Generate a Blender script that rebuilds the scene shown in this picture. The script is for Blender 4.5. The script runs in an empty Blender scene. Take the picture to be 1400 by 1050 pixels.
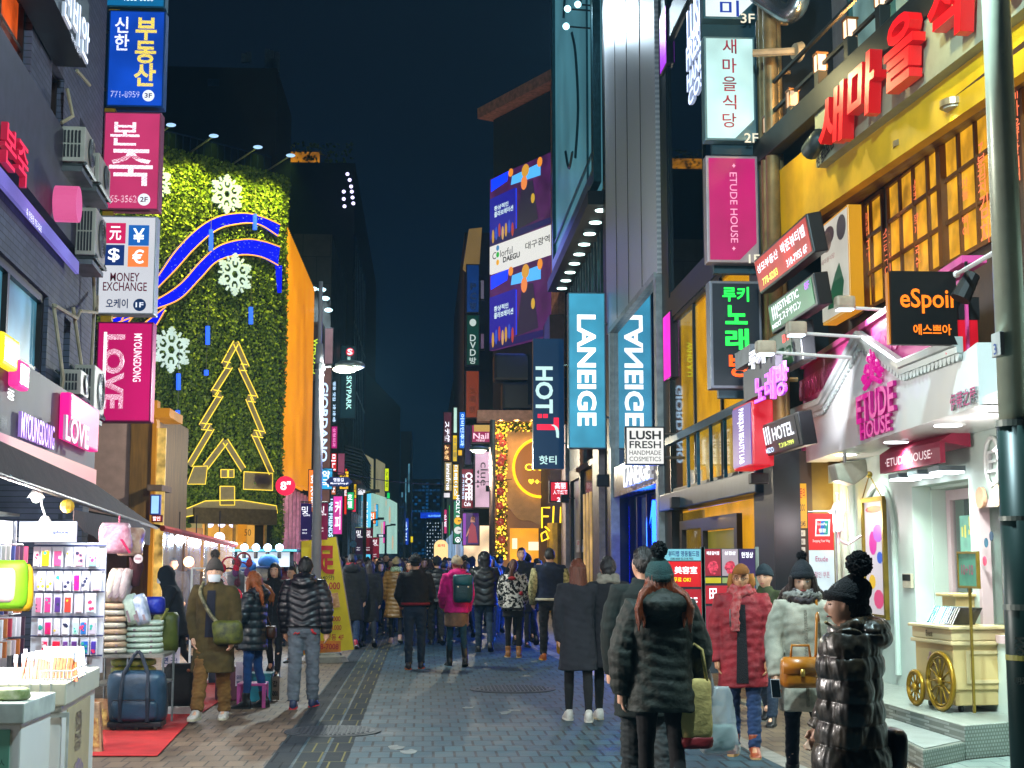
import bpy,bmesh,math,random
import numpy as np
from mathutils import Vector,Matrix,noise as MN
rnd=random.Random(7)
R=math.radians
sc=bpy.context.scene
COL=sc.collection
# --- camera, sky, exposure
FPX=1944.0
PITCH=math.atan(240/FPX)
YAW=math.atan(120*math.cos(PITCH)/FPX)
EYE=Vector((0,0,1.65))
cam=bpy.data.objects.new('camera',bpy.data.cameras.new('camera'))
COL.objects.link(cam)
cam.location=EYE
cam.rotation_euler=(math.pi/2+PITCH,0,-YAW)
cam.data.lens=36*FPX/1400
cam.data.sensor_width=36
cam.data.clip_start=0.1
cam.data.clip_end=3000
sc.camera=cam
world=bpy.data.worlds.new('World')
sc.world=world
world.use_nodes=True
_nt=world.node_tree
_bg=_nt.nodes['Background']
_sky=_nt.nodes.new('ShaderNodeTexSky')
_sky.sky_type='NISHITA'
_sky.sun_disc=False
_sky.sun_elevation=R(-7)
_sky.sun_rotation=R(160)
_mix=_nt.nodes.new('ShaderNodeMix')
_mix.data_type='RGBA'
_mix.blend_type='ADD'
_mix.inputs[0].default_value=1
_nt.links.new(_sky.outputs[0],_mix.inputs[6])
_tc=_nt.nodes.new('ShaderNodeTexCoord')
_sp=_nt.nodes.new('ShaderNodeSeparateXYZ')
_rp=_nt.nodes.new('ShaderNodeValToRGB')
_nt.links.new(_tc.outputs['Generated'],_sp.inputs[0])
_nt.links.new(_sp.outputs[2],_rp.inputs[0])
for _i,(_p,_c) in enumerate([(0,(.012,.17,.42)),(.12,(.014,.12,.30)),(.3,(.03,.085,.19)),(.6,(.05,.08,.15))]):
 _e=_rp.color_ramp.elements[_i] if _i<2 else _rp.color_ramp.elements.new(_p)
 _e.position=_p
 _e.color=(*_c,1)
_nt.links.new(_rp.outputs[0],_mix.inputs[7])
_nt.links.new(_mix.outputs[2],_bg.inputs[0])
_bg.inputs[1].default_value=0.055
sc.view_settings.view_transform='Standard'
sc.view_settings.look='None'
sc.view_settings.exposure=0.3
sc.view_settings.gamma=1
sc.view_settings.use_curve_mapping=False
sc.cycles.use_denoising=True
sc.cycles.max_bounces=6
sc.cycles.diffuse_bounces=3
sc.cycles.glossy_bounces=4
sc.cycles.transmission_bounces=6
sc.cycles.transparent_max_bounces=12
sc.cycles.sample_clamp_indirect=4.0
sc.cycles.caustics_reflective=False
sc.cycles.caustics_refractive=False
# --- pixel measurements to metres
_F=Vector((math.sin(YAW)*math.cos(PITCH),math.cos(YAW)*math.cos(PITCH),math.sin(PITCH)))
_Rt=Vector((math.cos(YAW),-math.sin(YAW),0))
_U=_Rt.cross(_F)
def ray(px,py):
 return _F+_Rt*((px-700)/FPX)-_U*((py-525)/FPX)
def P(px,py,d):
 r=ray(px,py)
 return EYE+r*(d/r.y)
def G(px,py,z=0.0):
 r=ray(px,py)
 return EYE+r*((z-EYE.z)/r.z)
class Plane:
 """a vertical plane seen from the street: O a point, r its direction to the right, n towards the viewer"""
 def __init__(s,O,r):
  s.O=Vector((O[0],O[1],0))
  s.r=Vector((r[0],r[1],0)).normalized()
  s.n=s.r.cross(Vector((0,0,1)))
 def hit(s,px,py):
  q=ray(px,py)
  return EYE+q*((s.O-EYE).dot(s.n)/q.dot(s.n))
 def uz(s,px,py):
  h=s.hit(px,py)
  return(h-s.O).dot(s.r),h.z
 def at(s,u,z,off=0.0):
  return s.O+s.r*u+s.n*off+Vector((0,0,z))
 def shift(s,off):
  return Plane(s.O+s.n*off,s.r)
def front(d):
 return Plane((0,d,0),(1,0,0))
# --- materials
_mats={}
def lin(h):
 if not isinstance(h,str):
  return tuple(h)
 v=[int(h[i:i+2],16)/255 for i in(0,2,4)]
 return tuple(c/12.92 if c<=.04045 else((c+.055)/1.055)**2.4 for c in v)
def M(name,col,rough=.6,metal=0.0,var=.25,scale=6.0,bump=0.0,bscale=None,spec=.5,coat=0.0,stretch=(1,1,1),two=None,alpha=1.0,trans=0.0):
 if name in _mats:
  return _mats[name]
 m=bpy.data.materials.new(name)
 m.use_nodes=True
 nt=m.node_tree
 b=nt.nodes['Principled BSDF']
 c=lin(col)
 b.inputs['Roughness'].default_value=rough
 b.inputs['Metallic'].default_value=metal
 b.inputs['Specular IOR Level'].default_value=spec
 b.inputs['Coat Weight'].default_value=coat
 b.inputs['Alpha'].default_value=alpha
 b.inputs['Transmission Weight'].default_value=trans
 tc=nt.nodes.new('ShaderNodeTexCoord')
 mp=nt.nodes.new('ShaderNodeMapping')
 mp.inputs['Scale'].default_value=stretch
 nt.links.new(tc.outputs['Object'],mp.inputs[0])
 n=nt.nodes.new('ShaderNodeTexNoise')
 n.inputs['Scale'].default_value=scale
 n.inputs['Detail'].default_value=5
 nt.links.new(mp.outputs[0],n.inputs['Vector'])
 rp=nt.nodes.new('ShaderNodeValToRGB')
 rp.color_ramp.elements[0].position=.3
 rp.color_ramp.elements[1].position=.7
 lo=tuple(max(0,x*(1-var)) for x in c)
 hi=lin(two) if two else tuple(min(1,x*(1+var)) for x in c)
 rp.color_ramp.elements[0].color=(*lo,1)
 rp.color_ramp.elements[1].color=(*hi,1)
 nt.links.new(n.outputs[0],rp.inputs[0])
 nt.links.new(rp.outputs[0],b.inputs['Base Color'])
 if bump:
  n2=nt.nodes.new('ShaderNodeTexNoise')
  n2.inputs['Scale'].default_value=bscale or scale*4
  n2.inputs['Detail'].default_value=4
  nt.links.new(mp.outputs[0],n2.inputs['Vector'])
  bp=nt.nodes.new('ShaderNodeBump')
  bp.inputs['Strength'].default_value=bump
  bp.inputs['Distance'].default_value=.02
  nt.links.new(n2.outputs[0],bp.inputs['Height'])
  nt.links.new(bp.outputs[0],b.inputs['Normal'])
 _mats[name]=m
 return m
def E(name,col,k=1.0,sample=False,var=0.0,scale=2.0,base=.3):
 """something that gives off light: colour col at strength k, with the unevenness of tubes behind a face"""
 if name in _mats:
  return _mats[name]
 m=bpy.data.materials.new(name)
 m.use_nodes=True
 nt=m.node_tree
 b=nt.nodes['Principled BSDF']
 c=lin(col)
 b.inputs['Base Color'].default_value=(*[x*base for x in c],1)
 b.inputs['Roughness'].default_value=.35
 b.inputs['Emission Color'].default_value=(*c,1)
 b.inputs['Emission Strength'].default_value=k
 if var:
  tc=nt.nodes.new('ShaderNodeTexCoord')
  n=nt.nodes.new('ShaderNodeTexNoise')
  n.inputs['Scale'].default_value=scale
  n.inputs['Detail'].default_value=2
  nt.links.new(tc.outputs['Object'],n.inputs['Vector'])
  mr=nt.nodes.new('ShaderNodeMapRange')
  mr.inputs[1].default_value=.3
  mr.inputs[2].default_value=.7
  mr.inputs[3].default_value=k*(1-var)
  mr.inputs[4].default_value=k*(1+var)
  nt.links.new(n.outputs[0],mr.inputs[0])
  nt.links.new(mr.outputs[0],b.inputs['Emission Strength'])
 m.cycles.emission_sampling='FRONT' if sample else 'NONE'
 _mats[name]=m
 return m
def brickmat(name,c1,c2,mortar,bw,bh,rough=.7,ms=.012,bump=.3,plane='xy',offset=.5,noisy=.35,spec=.4):
 if name in _mats:
  return _mats[name]
 m=bpy.data.materials.new(name)
 m.use_nodes=True
 nt=m.node_tree
 b=nt.nodes['Principled BSDF']
 tc=nt.nodes.new('ShaderNodeTexCoord')
 sp=nt.nodes.new('ShaderNodeSeparateXYZ')
 cb=nt.nodes.new('ShaderNodeCombineXYZ')
 nt.links.new(tc.outputs['Object'],sp.inputs[0])
 i={'x':0,'y':1,'z':2}
 nt.links.new(sp.outputs[i[plane[0]]],cb.inputs[0])
 nt.links.new(sp.outputs[i[plane[1]]],cb.inputs[1])
 br=nt.nodes.new('ShaderNodeTexBrick')
 br.offset=offset
 br.inputs['Color1'].default_value=(*lin(c1),1)
 br.inputs['Color2'].default_value=(*lin(c2),1)
 br.inputs['Mortar'].default_value=(*lin(mortar),1)
 br.inputs['Scale'].default_value=1
 br.inputs['Mortar Size'].default_value=ms
 br.inputs['Brick Width'].default_value=bw
 br.inputs['Row Height'].default_value=bh
 br.inputs['Bias'].default_value=-.1
 nt.links.new(cb.outputs[0],br.inputs['Vector'])
 n=nt.nodes.new('ShaderNodeTexNoise')
 n.inputs['Scale'].default_value=1.7
 n.inputs['Detail'].default_value=8
 n.inputs['Roughness'].default_value=.7
 nt.links.new(tc.outputs['Object'],n.inputs['Vector'])
 mr=nt.nodes.new('ShaderNodeMapRange')
 mr.inputs[1].default_value=.25
 mr.inputs[2].default_value=.75
 mr.inputs[3].default_value=1-noisy
 mr.inputs[4].default_value=1+noisy
 nt.links.new(n.outputs[0],mr.inputs[0])
 mx=nt.nodes.new('ShaderNodeVectorMath')
 mx.operation='SCALE'
 nt.links.new(br.outputs[0],mx.inputs[0])
 nt.links.new(mr.outputs[0],mx.inputs['Scale'])
 nt.links.new(mx.outputs[0],b.inputs['Base Color'])
 rr=nt.nodes.new('ShaderNodeMapRange')
 rr.inputs[1].default_value=.3
 rr.inputs[2].default_value=.7
 rr.inputs[3].default_value=rough-.15
 rr.inputs[4].default_value=rough+.12
 nt.links.new(n.outputs[0],rr.inputs[0])
 nt.links.new(rr.outputs[0],b.inputs['Roughness'])
 b.inputs['Specular IOR Level'].default_value=spec
 n3=nt.nodes.new('ShaderNodeTexNoise')
 n3.inputs['Scale'].default_value=28
 nt.links.new(tc.outputs['Object'],n3.inputs['Vector'])
 ad=nt.nodes.new('ShaderNodeMath')
 ad.operation='MULTIPLY_ADD'
 ad.inputs[1].default_value=.35
 nt.links.new(n3.outputs[0],ad.inputs[0])
 sb=nt.nodes.new('ShaderNodeMath')
 sb.operation='SUBTRACT'
 sb.inputs[0].default_value=1
 nt.links.new(br.outputs['Fac'],sb.inputs[1])
 nt.links.new(sb.outputs[0],ad.inputs[2])
 bp=nt.nodes.new('ShaderNodeBump')
 bp.inputs['Strength'].default_value=bump
 bp.inputs['Distance'].default_value=.012
 nt.links.new(ad.outputs[0],bp.inputs['Height'])
 nt.links.new(bp.outputs[0],b.inputs['Normal'])
 _mats[name]=m
 return m
def glassmat(name,tint,mirror=.5,rough=.02):
 """tinted pane: part see-through, part mirror"""
 if name in _mats:
  return _mats[name]
 m=bpy.data.materials.new(name)
 m.use_nodes=True
 nt=m.node_tree
 out=nt.nodes['Material Output']
 nt.nodes.remove(nt.nodes['Principled BSDF'])
 t=nt.nodes.new('ShaderNodeBsdfTransparent')
 t.inputs[0].default_value=(*lin(tint),1)
 g=nt.nodes.new('ShaderNodeBsdfGlossy')
 g.inputs['Roughness'].default_value=rough
 g.inputs[0].default_value=(.9,.95,1,1)
 x=nt.nodes.new('ShaderNodeMixShader')
 x.inputs[0].default_value=mirror
 nt.links.new(t.outputs[0],x.inputs[1])
 nt.links.new(g.outputs[0],x.inputs[2])
 nt.links.new(x.outputs[0],out.inputs[0])
 _mats[name]=m
 return m
# --- mesh building
class MB:
 def __init__(s):
  s.v,s.f,s.mi=[],[],[]
 def add(s,vs,fs,mi=0):
  o=len(s.v)
  s.v+=[tuple(p) for p in vs]
  s.f+=[tuple(i+o for i in f) for f in fs]
  s.mi+=[mi]*len(fs)
  return s
 def hexa(s,p,mi=0):
  return s.add(p,[(0,3,2,1),(4,5,6,7),(0,1,5,4),(1,2,6,5),(2,3,7,6),(3,0,4,7)],mi)
 def box(s,x0,x1,y0,y1,z0,z1,mi=0):
  return s.hexa([(x0,y0,z0),(x1,y0,z0),(x1,y1,z0),(x0,y1,z0),(x0,y0,z1),(x1,y0,z1),(x1,y1,z1),(x0,y1,z1)],mi)
 def pb(s,pl,u0,u1,z0,z1,depth,off=0.0,mi=0):
  """box on a plane: front face off metres proud of it, depth metres thick"""
  a,b,c,d=pl.at(u0,z0,off),pl.at(u1,z0,off),pl.at(u1,z0,off-depth),pl.at(u0,z0,off-depth)
  h=Vector((0,0,z1-z0))
  return s.hexa([a,b,c,d,a+h,b+h,c+h,d+h],mi)
 def poly(s,pts,mi=0):
  return s.add(pts,[tuple(range(len(pts)))],mi)
 def prism(s,pts,ext,mi=0):
  ext=Vector(ext)
  n=len(pts)
  a=[Vector(p) for p in pts]
  vs=a+[p+ext for p in a]
  fs=[tuple(range(n)),tuple(range(2*n-1,n-1,-1))]+[(i,i+n,(i+1)%n+n,(i+1)%n) for i in range(n)]
  return s.add(vs,fs,mi)
 def ppoly(s,pl,uz,depth,off=0.0,mi=0):
  return s.prism([pl.at(u,z,off) for u,z in uz],pl.n*-depth,mi)
 def tube(s,pts,r,n=8,mi=0,cap=True,squash=None):
  pts=[Vector(p) for p in pts]
  rs=r if isinstance(r,(list,tuple)) else[r]*len(pts)
  o=len(s.v)
  prev=None
  for i,p in enumerate(pts):
   t=(pts[min(i+1,len(pts)-1)]-pts[max(i-1,0)])
   t=t.normalized() if t.length>1e-9 else Vector((0,0,1))
   if prev is None:
    a=Vector((0,0,1)) if abs(t.z)<.9 else Vector((1,0,0))
    x=a.cross(t).normalized()
   else:
    x=(prev-t*prev.dot(t)).normalized()
   prev=x
   y=t.cross(x)
   for k in range(n):
    a=2*math.pi*k/n
    s.v.append(tuple(p+(x*math.cos(a)+y*math.sin(a))*rs[i]))
  for i in range(len(pts)-1):
   for k in range(n):
    a,b=o+i*n+k,o+i*n+(k+1)%n
    s.f.append((a,b,b+n,a+n))
    s.mi.append(mi)
  if cap:
   s.f.append(tuple(o+k for k in range(n-1,-1,-1)))
   s.f.append(tuple(o+(len(pts)-1)*n+k for k in range(n)))
   s.mi+=[mi,mi]
  return s
 def loft(s,rings,mi=0,cap=True):
  n=len(rings[0])
  o=len(s.v)
  for r_ in rings:
   s.v+=[tuple(p) for p in r_]
  for i in range(len(rings)-1):
   for k in range(n):
    a,b=o+i*n+k,o+i*n+(k+1)%n
    s.f.append((a,b,b+n,a+n))
    s.mi.append(mi)
  if cap:
   s.f.append(tuple(o+k for k in range(n-1,-1,-1)))
   s.f.append(tuple(o+(len(rings)-1)*n+k for k in range(n)))
   s.mi+=[mi,mi]
  return s
 def disc(s,c,nrm,r,depth,n=24,mi=0,r2=None):
  c,nrm=Vector(c),Vector(nrm).normalized()
  a=Vector((0,0,1)) if abs(nrm.z)<.9 else Vector((1,0,0))
  x=a.cross(nrm).normalized()
  y=nrm.cross(x)
  r2=r if r2 is None else r2
  return s.loft([[c-nrm*depth+(x*math.cos(t)+y*math.sin(t))*r for t in[2*math.pi*k/n for k in range(n)]],[c+(x*math.cos(t)+y*math.sin(t))*r2 for t in[2*math.pi*k/n for k in range(n)]]],mi)
 def ball(s,c,r,nu=12,nv=8,mi=0):
  c=Vector(c)
  rx,ry,rz=(r,r,r) if not isinstance(r,(tuple,list)) else r
  rings=[]
  for j in range(nv+1):
   t=-math.pi/2+math.pi*j/nv
   q=max(math.cos(t),.02)
   rings.append([c+Vector((rx*q*math.cos(2*math.pi*k/nu),ry*q*math.sin(2*math.pi*k/nu),rz*math.sin(t))) for k in range(nu)])
  return s.loft(rings,mi)
 def mesh(s,name):
  me=bpy.data.meshes.new(name)
  me.from_pydata(s.v,[],s.f)
  if any(s.mi):
   me.polygons.foreach_set('material_index',s.mi)
  me.validate()
  return me
def obj(name,mb,mats,parent=None,smooth=False,bevel=0.0,local=False):
 me=mb.mesh(name) if isinstance(mb,MB) else mb
 if bevel:
  bm=bmesh.new()
  bm.from_mesh(me)
  es=[e for e in bm.edges if len(e.link_faces)==2 and e.calc_face_angle(0)>R(30)]
  bmesh.ops.bevel(bm,geom=es,offset=bevel,segments=2,affect='EDGES',profile=.6)
  bm.to_mesh(me)
  bm.free()
 for m in(mats if isinstance(mats,(list,tuple)) else[mats]):
  me.materials.append(m)
 if smooth:
  me.polygons.foreach_set('use_smooth',[True]*len(me.polygons))
 o=bpy.data.objects.new(name,me)
 COL.objects.link(o)
 if parent:
  o.parent=parent
  if not local:
   top=parent
   while top.parent:
    top=top.parent
   o.matrix_parent_inverse=(Matrix() if parent.parent else parent.matrix_basis.inverted())
   if parent.parent:
    o.matrix_parent_inverse=Matrix()
 return o
def thing(name,label,cat,loc=(0,0,0),rz=0.0,group=None):
 o=bpy.data.objects.new(name,None)
 COL.objects.link(o)
 o.location=loc
 o.rotation_euler=(0,0,rz)
 o.empty_display_size=.1
 return tag(o,label,cat,group)
def tag(o,label,cat,group=None):
 o['label']=label
 o['category']=cat
 if group:
  o['group']=group
 return o
def struct(name,mb,mats,kind='structure',**k):
 o=obj(name,mb,mats,**k)
 o['kind']=kind
 return o
def copy_tree(o,parent=None):
 c=o.copy()
 COL.objects.link(c)
 if parent:
  c.parent=parent
 for ch in list(o.children):
  copy_tree(ch,c)
 return c
_tcache={}
TMP=bpy.data.scenes.new('workbench')
def _tdg():
 vl=TMP.view_layers[0]
 vl.update()
 return vl.depsgraph
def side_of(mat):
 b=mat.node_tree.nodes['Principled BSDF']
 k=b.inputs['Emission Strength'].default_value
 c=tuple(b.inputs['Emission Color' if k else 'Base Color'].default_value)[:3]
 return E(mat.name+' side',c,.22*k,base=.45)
def textdata(s,bold=0.0,extrude=0.0,shear=0.0,line=1.0):
 key=(s,bold,extrude,shear,line)
 if key not in _tcache:
  c=bpy.data.curves.new('lettering','FONT')
  c.body=s
  c.offset=bold
  c.extrude=extrude
  c.shear=shear
  c.space_line=line
  c.align_x='CENTER'
  c.resolution_u=3
  o=bpy.data.objects.new('lettering',c)
  TMP.collection.objects.link(o)
  me=bpy.data.meshes.new_from_object(o.evaluated_get(_tdg()))
  v=np.empty(len(me.vertices)*3)
  me.vertices.foreach_get('co',v)
  v=v.reshape(-1,3)
  f=[tuple(p.vertices) for p in me.polygons]
  bpy.data.objects.remove(o)
  bpy.data.curves.remove(c)
  bpy.data.meshes.remove(me)
  _tcache[key]=(v,f)
 return _tcache[key]
def text(parent,s,pl,px,py,w,h,mat,off=.006,bold=.012,rot=0,extrude=0.0,name='lettering',fit=True,shear=0.0,px_units=True,tilt=0.0,line=1.0):
 """lettering s in a box w x h photo pixels centred at (px, py) on plane pl; extrude in metres"""
 if px_units:
  c=pl.hit(px,py)
  W=abs((pl.hit(px+w/2,py)-pl.hit(px-w/2,py)).dot(pl.r))
  H=abs((pl.hit(px,py-h/2)-pl.hit(px,py+h/2)).z)
 else:
  c,W,H=pl.at(px,py),w,h
 v,f=textdata(s,bold,.5 if extrude else 0,shear,line)
 if not len(v):
  return None
 q=v.copy()
 lo,hi=q.min(0),q.max(0)
 q-=(lo+hi)/2
 ex,ey=max(hi[0]-lo[0],1e-4),max(hi[1]-lo[1],1e-4)
 bw,bh=(H,W) if rot else(W,H)
 sx,sy=bw/ex,bh/ey
 if not fit:
  sx=sy=min(sx,sy)
 q[:,0]*=sx
 q[:,1]*=sy
 q[:,2]=q[:,2]*extrude+(extrude/2 if extrude else 0)
 X,Y=(Vector((0,0,-1)),pl.r) if rot else(pl.r,Vector((0,0,1)))
 if rot==-90:
  X,Y=-X,-Y
 if tilt:
  a=R(tilt)
  X,Y=X*math.cos(a)+Y*math.sin(a),Y*math.cos(a)-X*math.sin(a)
 B=np.array([X,Y,pl.n])
 wv=q@B+np.array(c+pl.n*off)
 mb=MB()
 mb.v=[tuple(p) for p in wv]
 mb.f=list(f)
 mb.mi=[0]*len(f)
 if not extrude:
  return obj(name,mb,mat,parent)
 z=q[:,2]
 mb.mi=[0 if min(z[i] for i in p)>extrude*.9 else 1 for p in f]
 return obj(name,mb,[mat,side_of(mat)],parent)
def lamp(kind,loc,power,col,size=.1,aim=None,angle=110,blend=.6,name='lamp_light',parent=None):
 l=bpy.data.lights.new(name,kind)
 l.energy=power
 l.color=lin(col)
 if kind=='AREA':
  l.shape='RECTANGLE' if isinstance(size,tuple) else 'SQUARE'
  if isinstance(size,tuple):
   l.size,l.size_y=size
  else:
   l.size=size
 else:
  l.shadow_soft_size=size
 if kind=='SPOT':
  l.spot_size=R(angle)
  l.spot_blend=blend
 o=bpy.data.objects.new(name,l)
 COL.objects.link(o)
 o.location=loc
 if aim is not None:
  o.rotation_euler=(Vector(aim)-Vector(loc)).to_track_quat('-Z','Y').to_euler()
 if parent:
  o.parent=parent
  o.matrix_parent_inverse=parent.matrix_basis.inverted()
 return o
WHITE_LETTER=E('white lit lettering','f4f6ff',1.25)
DARK_LETTER=M('black lettering','14161c',.5,var=.05)
STEEL=M('galvanised steel','8a8d8f',.4,.8,var=.2,scale=9)
DARKSTEEL=M('dark painted steel','1c2126',.45,.3,var=.2)
WHITEPAINT=M('white paint','d8d8d4',.5,var=.06,scale=3)
BLACK=M('black plastic','0d0e10',.5,var=.2)
def signbox(name,label,pl,box,face,rim='5a5f66',depth=.25,group=None,cat='sign',k=1.0,sample=True,border=.025,chamfer=0,var=.2,brackets=None,bevel=.012):
 """lit sign: box = photo pixels (x0, y0, x1, y1) of its front; parts housing, face and, later, lettering"""
 x0,y0,x1,y1=box
 mx,my=(x0+x1)/2,(y0+y1)/2
 u0,u1=pl.uz(x0,my)[0],pl.uz(x1,my)[0]
 z1,z0=pl.uz(mx,y0)[1],pl.uz(mx,y1)[1]
 t=thing(name,label,cat,pl.at((u0+u1)/2,z0),0,group)
 mb=MB()
 b=border
 mb.pb(pl,u0,u1,z0,z1,depth,0)
 obj('housing',mb,M('sign rim '+rim,rim,.4,.3,var=.1),t,bevel=bevel)
 fm=E(f'lit face {face} {k}',face,k,sample,var,1.3,.08) if k>0 else M('sign face '+face,face,.4,var=.1)
 mf=MB()
 if chamfer:
  mf.ppoly(pl,[(u0+b,z0+b),(u1-b-chamfer,z0+b),(u1-b,z0+b+chamfer),(u1-b,z1-b),(u0+b,z1-b)],.004,.006)
 else:
  mf.pb(pl,u0+b,u1-b,z0+b,z1-b,.004,.006)
 obj('face_panel',mf,fm,t)
 if brackets:
  for zz in(z0+(z1-z0)*.2,z0+(z1-z0)*.8):
   mb=MB()
   a=pl.at(u1 if brackets>0 else u0,zz,-depth/2)
   mb.tube([a,a+pl.r*brackets],.025,8)
   obj('bracket',mb,STEEL,t)
 return t
# --- ground
def sheet(name,pts,z,mat):
 mb=MB()
 mb.poly([(x,y,z) for x,y in pts])
 return struct(name,mb,mat)
TAN=brickmat('tan pavers','6a5a48','54473a','2c2823',.16,.32,.62,.008,.35,noisy=.45)
PAVE=brickmat('grey stone setts','2c464f','1e3642','0c1418',.18,.36,.66,.012,.6,noisy=.6,spec=.3)
sheet('ground',[(-160,-40),(160,-40),(160,900),(-160,900)],0,TAN)
sheet('roadway',[(-1.25,3),(3.3,3),(3.1,10),(2.6,17.5),(1.75,33),(1.5,60),(1.4,160),(-1.5,160),(-1.3,30)],.004,PAVE)
for i,(a,c) in enumerate([(-1.25,'2a3034'),(-1.03,'3a403e'),(-.81,'2c3234')]):
 sheet('gutter_strip',[(a,3),(a+.19,3),(a+.16,60),(a-.05,60)],.008,brickmat('gutter stone '+c,c,'2c3236','6a6640' if i else '141a1e',.19,.6,.8,.008,.4,noisy=.4,spec=.1))
sheet('kerb_strip',[(3.12,3),(3.3,3),(3.12,10),(2.78,17.5),(1.92,33),(1.68,60),(1.5,60),(1.74,33),(2.59,17.5),(2.94,10)],.008,M('granite kerb','77756f',.6,var=.25,scale=8))
def manhole(px,py,dia,label):
 c=G(px,py)
 t=thing('manhole_cover',label,'manhole cover',(c.x,c.y,0))
 mb=MB().disc((c.x,c.y,.014),(0,0,1),dia/2,.012,40)
 obj('rim',mb,M('cast iron rim','2c3236',.65,.2,var=.3),t)
 mb=MB()
 mb.disc((c.x,c.y,.018),(0,0,1),dia/2-.06,.008,40)
 for i in range(-9,10):
  for j in range(-9,10):
   x,y=i*dia/22,j*dia/22
   if math.hypot(x,y)<dia/2-.1:
    mb.box(c.x+x-.014,c.x+x+.014,c.y+y-.014,c.y+y+.014,.018,.026)
 obj('lid',mb,M('cast iron lid','34393e',.6,.25,var=.35,scale=14),t)
manhole(701,943,1.1,'round iron manhole cover in the blue lit middle of the street')
manhole(455,1001,.93,'round iron manhole cover across the gutter strips at lower left')
_rs=random.Random(3)
for k in range(9):
 px,py=[(720,925),(560,1028),(540,1022),(690,975),(705,972),(1040,985),(640,968),(730,905),(665,915),(480,1015),(745,912),(590,985),(830,1000),(615,900),(760,1020),(680,1040)][k]
 c=G(px,py)
 mb=MB()
 n=9
 mb.prism([(c.x+math.cos(a*2*math.pi/n)*_rs.uniform(.03,.1),c.y+math.sin(a*2*math.pi/n)*_rs.uniform(.04,.22),.0045) for a in range(n)],(0,0,.004))
 tag(obj('paper_scrap',mb,M('trodden paper','6f7674',.8,var=.3)),'pale trodden scrap of paper flattened on the street setts','litter','scraps of litter on the street')
# --- walls with openings
def wall(mb,pl,u0,u1,z0,z1,holes,depth,off=0.0,mi=0):
 us=sorted({u0,u1}|{min(max(h[0],u0),u1) for h in holes}|{min(max(h[1],u0),u1) for h in holes})
 zs=sorted({z0,z1}|{min(max(h[2],z0),z1) for h in holes}|{min(max(h[3],z0),z1) for h in holes})
 for a,b in zip(us,us[1:]):
  run=None
  for c,d in zip(zs,zs[1:]):
   um,zm=(a+b)/2,(c+d)/2
   solid=not any(h[0]<um<h[1] and h[2]<zm<h[3] for h in holes)
   if solid:
    run=(run[0],d) if run else(c,d)
   if run and(not solid or d==zs[-1]):
    mb.pb(pl,a,b,run[0],run[1],depth,off,mi)
    run=None
def framed(parent,pl,u0,u1,z0,z1,nu,nz,frame,pane,fw=.05,off=0.0,depth=.08,back=.06,name='window'):
 """a window: frame with bars, and its pane as a sub-part"""
 mb=MB()
 wall(mb,pl,u0,u1,z0,z1,[(u0+fw,u1-fw,z0+fw,z1-fw)],depth,off)
 for i in range(1,nu):
  u=u0+(u1-u0)*i/nu
  mb.pb(pl,u-fw/2,u+fw/2,z0+fw,z1-fw,depth*.7,off-.004)
 for j in range(1,nz):
  z=z0+(z1-z0)*j/nz
  mb.pb(pl,u0+fw,u1-fw,z-fw/2,z+fw/2,depth*.6,off-.008)
 w=obj(name,mb,frame,parent)
 mp=MB().pb(pl,u0+fw*.5,u1-fw*.5,z0+fw*.5,z1-fw*.5,.012,off-back)
 obj('pane',mp,pane,w)
 return w
def block(name,label,pl,u0,u1,z1,depth,mat,z0=0.0,cat='building',holes=()):
 t=thing(name,label,cat,pl.at((u0+u1)/2,z0))
 mb=MB()
 if holes:
  wall(mb,pl,u0,u1,z0,z1,holes,.3)
  mb.pb(pl,u0+.01,u1-.01,z0,z1-.01,depth-.35,-.35)
 else:
  mb.pb(pl,u0,u1,z0,z1,depth)
 obj('wall',mb,mat,t)
 return t
# --- near left building
PA,PB_=P(0,765,14.3),P(140,765,20.8)
LF=Plane(PA,PB_-PA)
uL=lambda px,py=765:LF.uz(px,py)[0]
zL=lambda px,py:LF.uz(px,py)[1]
U_END=uL(119)
STUCCO=brickmat('grey painted brick','4a4e62','565b70','30343f',.24,.075,.8,.006,.25,'yz',noisy=.35)
nb=thing('shop_building','dark grey brick corner building with phone accessory shop and air conditioners on its wall','building',LF.at(3,0))
holes=[(uL(-60),uL(13),zL(13,100),zL(13,-60)),(uL(44),uL(62),zL(44,165),zL(44,28)),(uL(-60),uL(52),zL(52,512),zL(52,392)),(uL(75),uL(84),zL(75,500),zL(75,420)),(uL(86),uL(98),zL(86,165),zL(86,118)),(-8,U_END-.5,0.0,2.72)]
mb=MB()
wall(mb,LF,-8,U_END,0,14,holes,.25)
mb.pb(LF,U_END-.25,U_END-.01,0,13.99,10,-.25)
mb.pb(LF,-8,U_END-.3,13.6,13.98,10,-.25)
mb.pb(LF,-8,U_END-.3,2.72,13.5,.2,-1.2)
obj('wall',mb,STUCCO,nb)
BRONZE=M('bronze window frame','2c211d',.4,.4,var=.2)
ORG=E('orange lamplight room','c04a16',.9,False,.6,3.0)
framed(nb,LF,*holes[0][:2],*holes[0][2:],2,2,BRONZE,ORG,.05,-.08)
framed(nb,LF,*holes[1][:2],*holes[1][2:],1,1,BRONZE,E('dim red room','5a1a12',.6,False,.7,4.0),.05,-.08)
w=framed(nb,LF,*holes[2][:2],*holes[2][2:],2,1,BRONZE,E('blue lit shop window','4f8fa8',.55,False,.6,1.6),.09,-.05)
framed(nb,LF,*holes[3][:2],*holes[3][2:],1,1,BRONZE,M('dark room','0a0c12',.2),.04,-.08)
framed(nb,LF,*holes[4][:2],*holes[4][2:],1,1,BRONZE,M('dark room','0a0c12',.2),.04,-.08)
mb=MB()
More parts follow.
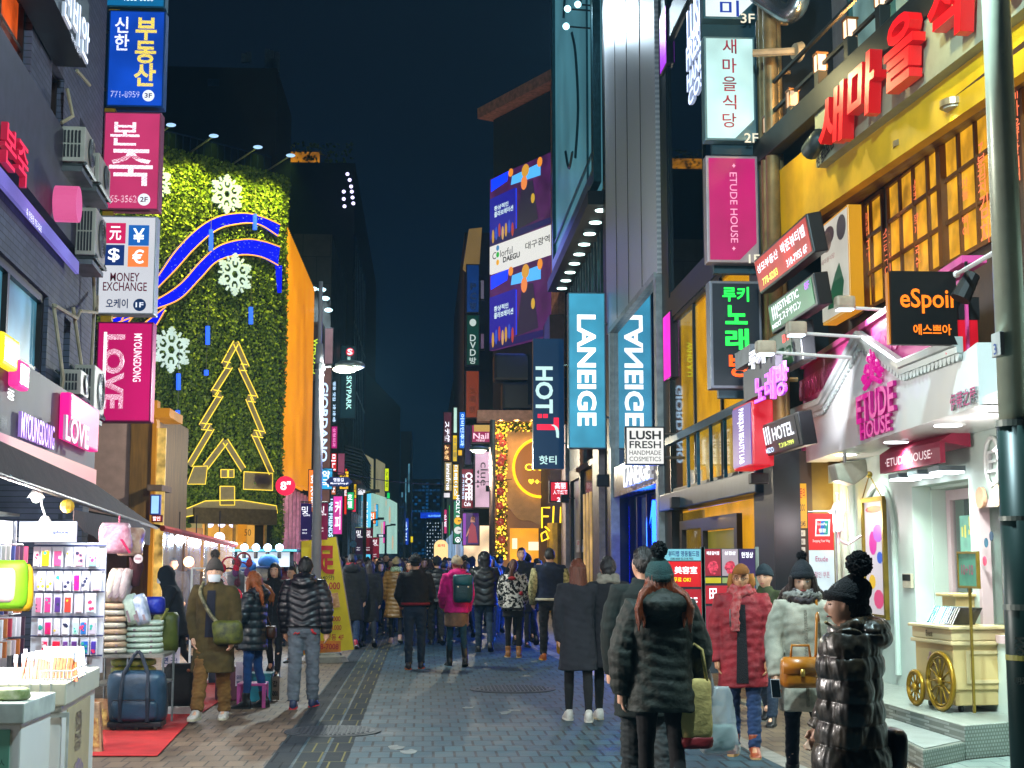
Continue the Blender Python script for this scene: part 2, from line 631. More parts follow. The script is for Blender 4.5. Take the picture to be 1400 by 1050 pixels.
for i in range(9):
 z=zL(42,215)+i*.055
 mb.pb(LF,uL(42),uL(60),z,z+.03,.05,.03)
obj('louvre_vent',mb,DARKSTEEL,nb)
mb=MB()
for(a,b,off) in[((92,122),(84,168),.06),((105,96),(118,110),.05),((73,415),(76,590),.05),((76,418),(110,425),.08),((100,420),(108,600),.07),((118,200),(120,590),.05),((110,425),(133,405),.1)]:
 p,q=LF.shift(off).hit(*a),LF.shift(off).hit(*b)
 m_=(p+q)/2+LF.n*.1-Vector((0,0,.12))
 mb.tube([p,p.lerp(m_,.6),m_,m_.lerp(q,.5),q],.022,6)
obj('cable',mb,M('cream cable sleeve','b5a88c',.7),nb)
zb0,zb1=zL(75,337),zL(75,318)
mb=MB().pb(LF,-6,uL(75),zb1,zb1+1.15,.1,.1)
obj('sign_band',mb,M('dark panel band','3a3848',.5),nb)
zb0,zb1=[LF.shift(.14).uz(75,y_)[1] for y_ in(337,318)]
mb=MB().pb(LF,-6,uL(75)+.05,zb0,zb1,.04,.14)
st_=obj('sign_strip',mb,E('violet lit strip','6a62b8',.8,False,.25,1.0),nb)
LFs=LF.shift(.15)
text(nb,'죽 전문점 755-3562',LFs,46,302,46,12,WHITE_LETTER,bold=0,fit=False)
RED3=E('red lit letters','e0204a',1.1)
text(nb,'본죽',LF.shift(.11),14,213,34,58,RED3,extrude=.06,bold=.01)
u,z=LF.uz(57,278)
mb=MB().disc(LF.at(u,z,.4),LF.n,.2,.25,24)
obj('round_sign',mb,E('pink lit disc','d85a90',.8),nb)
z0,z1=zL(120,95),zL(120,40)
U38=LF.shift(.38)
z0,z1=U38.uz(120,95)[1],U38.uz(120,40)[1]
mb=MB().pb(LF,U38.uz(60,0)[0],U38.uz(120,60)[0],z0,z1+.3,.35,.38)
obj('upper_sign',mb,M('navy sign box','10222e',.4),nb)
text(nb,'신비안',LF.shift(.39),101,28,38,62,E('white blue lettering','dfeaff',1.3),extrude=.03,bold=.015)
text(nb,'피부 비만 클리닉',LF.shift(.39),103,62,34,10,E('white blue lettering','dfeaff',1.3),bold=0,fit=False)
U32=LF.shift(.32)
UF=U32.uz(130,610)[0]
zf0,zf1=U32.uz(130,662)[1],U32.uz(130,560)[1]
fs=thing('shop_fascia','silver shop fascia with pink trim, violet Myoung Dong letters and pink LOVE box','shop sign',LF.at(0,zf0))
mb=MB().pb(LF,-7,UF,zf0,zf1,.3,.32)
obj('panel',mb,M('brushed silver panel','6a6462',.6,.0,var=.12,scale=1.2),fs)
mb=MB().pb(LF,-7,UF+.02,zf0-.02,zf0+.17,.02,.345)
obj('pink_trim',mb,E('pink lit trim','d0577e',.5),fs)
LS=LF.shift(.34)
text(fs,'MYOUNGDONG',LS,48,590,46,34,E('violet neon letters','c79bff',1.3),extrude=.03,bold=.01)
mb=MB().pb(LS,*[LS.uz(x,590)[0] for x in(80,121)],zL(100,626),zL(100,571),.12,.12)
lb=obj('love_box',mb,E('hot pink box','f0108c',.9,True,.15),fs,bevel=.02)
text(fs,'LOVE',LS.shift(.125),102,592,32,34,E('pale pink letters','ffb9e0',1.1),bold=.02,extrude=.03)
mb=MB().pb(LS,*[LS.uz(x,520)[0] for x in(-14,10)],zL(4,534),zL(4,495),.1,.1)
obj('yellow_tile',mb,E('yellow lit tile','f0d818',1.0),fs,bevel=.03)
mb=MB().pb(LS,*[LS.uz(x,540)[0] for x in(6,21)],zL(12,556),zL(12,522),.1,.12)
obj('pink_tile',mb,E('pink lit tile','f03090',1.0),fs,bevel=.03)
text(fs,'100',LS.shift(.13),14,540,9,14,WHITE_LETTER,rot=1)
text(fs,'銀潮',LS,4,578,9,18,DARK_LETTER,bold=.02)
def air_con(pxa,pxb,yt,yb,length,label):
 d=LF.hit(pxa,yt).y
 z1,z0=P(pxa,yt,d).z,P(pxa,yb,d).z
 ua=(LF.hit(pxa,(yt+yb)/2)-LF.O).dot(LF.r)
 dep=(pxb-pxa)*d/FPX
 w=length
 t=thing('air_conditioner',label,'air conditioner',LF.at(ua+w/2,z0),0,'air conditioners on the left wall')
 mb=MB().pb(LF,ua,ua+w,z0,z1,dep,dep+.08)
 obj('casing',mb,M('ac casing','b9b4a8',.45,var=.15,scale=5),t,bevel=.012)
 mb=MB()
 f=Plane(LF.at(ua,0,dep+.08),LF.n)
 fr=Plane((LF.at(ua,0,.08)),LF.n)
 n=int(dep/.045)
 for i in range(n):
  u_=.03+(dep-.06)*i/n
  for(a,b) in((z0+.05,(z0+z1)/2-.01),((z0+z1)/2+.01,z1-.05)):
   mb.pb(fr,u_,u_+.02,a,b,.012,.014)
 obj('coil_grille',mb,M('ac grille','2a2c30',.6),t)
 c=LF.at(ua+w*.55,(z0+z1)/2,dep+.082)
 mb=MB()
 rr=(z1-z0)*.4
 for k in range(6):
  q=rr*(k+1)/6
  mb.tube([c+LF.r*math.cos(a)*q+Vector((0,0,math.sin(a)*q))+LF.n*.02 for a in[2*math.pi*j/20 for j in range(21)]],.006,5)
 obj('fan_grille',mb,STEEL,t)
 mb=MB().disc(c+LF.n*.004,LF.n,rr,.004,24)
 obj('fan_opening',mb,M('fan well','34363b',.6),t)
 mb=MB()
 for uu in(ua+.06,ua+w-.06):
  a,b,e=LF.at(uu,z0-.03,0),LF.at(uu,z0-.03,dep+.1),LF.at(uu,z0+.42,0)
  mb.tube([a,b],.02,4)
  mb.tube([LF.at(uu,z1,.02),b],.016,4)
 mb.tube([LF.at(ua,z0-.03,dep+.09),LF.at(ua+w,z0-.03,dep+.09)],.02,4)
 mb.pb(LF,ua-.02,ua+w+.02,z0-.12,z0-.06,dep+.02,dep+.06)
 obj('bracket',mb,M('bracket steel','6a6f70',.5,.5),t)
air_con(74,106,170,218,.7,'cream air conditioner under the window, highest and nearest of the wall units')
air_con(98,126,206,246,.9,'air conditioner hung just behind and below the highest unit')
air_con(94,121,281,346,.8,'large air conditioner hung beside the money exchange sign')
air_con(72,100,504,538,.55,'small air conditioner standing behind the fascia near the window')
air_con(92,119,497,560,.8,'air conditioner beside the magenta LOVE sign, above the fascia')
# --- left blade signs
F21=front(20.3)
g='projecting signs on the left corner building'
s=signbox('blade_sign','teal projecting sign cut off by the top edge, above the blue estate sign',F21,(143,-70,227,10),'0c5f8f',rim='2a6b86',group=g,brackets=-.5)
text(s,'1588-0000',F21,190,-2,40,7,WHITE_LETTER,bold=.01)
s=signbox('blade_sign','blue projecting sign with yellow letters, third floor',F21,(147,14,225,146),'0b3fa8',rim='1c56a0',group=g,var=.35,brackets=-.5)
text(s,'부\n동\n산',F21,199,71,30,94,E('yellow sign letters','ffe11e',1.15),bold=.03,line=.95)
text(s,'신\n한',F21,167,46,20,46,WHITE_LETTER,bold=.02)
text(s,'771-8959',F21,171,129,40,9,WHITE_LETTER,bold=.015)
def floor_dot(s,pl,px,py,r,s_,disc,ink):
 c=pl.hit(px,py)
 mb=MB().disc(c+pl.n*.012,pl.n,r,.006,28)
 obj('floor_disc',mb,disc,s)
 text(s,s_,pl,px,py,r*2*FPX/c.y*.62,r*FPX/c.y*.8,ink,off=.016,bold=.02)
PALE=E('pale disc','dfe6f2',1.0)
floor_dot(s,F21,203,131,.085,'3F',PALE,M('navy ink','123a80'))
s=signbox('blade_sign','dusty pink projecting sign with white brush letters, second floor',F21,(140,153,219,287),'b03060',rim='b05a7a',group=g,var=.15,brackets=-.5)
text(s,'본',F21,171,183,40,32,WHITE_LETTER,bold=.012)
text(s,'죽',F21,179,229,60,50,WHITE_LETTER,bold=.012)
text(s,'755-3562',F21,166,272,42,10,WHITE_LETTER,bold=.015)
floor_dot(s,F21,197,273,.088,'2F',PALE,M('wine ink','8a1840'))
s=signbox('blade_sign','white projecting money exchange sign with four coloured currency tiles',F21,(134,295,213,430),'cfd2da',rim='b9bcc4',group=g,k=.85,var=.06,brackets=-.5)
for(x,y,ch,c) in[(158,319,'元','c8205a'),(190,322,'¥','1a5fb0'),(156,349,'$','14306e'),(189,351,'€','f08040')]:
 u0,u1=F21.uz(x-14,y)[0],F21.uz(x+14,y)[0]
 z0,z1=F21.uz(x,y+14)[1],F21.uz(x,y-14)[1]
 mb=MB().pb(F21,u0,u1,z0,z1,.004,.011)
 obj('currency_tile',mb,E('tile '+c,c,.9),s)
 text(s,ch,F21,x,y,16,19,WHITE_LETTER,off=.014,bold=.015)
CRIM=M('crimson ink','a01848')
text(s,'MONEY',F21,171,379,40,12,CRIM,off=.012,bold=.01)
text(s,'EXCHANGE',F21,171,392,60,12,CRIM,off=.012,bold=.01)
text(s,'오케이',F21,160,415,30,13,M('navy ink','123a80'),off=.012,bold=.02)
floor_dot(s,F21,191,417,.09,'1F',M('blue disc','1a4f98'),PALE)
s=signbox('blade_sign','magenta projecting LOVE sign, lowest on the corner building',F21,(131,440,208,577),'b8085e',rim='a01060',group=g,var=.12,brackets=-.5)
text(s,'LOVE',F21,155,508,30,102,WHITE_LETTER,rot=1,bold=.035)
mb=MB().pb(F21,F21.uz(141,500)[0],F21.uz(145,500)[0],F21.uz(143,557)[1],F21.uz(143,454)[1],.004,.012)
obj('white_bar',mb,WHITE_LETTER,s)
text(s,'MYOUNGDONG',F21,188,489,11,66,WHITE_LETTER,rot=1,bold=.02)
mb=MB()
for(a,b) in((-70,14),(146,153),(287,295),(430,440)):
 u_=F21.uz(153 if a<0 else 147-a*.02,a)[0]
 mb.pb(F21,u_-.02,u_+.13,F21.uz(150,b)[1]+.006,F21.uz(150,a)[1]-.006 if a>0 else F21.uz(150,10)[1]-.006,.12,-.05)
tag(obj('sign_mast',mb,M('yellow mast','c99a1c',.5)),'yellow painted mast pieces that link the left projecting signs','mast')
# --- corner shop behind the signs
F26=front(26.0)
cs=thing('corner_shop','low pink and brown shop with a gold framed side window at the side street','building',F26.at(F26.uz(180,765)[0],0))
u=lambda px:F26.uz(px,700)[0]
z=lambda py:F26.uz(190,py)[1]
mb=MB().pb(F26,u(60),u(176),0,z(555),4)
obj('wall',mb,M('pink stucco','b08a7c',.8,var=.12),cs)
mb=MB().pb(F26,u(176)+.003,u(206),0,z(560),3.9,.05)
obj('wood_pilaster',mb,M('brown wood panel','7d5520',.5,var=.35,scale=3,stretch=(6,6,.6)),cs)
mb=MB().pb(F26,u(206)+.003,u(212),0,z(548),.3,.1).pb(F26,u(200),u(232),z(572),z(560),1.4,.3)
obj('gold_frame',mb,E('lit gold frame','c07c14',.55,False,.3),cs)
mb=MB().pb(F26,u(212)+.003,u(224),0,z(585),.05,.0)
obj('side_window',mb,E('lit side window','d8b05a',.7,False,.8,5.0),cs)
mb=MB().pb(F26,u(206),u(226),z(672),z(664),1.0,.4)
obj('canopy',mb,M('canopy brown','6d5240',.6),cs)
s=signbox('shop_sign','small blue and white lit sign hung at the side street corner',front(25.5),(205,676,219,704),'9fd0ff',rim='2040a0',depth=.12)
s=signbox('shop_sign','small red sign board at the side street corner',front(25.4),(207,704,222,714),'d04020',rim='701010',depth=.1)
text(s,'할인',front(25.4),214,709,10,6,WHITE_LETTER,off=.012)
# --- green wall building
GP0,GP1=P(120,765,55),P(378,765,61)
GW=Plane(GP0,GP1-GP0)
gu=lambda px,py=600:GW.uz(px,py)[0]
gz=lambda px,py:GW.uz(px,py)[1]
GU1=gu(378)
GZ=gz(300,222)
gb=thing('green_wall_building','tall building with a leafy green wall decorated with snowflakes and a tree outline','building',GW.at(GU1/2,0))
rc=.55
edge=[GW.at(-3,0)]+[GW.at(GU1,0)]+[GW.at(GU1+rc*math.sin(a),0,rc*(math.cos(a)-1)) for a in[R(30),R(60),R(90)]]+[GW.at(GU1+rc,0,-12),GW.at(-3,0,-12)]
eu0,eu1,ez=gu(262),gu(374),gz(320,705)
mb=MB()
mb.prism([p+Vector((0,0,ez+.3)) for p in edge],(0,0,GZ-ez-.3))
mb.pb(GW,-3,eu0,0,ez+.29,3)
mb.pb(GW,eu1,GU1+.3,0,ez+.29,3)
obj('wall',mb,M('dark green backing','121a08',.9),gb)
def leaves(frames,n,size,seed):
 rs=np.random.RandomState(seed)
 V=[]
 nz=lambda q:q/np.maximum(np.linalg.norm(q,axis=1,keepdims=True),1e-6)
 for(O,r,nn,w,z0,z1,cnt) in frames:
  N=np.array(nn)
  c=np.array(O)+np.outer(rs.uniform(0,w,cnt),np.array(r))+np.outer(np.abs(rs.normal(.05,.06,cnt)),N)
  c[:,2]+=rs.uniform(z0,z1,cnt)
  c+=np.outer(.05*np.sin(c[:,0]*9)*np.sin(c[:,2]*.7),N)
  a=rs.normal(size=(cnt,3))
  a[:,2]-=.6
  a=nz(a)
  b=nz(np.cross(a,N+rs.normal(size=(cnt,3))*.4))
  L=(size*rs.uniform(.5,1.4,cnt))[:,None]
  V.append(np.stack([c-a*L*.5,c+b*L*.38,c+a*L*.5,c-b*L*.38],1).reshape(-1,3))
 V=np.concatenate(V)
 k=len(V)//4
 m_=MB()
 m_.v=V.tolist()
 m_.f=np.arange(k*4).reshape(k,4).tolist()
 m_.mi=rs.randint(0,3,k).tolist()
 return m_
LEAF=[M('ivy leaf a','4e6a1a',.55,var=.2),M('ivy leaf b','6c8426',.55,var=.2),M('ivy leaf c','3a5412',.6,var=.2)]
fr_=[(GW.at(0,0),GW.r,GW.n,GU1,ez+.3,GZ+.1,60000),(GW.at(0,0),GW.r,GW.n,eu0,0,ez+.3,3000),(GW.at(eu1,0),GW.r,GW.n,GU1-eu1+.2,0,ez+.3,1200)]
for k,a in enumerate((20,45,70)):
 c=GW.at(GU1+rc*math.sin(R(a))-.1,0,rc*(math.cos(R(a))-1))
 fr_.append((c,(GW.r*math.cos(R(a))-GW.n*math.sin(R(a))),(GW.n*math.cos(R(a))+GW.r*math.sin(R(a))),.35,2.2,GZ+.1,2500))
obj('foliage',leaves(fr_,0,.135,5),LEAF,gb)['kind']='stuff'
GD=GW.shift(.22)
WARMLINE=E('warm yellow rope light','ffdc48',1.1)
GREYP=M('grey figure panel','8a8074',.6,var=.1)
SNOWM=E('white lit snowflake','c4dcd8',.75,False,.15,1.5)
def snowflake(px,py,rpx,label):
 pl=GW.shift(.3)
 c=pl.hit(px,py)
 Rr=rpx/FPX*c.y
 t=thing('snowflake',label,'light decoration',c,0,'snowflakes on the green wall')
 mb=MB()
 def bar(x0,y0,x1,y1,w=.1):
  dx,dy=x1-x0,y1-y0
  L=math.hypot(dx,dy)
  ox,oy=-dy/L*w*Rr/2,dx/L*w*Rr/2
  mb.prism([c+pl.r*(a*Rr)+Vector((0,0,b*Rr)) for a,b in[(x0+ox/Rr,y0+oy/Rr),(x1+ox/Rr,y1+oy/Rr),(x1-ox/Rr,y1-oy/Rr),(x0-ox/Rr,y0-oy/Rr)]],pl.n*-.08)
 pt=lambda r,a:(r*math.cos(R(a)),r*math.sin(R(a)))
 for cx,cy in[(0,0)]+[pt(.47,60*k+30) for k in range(6)]:
  for k in range(6):
   (x0,y0),(x1,y1)=pt(.27,60*k+30),pt(.27,60*k+90)
   bar(cx+x0,cy+y0,cx+x1,cy+y1,.09)
 for k in range(6):
  a=90+60*k
  for rr,l in((.62,.26),(.8,.17)):
   x,y=pt(rr,a)
   for q in(50,-50):
    bar(x,y,x+l*math.cos(R(a+q)),y+l*math.sin(R(a+q)),.09)
  bar(*pt(.45,a),*pt(1,a),.1)
  bar(*pt(.7,a+30),*pt(.9,a+30),.09)
 obj('lattice',mb,SNOWM,t)
snowflake(311,265,28,'white snowflake above the blue wave on the green wall')
snowflake(322,375,30,'white snowflake just under the lower blue wave')
snowflake(235,478,32,'large white snowflake beside the magenta LOVE sign')
snowflake(214,247,26,'white snowflake mostly hidden behind the pink projecting sign')
def led_mat():
 m=bpy.data.materials.new('blue led net')
 m.use_nodes=True
 nt=m.node_tree
 b=nt.nodes['Principled BSDF']
 b.inputs['Base Color'].default_value=(.0,.0,.03,1)
 b.inputs['Specular IOR Level'].default_value=0
 tc=nt.nodes.new('ShaderNodeTexCoord')
 v=nt.nodes.new('ShaderNodeTexVoronoi')
 v.inputs['Scale'].default_value=7.5
 nt.links.new(tc.outputs['Object'],v.inputs['Vector'])
 r=nt.nodes.new('ShaderNodeValToRGB')
 r.color_ramp.elements[0].position=.08
 r.color_ramp.elements[0].color=(.22,.3,1,1)
 r.color_ramp.elements[1].position=.15
 r.color_ramp.elements[1].color=(.003,.006,.62,1)
 nt.links.new(v.outputs['Distance'],r.inputs[0])
 nt.links.new(r.outputs[0],b.inputs['Emission Color'])
 b.inputs['Emission Strength'].default_value=1.3
 m.cycles.emission_sampling='NONE'
 return m
LED=led_mat()
ORLINE=E('orange rope light','f0a040',1.1)
def smooth_line(pts,n=6):
 out=[]
 for i in range(len(pts)-1):
  p0,p1,p2,p3=pts[max(i-1,0)],pts[i],pts[i+1],pts[min(i+2,len(pts)-1)]
  for k in range(n):
   t=k/n
   out.append(tuple(.5*((2*p1[j])+(-p0[j]+p2[j])*t+(2*p0[j]-5*p1[j]+4*p2[j]-p3[j])*t*t+(-p0[j]+3*p1[j]-3*p2[j]+p3[j])*t**3) for j in range(len(p1))))
 return out+[tuple(pts[-1])]
Z4=lambda l:[(200+x/3.5,180+y/3.5) for x,y in l]
Z5=lambda l:[(180+x/3.5,450+y/3.5) for x,y in l]
def ribbon(top,bot,label,tail=None):
 t=thing('light_wave',label,'light decoration',GD.hit(*top[0]),0,'blue waves on the green wall')
 A,B=smooth_line(Z4(top)),smooth_line(Z4(bot))
 mb=MB()
 pa=[GD.at(*GD.uz(*p)) for p in A]
 pb=[GD.at(*GD.uz(*p)) for p in B]
 for i in range(len(pa)-1):
  mb.prism([pb[i],pb[i+1],pa[i+1],pa[i]],GD.n*-.1)
 if tail:
  q=Z4(tail)
  mb.prism([GD.hit(*p) for p in q],GD.n*-.1)
 obj('led_band',mb,LED,t)
 m2=MB().tube([p+GD.n*.03 for p in pa],.03,5).tube([p+GD.n*.03 for p in pb],.03,5)
 obj('rope_light',m2,ORLINE,t)
ribbon([(-120,900),(-40,800),(40,712),(140,570),(250,460),(350,405),(470,390),(560,410),(640,445)],[(-120,960),(-40,850),(40,762),(140,660),(230,560),(330,475),(420,445),(530,442),(630,500)],'upper blue LED wave sweeping across the green wall')
ribbon([(-180,900),(-60,850),(40,808),(160,730),(260,620),(350,545),(470,515),(560,525),(640,552)],[(-180,930),(-60,885),(40,850),(160,800),(260,700),(340,620),(450,590),(550,600),(630,640)],'lower blue LED wave ending in a drop at the wall corner',[(622,640),(650,640),(648,770),(634,770)])
ribbon([(-60,960),(0,908),(50,870),(92,838)],[(-60,1010),(0,968),(40,935),(85,860)],'short blue LED wave end beside the magenta LOVE sign')
TUBE=E('blue light tube','2a5cff',1.6)
for i,(x,a,b,lab) in enumerate([(348.5,293,314,'blue light tube hanging inside the upper wave near the corner'),(288.5,314,343,'blue light tube joining the two blue waves'),(343,420,443,'blue light tube below the lower wave, nearest the wall corner'),(284,446,471,'blue light tube under the lower wave, left of the tree top'),(244,511,533,'blue light tube under the large snowflake'),(243,561,583,'blue light tube below another one, beside the small left tree'),(282,506,513,'short blue light tube left of the tree outline')]):
 pl=GW.shift(.3)
 p,q=pl.hit(x,a),pl.hit(x,b)
 t=thing('light_tube',lab,'light decoration',q,0,'hanging light tubes on the green wall')
 obj('tube',MB().tube([q,p],.09,8),TUBE,t)
 obj('wire',MB().tube([p,p+Vector((0,0,1.2))],.012,4),STEEL,t)
def fig_band(mb,ml,pts,w,closed=False):
 """a flat grey band with rope light on both edges along a pixel polyline"""
 P3=[GD.uz(*p) for p in pts]
 n=len(P3)
 for i in range(n-1):
  (a,b),(c,d)=P3[i],P3[i+1]
  L=math.hypot(c-a,d-b) or 1
  ox,oz=-(d-b)/L*w/2,(c-a)/L*w/2
  q=[(a+ox,b+oz),(c+ox,d+oz),(c-ox,d-oz),(a-ox,b-oz)]
  mb.ppoly(GD,q,.05,(i%3)*.003)
  for(e,f) in((q[0],q[1]),(q[3],q[2])):
   ml.tube([GD.at(*e,.03),GD.at(*f,.03)],.02,5)
def fig_panel(mb,ml,pts):
 q=[GD.uz(*p) for p in pts]
 mb.ppoly(GD,q,.06,.012)
 ml.tube([GD.at(*p,.04) for p in q+q[:1]],.02,5)
def figure(label,bands,panels,w=.26):
 t=thing('light_figure',label,'light decoration',GD.hit(*(bands or panels)[0][0]))
 mb,ml=MB(),MB()
 for b in bands:
  fig_band(mb,ml,b,w)
 for p in panels:
  fig_panel(mb,ml,p)
 obj('figure_panel',mb,GREYP,t)
 obj('rope_light',ml,WARMLINE,t)
figure('tall Christmas tree outline in yellow rope light on the green wall',[Z5([(497,65),(440,170),(470,175),(388,305),(425,312),(332,465),(382,470),(275,650)]),Z5([(497,65),(550,185),(520,182),(592,335),(555,330),(628,505),(582,498),(668,690)])],[])
figure('house outline with pitched roof in yellow rope light under the tree',[Z5([(352,660),(447,535),(533,672)])],[Z5([(295,657),(360,655),(350,742),(262,742)]),Z5([(535,682),(672,690),(672,772),(532,766)]),Z5([(424,672),(456,672),(456,710),(424,710)]),Z5([(461,672),(487,672),(487,710),(461,710)]),Z5([(420,752),(490,752),(490,842),(420,842)])],.28)
figure('long wavy snow bank outline in yellow rope light over the entrance',[],[Z5([(150,888),(270,855),(350,822),(520,818),(690,845),(695,880),(630,890),(520,862),(350,866),(300,890),(160,918)])])
figure('small half tree outline in yellow rope light at the left of the green wall',[Z5([(90,450),(130,480),(180,525),(140,532),(195,625),(100,590)])],[],.16)
figure('small house outline with chimney in yellow rope light at the lower left',[Z5([(60,740),(140,697),(202,720),(205,690),(225,690),(225,740),(252,782)])],[Z5([(145,800),(205,810),(205,850),(145,880)])],.1)
GE=GW.shift(-1.2)
mb=MB().pb(GW,eu0,eu1,ez-.35,ez+.28,1.3,.35)
obj('entrance_beam',mb,M('steel entrance beam','5c5048',.4,.5),gb)
mb=MB().pb(GE,eu0,eu1,0,ez-.3,.1)
obj('entrance_glow',mb,E('warm shop interior','d89a3c',.75,True,.5,.8),gb)
mb=MB()
for px in(265,292,330,345,372):
 uu=gu(px)
 mb.pb(GW,uu-.05,uu+.05,0,ez-.35,.1,-.3)
obj('door_frame',mb,M('pale door frame','b09a70',.4,.3),gb)
mb=MB().pb(GW,gu(332),gu(344),gz(338,741),gz(338,712),.02,-.2)
ps=obj('sale_poster',mb,E('orange poster','d88a1c',.7),gb)
text(gb,'50',GW.shift(-.2),338.5,728,9,9,M('brown ink','5a3008'),off=.008,bold=0)
mb=MB().pb(GW,gu(268),gu(284),gz(338,730),gz(338,714),.02,-.22)
obj('window_poster',mb,E('cream poster','b0a070',.5),gb)
for px in(287,303,318):
 c=GW.shift(-.6).hit(px,716)
 obj('ceiling_lamp',MB().ball(c,.16,10,6),E('blue white lamp','cfd4ff',2.2),gb)
mb=MB()
for i in range(26):
 uu=i*GU1/25
 mb.pb(GW,uu-.02,uu+.02,GZ,GZ+1.1,.04,-.8)
mb.pb(GW,0,GU1,GZ+1.05,GZ+1.1,.05,-.79)
obj('roof_rail',mb,M('rail steel','28405c',.5,.3),gb)
for i,(px,lab) in enumerate([(190,0),(312,0),(358,0),(250,0)]):
 uu=gu(px)
 a,b=GW.at(uu,GZ+.1,-.3),GW.at(uu,GZ+.5,1.6)
 t=thing('wall_washer_lamp',['wall washing lamp on the roof edge behind the blue sign','wall washing lamp above the first snowflake','wall washing lamp at the right end of the roof edge','wall washing lamp on the left part of the roof edge'][i],'lamp',a,0,'lamps over the green wall')
 obj('arm',MB().tube([a,b],.04,6),STEEL,t)
 obj('lamp_head',MB().ball(b,(.2,.15,.07),10,6),E('lamp head glow','a8d4ff',1.0),t)
 lamp('SPOT',b-Vector((0,0,.15)),2600,'f6ea50',.15,GW.at(uu,GZ-5,.0),105,.9,parent=t)
lamp('SPOT',GW.at(4.5,2.5,13),4200,'f4f0b0',.4,GW.at(4.5,8.5,0),75,.9,'street_glow_light')  # added light without a fitting, fills the lower green wall
# --- buildings behind on the left
NAVY=M('night navy concrete','141c2a',.85,var=.2,scale=.3)
F80=front(80)
t=block('roof_block','dark rooftop block above the green wall with lift hut and antennas',front(72),front(72).uz(222,150)[0],front(72).uz(378,150)[0],front(72).uz(300,92)[1],8,NAVY)
f72=front(72)
mb=MB()
for px,y0,y1 in((363,62,105),(369,64,105),(377,66,92),(372,75,100),(331,68,80),(338,66,80)):
 uu,zz=f72.uz(px,y1)
 mb.pb(f72,uu-.12,uu+.12,zz,f72.uz(px,y0)[1],.2,-.5)
obj('antenna',mb,M('antenna grey','40566c',.5),t)
mb=MB()
for px,py in((292,113),):
 uu,zz=f72.uz(px,py)
 mb.pb(f72,uu-.3,uu+.3,zz-.2,zz+.2,.05,.03)
obj('window',mb,M('dull window','24405c',.3),t)
PO=Plane(P(385,765,62),P(427,765,78)-P(385,765,62))
ou=lambda px,py=600:PO.uz(px,py)[0]
ob=thing('louvre_building','shop building with glowing orange vertical louvres above a pink lit shop front','building',PO.at(8,0))
L_=ou(427)
zt,zb=PO.uz(427,388)[1],PO.uz(427,672)[1]
mb=MB().pb(PO,0,L_,0,zt-.1,8,-.6)
obj('wall',mb,M('brown wall','3a2a18',.8),ob)
mb=MB().pb(PO,0,L_,zb,zt,.1,-.45)
obj('glow_panel',mb,E('orange backlight','e08a08',.75,True,.35,.35),ob)
mb=MB()
n=34
for i in range(n):
 uu=L_*i/n
 mb.pb(PO,uu,uu+.12,zb,zt,.3,0)
obj('louvre',mb,E('glowing gold louvre','e0940c',.62,True,.3,.4,base=.8),ob)  # backlight put into the louvres' own emission
mb=MB().pb(PO.shift(0),-.9,-.02,zb,zt+.4,.4,-.1)
obj('gold_corner',mb,E('gold lit corner','d89018',.6),ob)
mb=MB().pb(PO,0,L_,.2,zb-.4,.1,-.3)
obj('shop_window',mb,E('pink lit shop','e8b8d0',.9,True,.6,1.2),ob)
mb=MB()
for i in range(9):
 uu=L_*i/8
 mb.pb(PO,uu-.12,uu+.12,0,zb-.3,.2,-.1)
obj('shop_mullion',mb,M('pink white frame','d8a8b8',.5),ob)
t=thing('round_sign','round red sign with a white figure eight on the corner of the louvre building','sign',P(390,664,58))
c=P(390,664,58)
obj('disc',MB().disc(c,(0,-1,0),.39,.2,30),E('red disc','f01048',1.0),t)
text(t,'8"',front(58),390.5,664,14,12,WHITE_LETTER,off=.02,bold=.03)
TEAL=M('night teal glass','10262f',.25,.3,var=.3,scale=.4)
GRAYT=brickmat('grey tile wall','4a4a48','3d3d3c','222222',1.6,1.6,.6,.02,.1,'xz')
f82=front(82)
t=block('tile_building','pale grey tiled building behind the orange louvres',f82,f82.uz(398,500)[0],f82.uz(451,500)[0],f82.uz(430,320)[1],20,GRAYT)
for i,(x,y) in enumerate([(428,395),(440,396),(445,408),(449,424)]):
 c=P(x,y,80.5)
 lamp('SPOT',c-Vector((0,.6,0)),160,'d8f4ff',.1,c+Vector((-1.5,2,-2.5)),120,.8)
 tt=thing('facade_spotlight','small white spotlight on an arm at the tiled building, number %s from the left'%['first','second','third','fourth'][i],'lamp',c,0,'spotlights on the tiled building')
 obj('lamp_head',MB().ball(c,(.25,.3,.12),8,6),E('cold spotlight','c8f4ff',2.0),tt)
 obj('arm',MB().tube([c,c+Vector((0,1.6,.1))],.04,5),STEEL,tt)
f98=front(98)
bt=block('dark_tower','tall dark building with a lit roof garden and stepped glass side',f98,f98.uz(330,400)[0],f98.uz(483,400)[0],f98.uz(420,222)[1],45,NAVY)
x1=f98.uz(483,400)[0]
SP=Plane((x1+.02,98,0),(0,1,0))
mb=MB().pb(SP,0,18,3,f98.uz(470,320)[1],.1,.06)
obj('glass_side',mb,TEAL,bt)
mb=MB()
for i in range(6):
 mb.pb(SP,1+i*2.6,1.12+i*2.6,5,f98.uz(470,330)[1],.05,.1)
for zz in(9,13.5,18):
 mb.pb(SP,0,18,zz,zz+.12,.05,.12)
obj('strip',mb,M('pale strip','5a7078',.5,.3),bt)
zr=f98.uz(420,222)[1]
mb=MB().pb(f98,f98.uz(366,210)[0],f98.uz(436,210)[0],zr,zr+.9,.3,-.5)
obj('roof_parapet',mb,E('orange lit parapet','c07a14',.6,False,.9,1.2),bt)
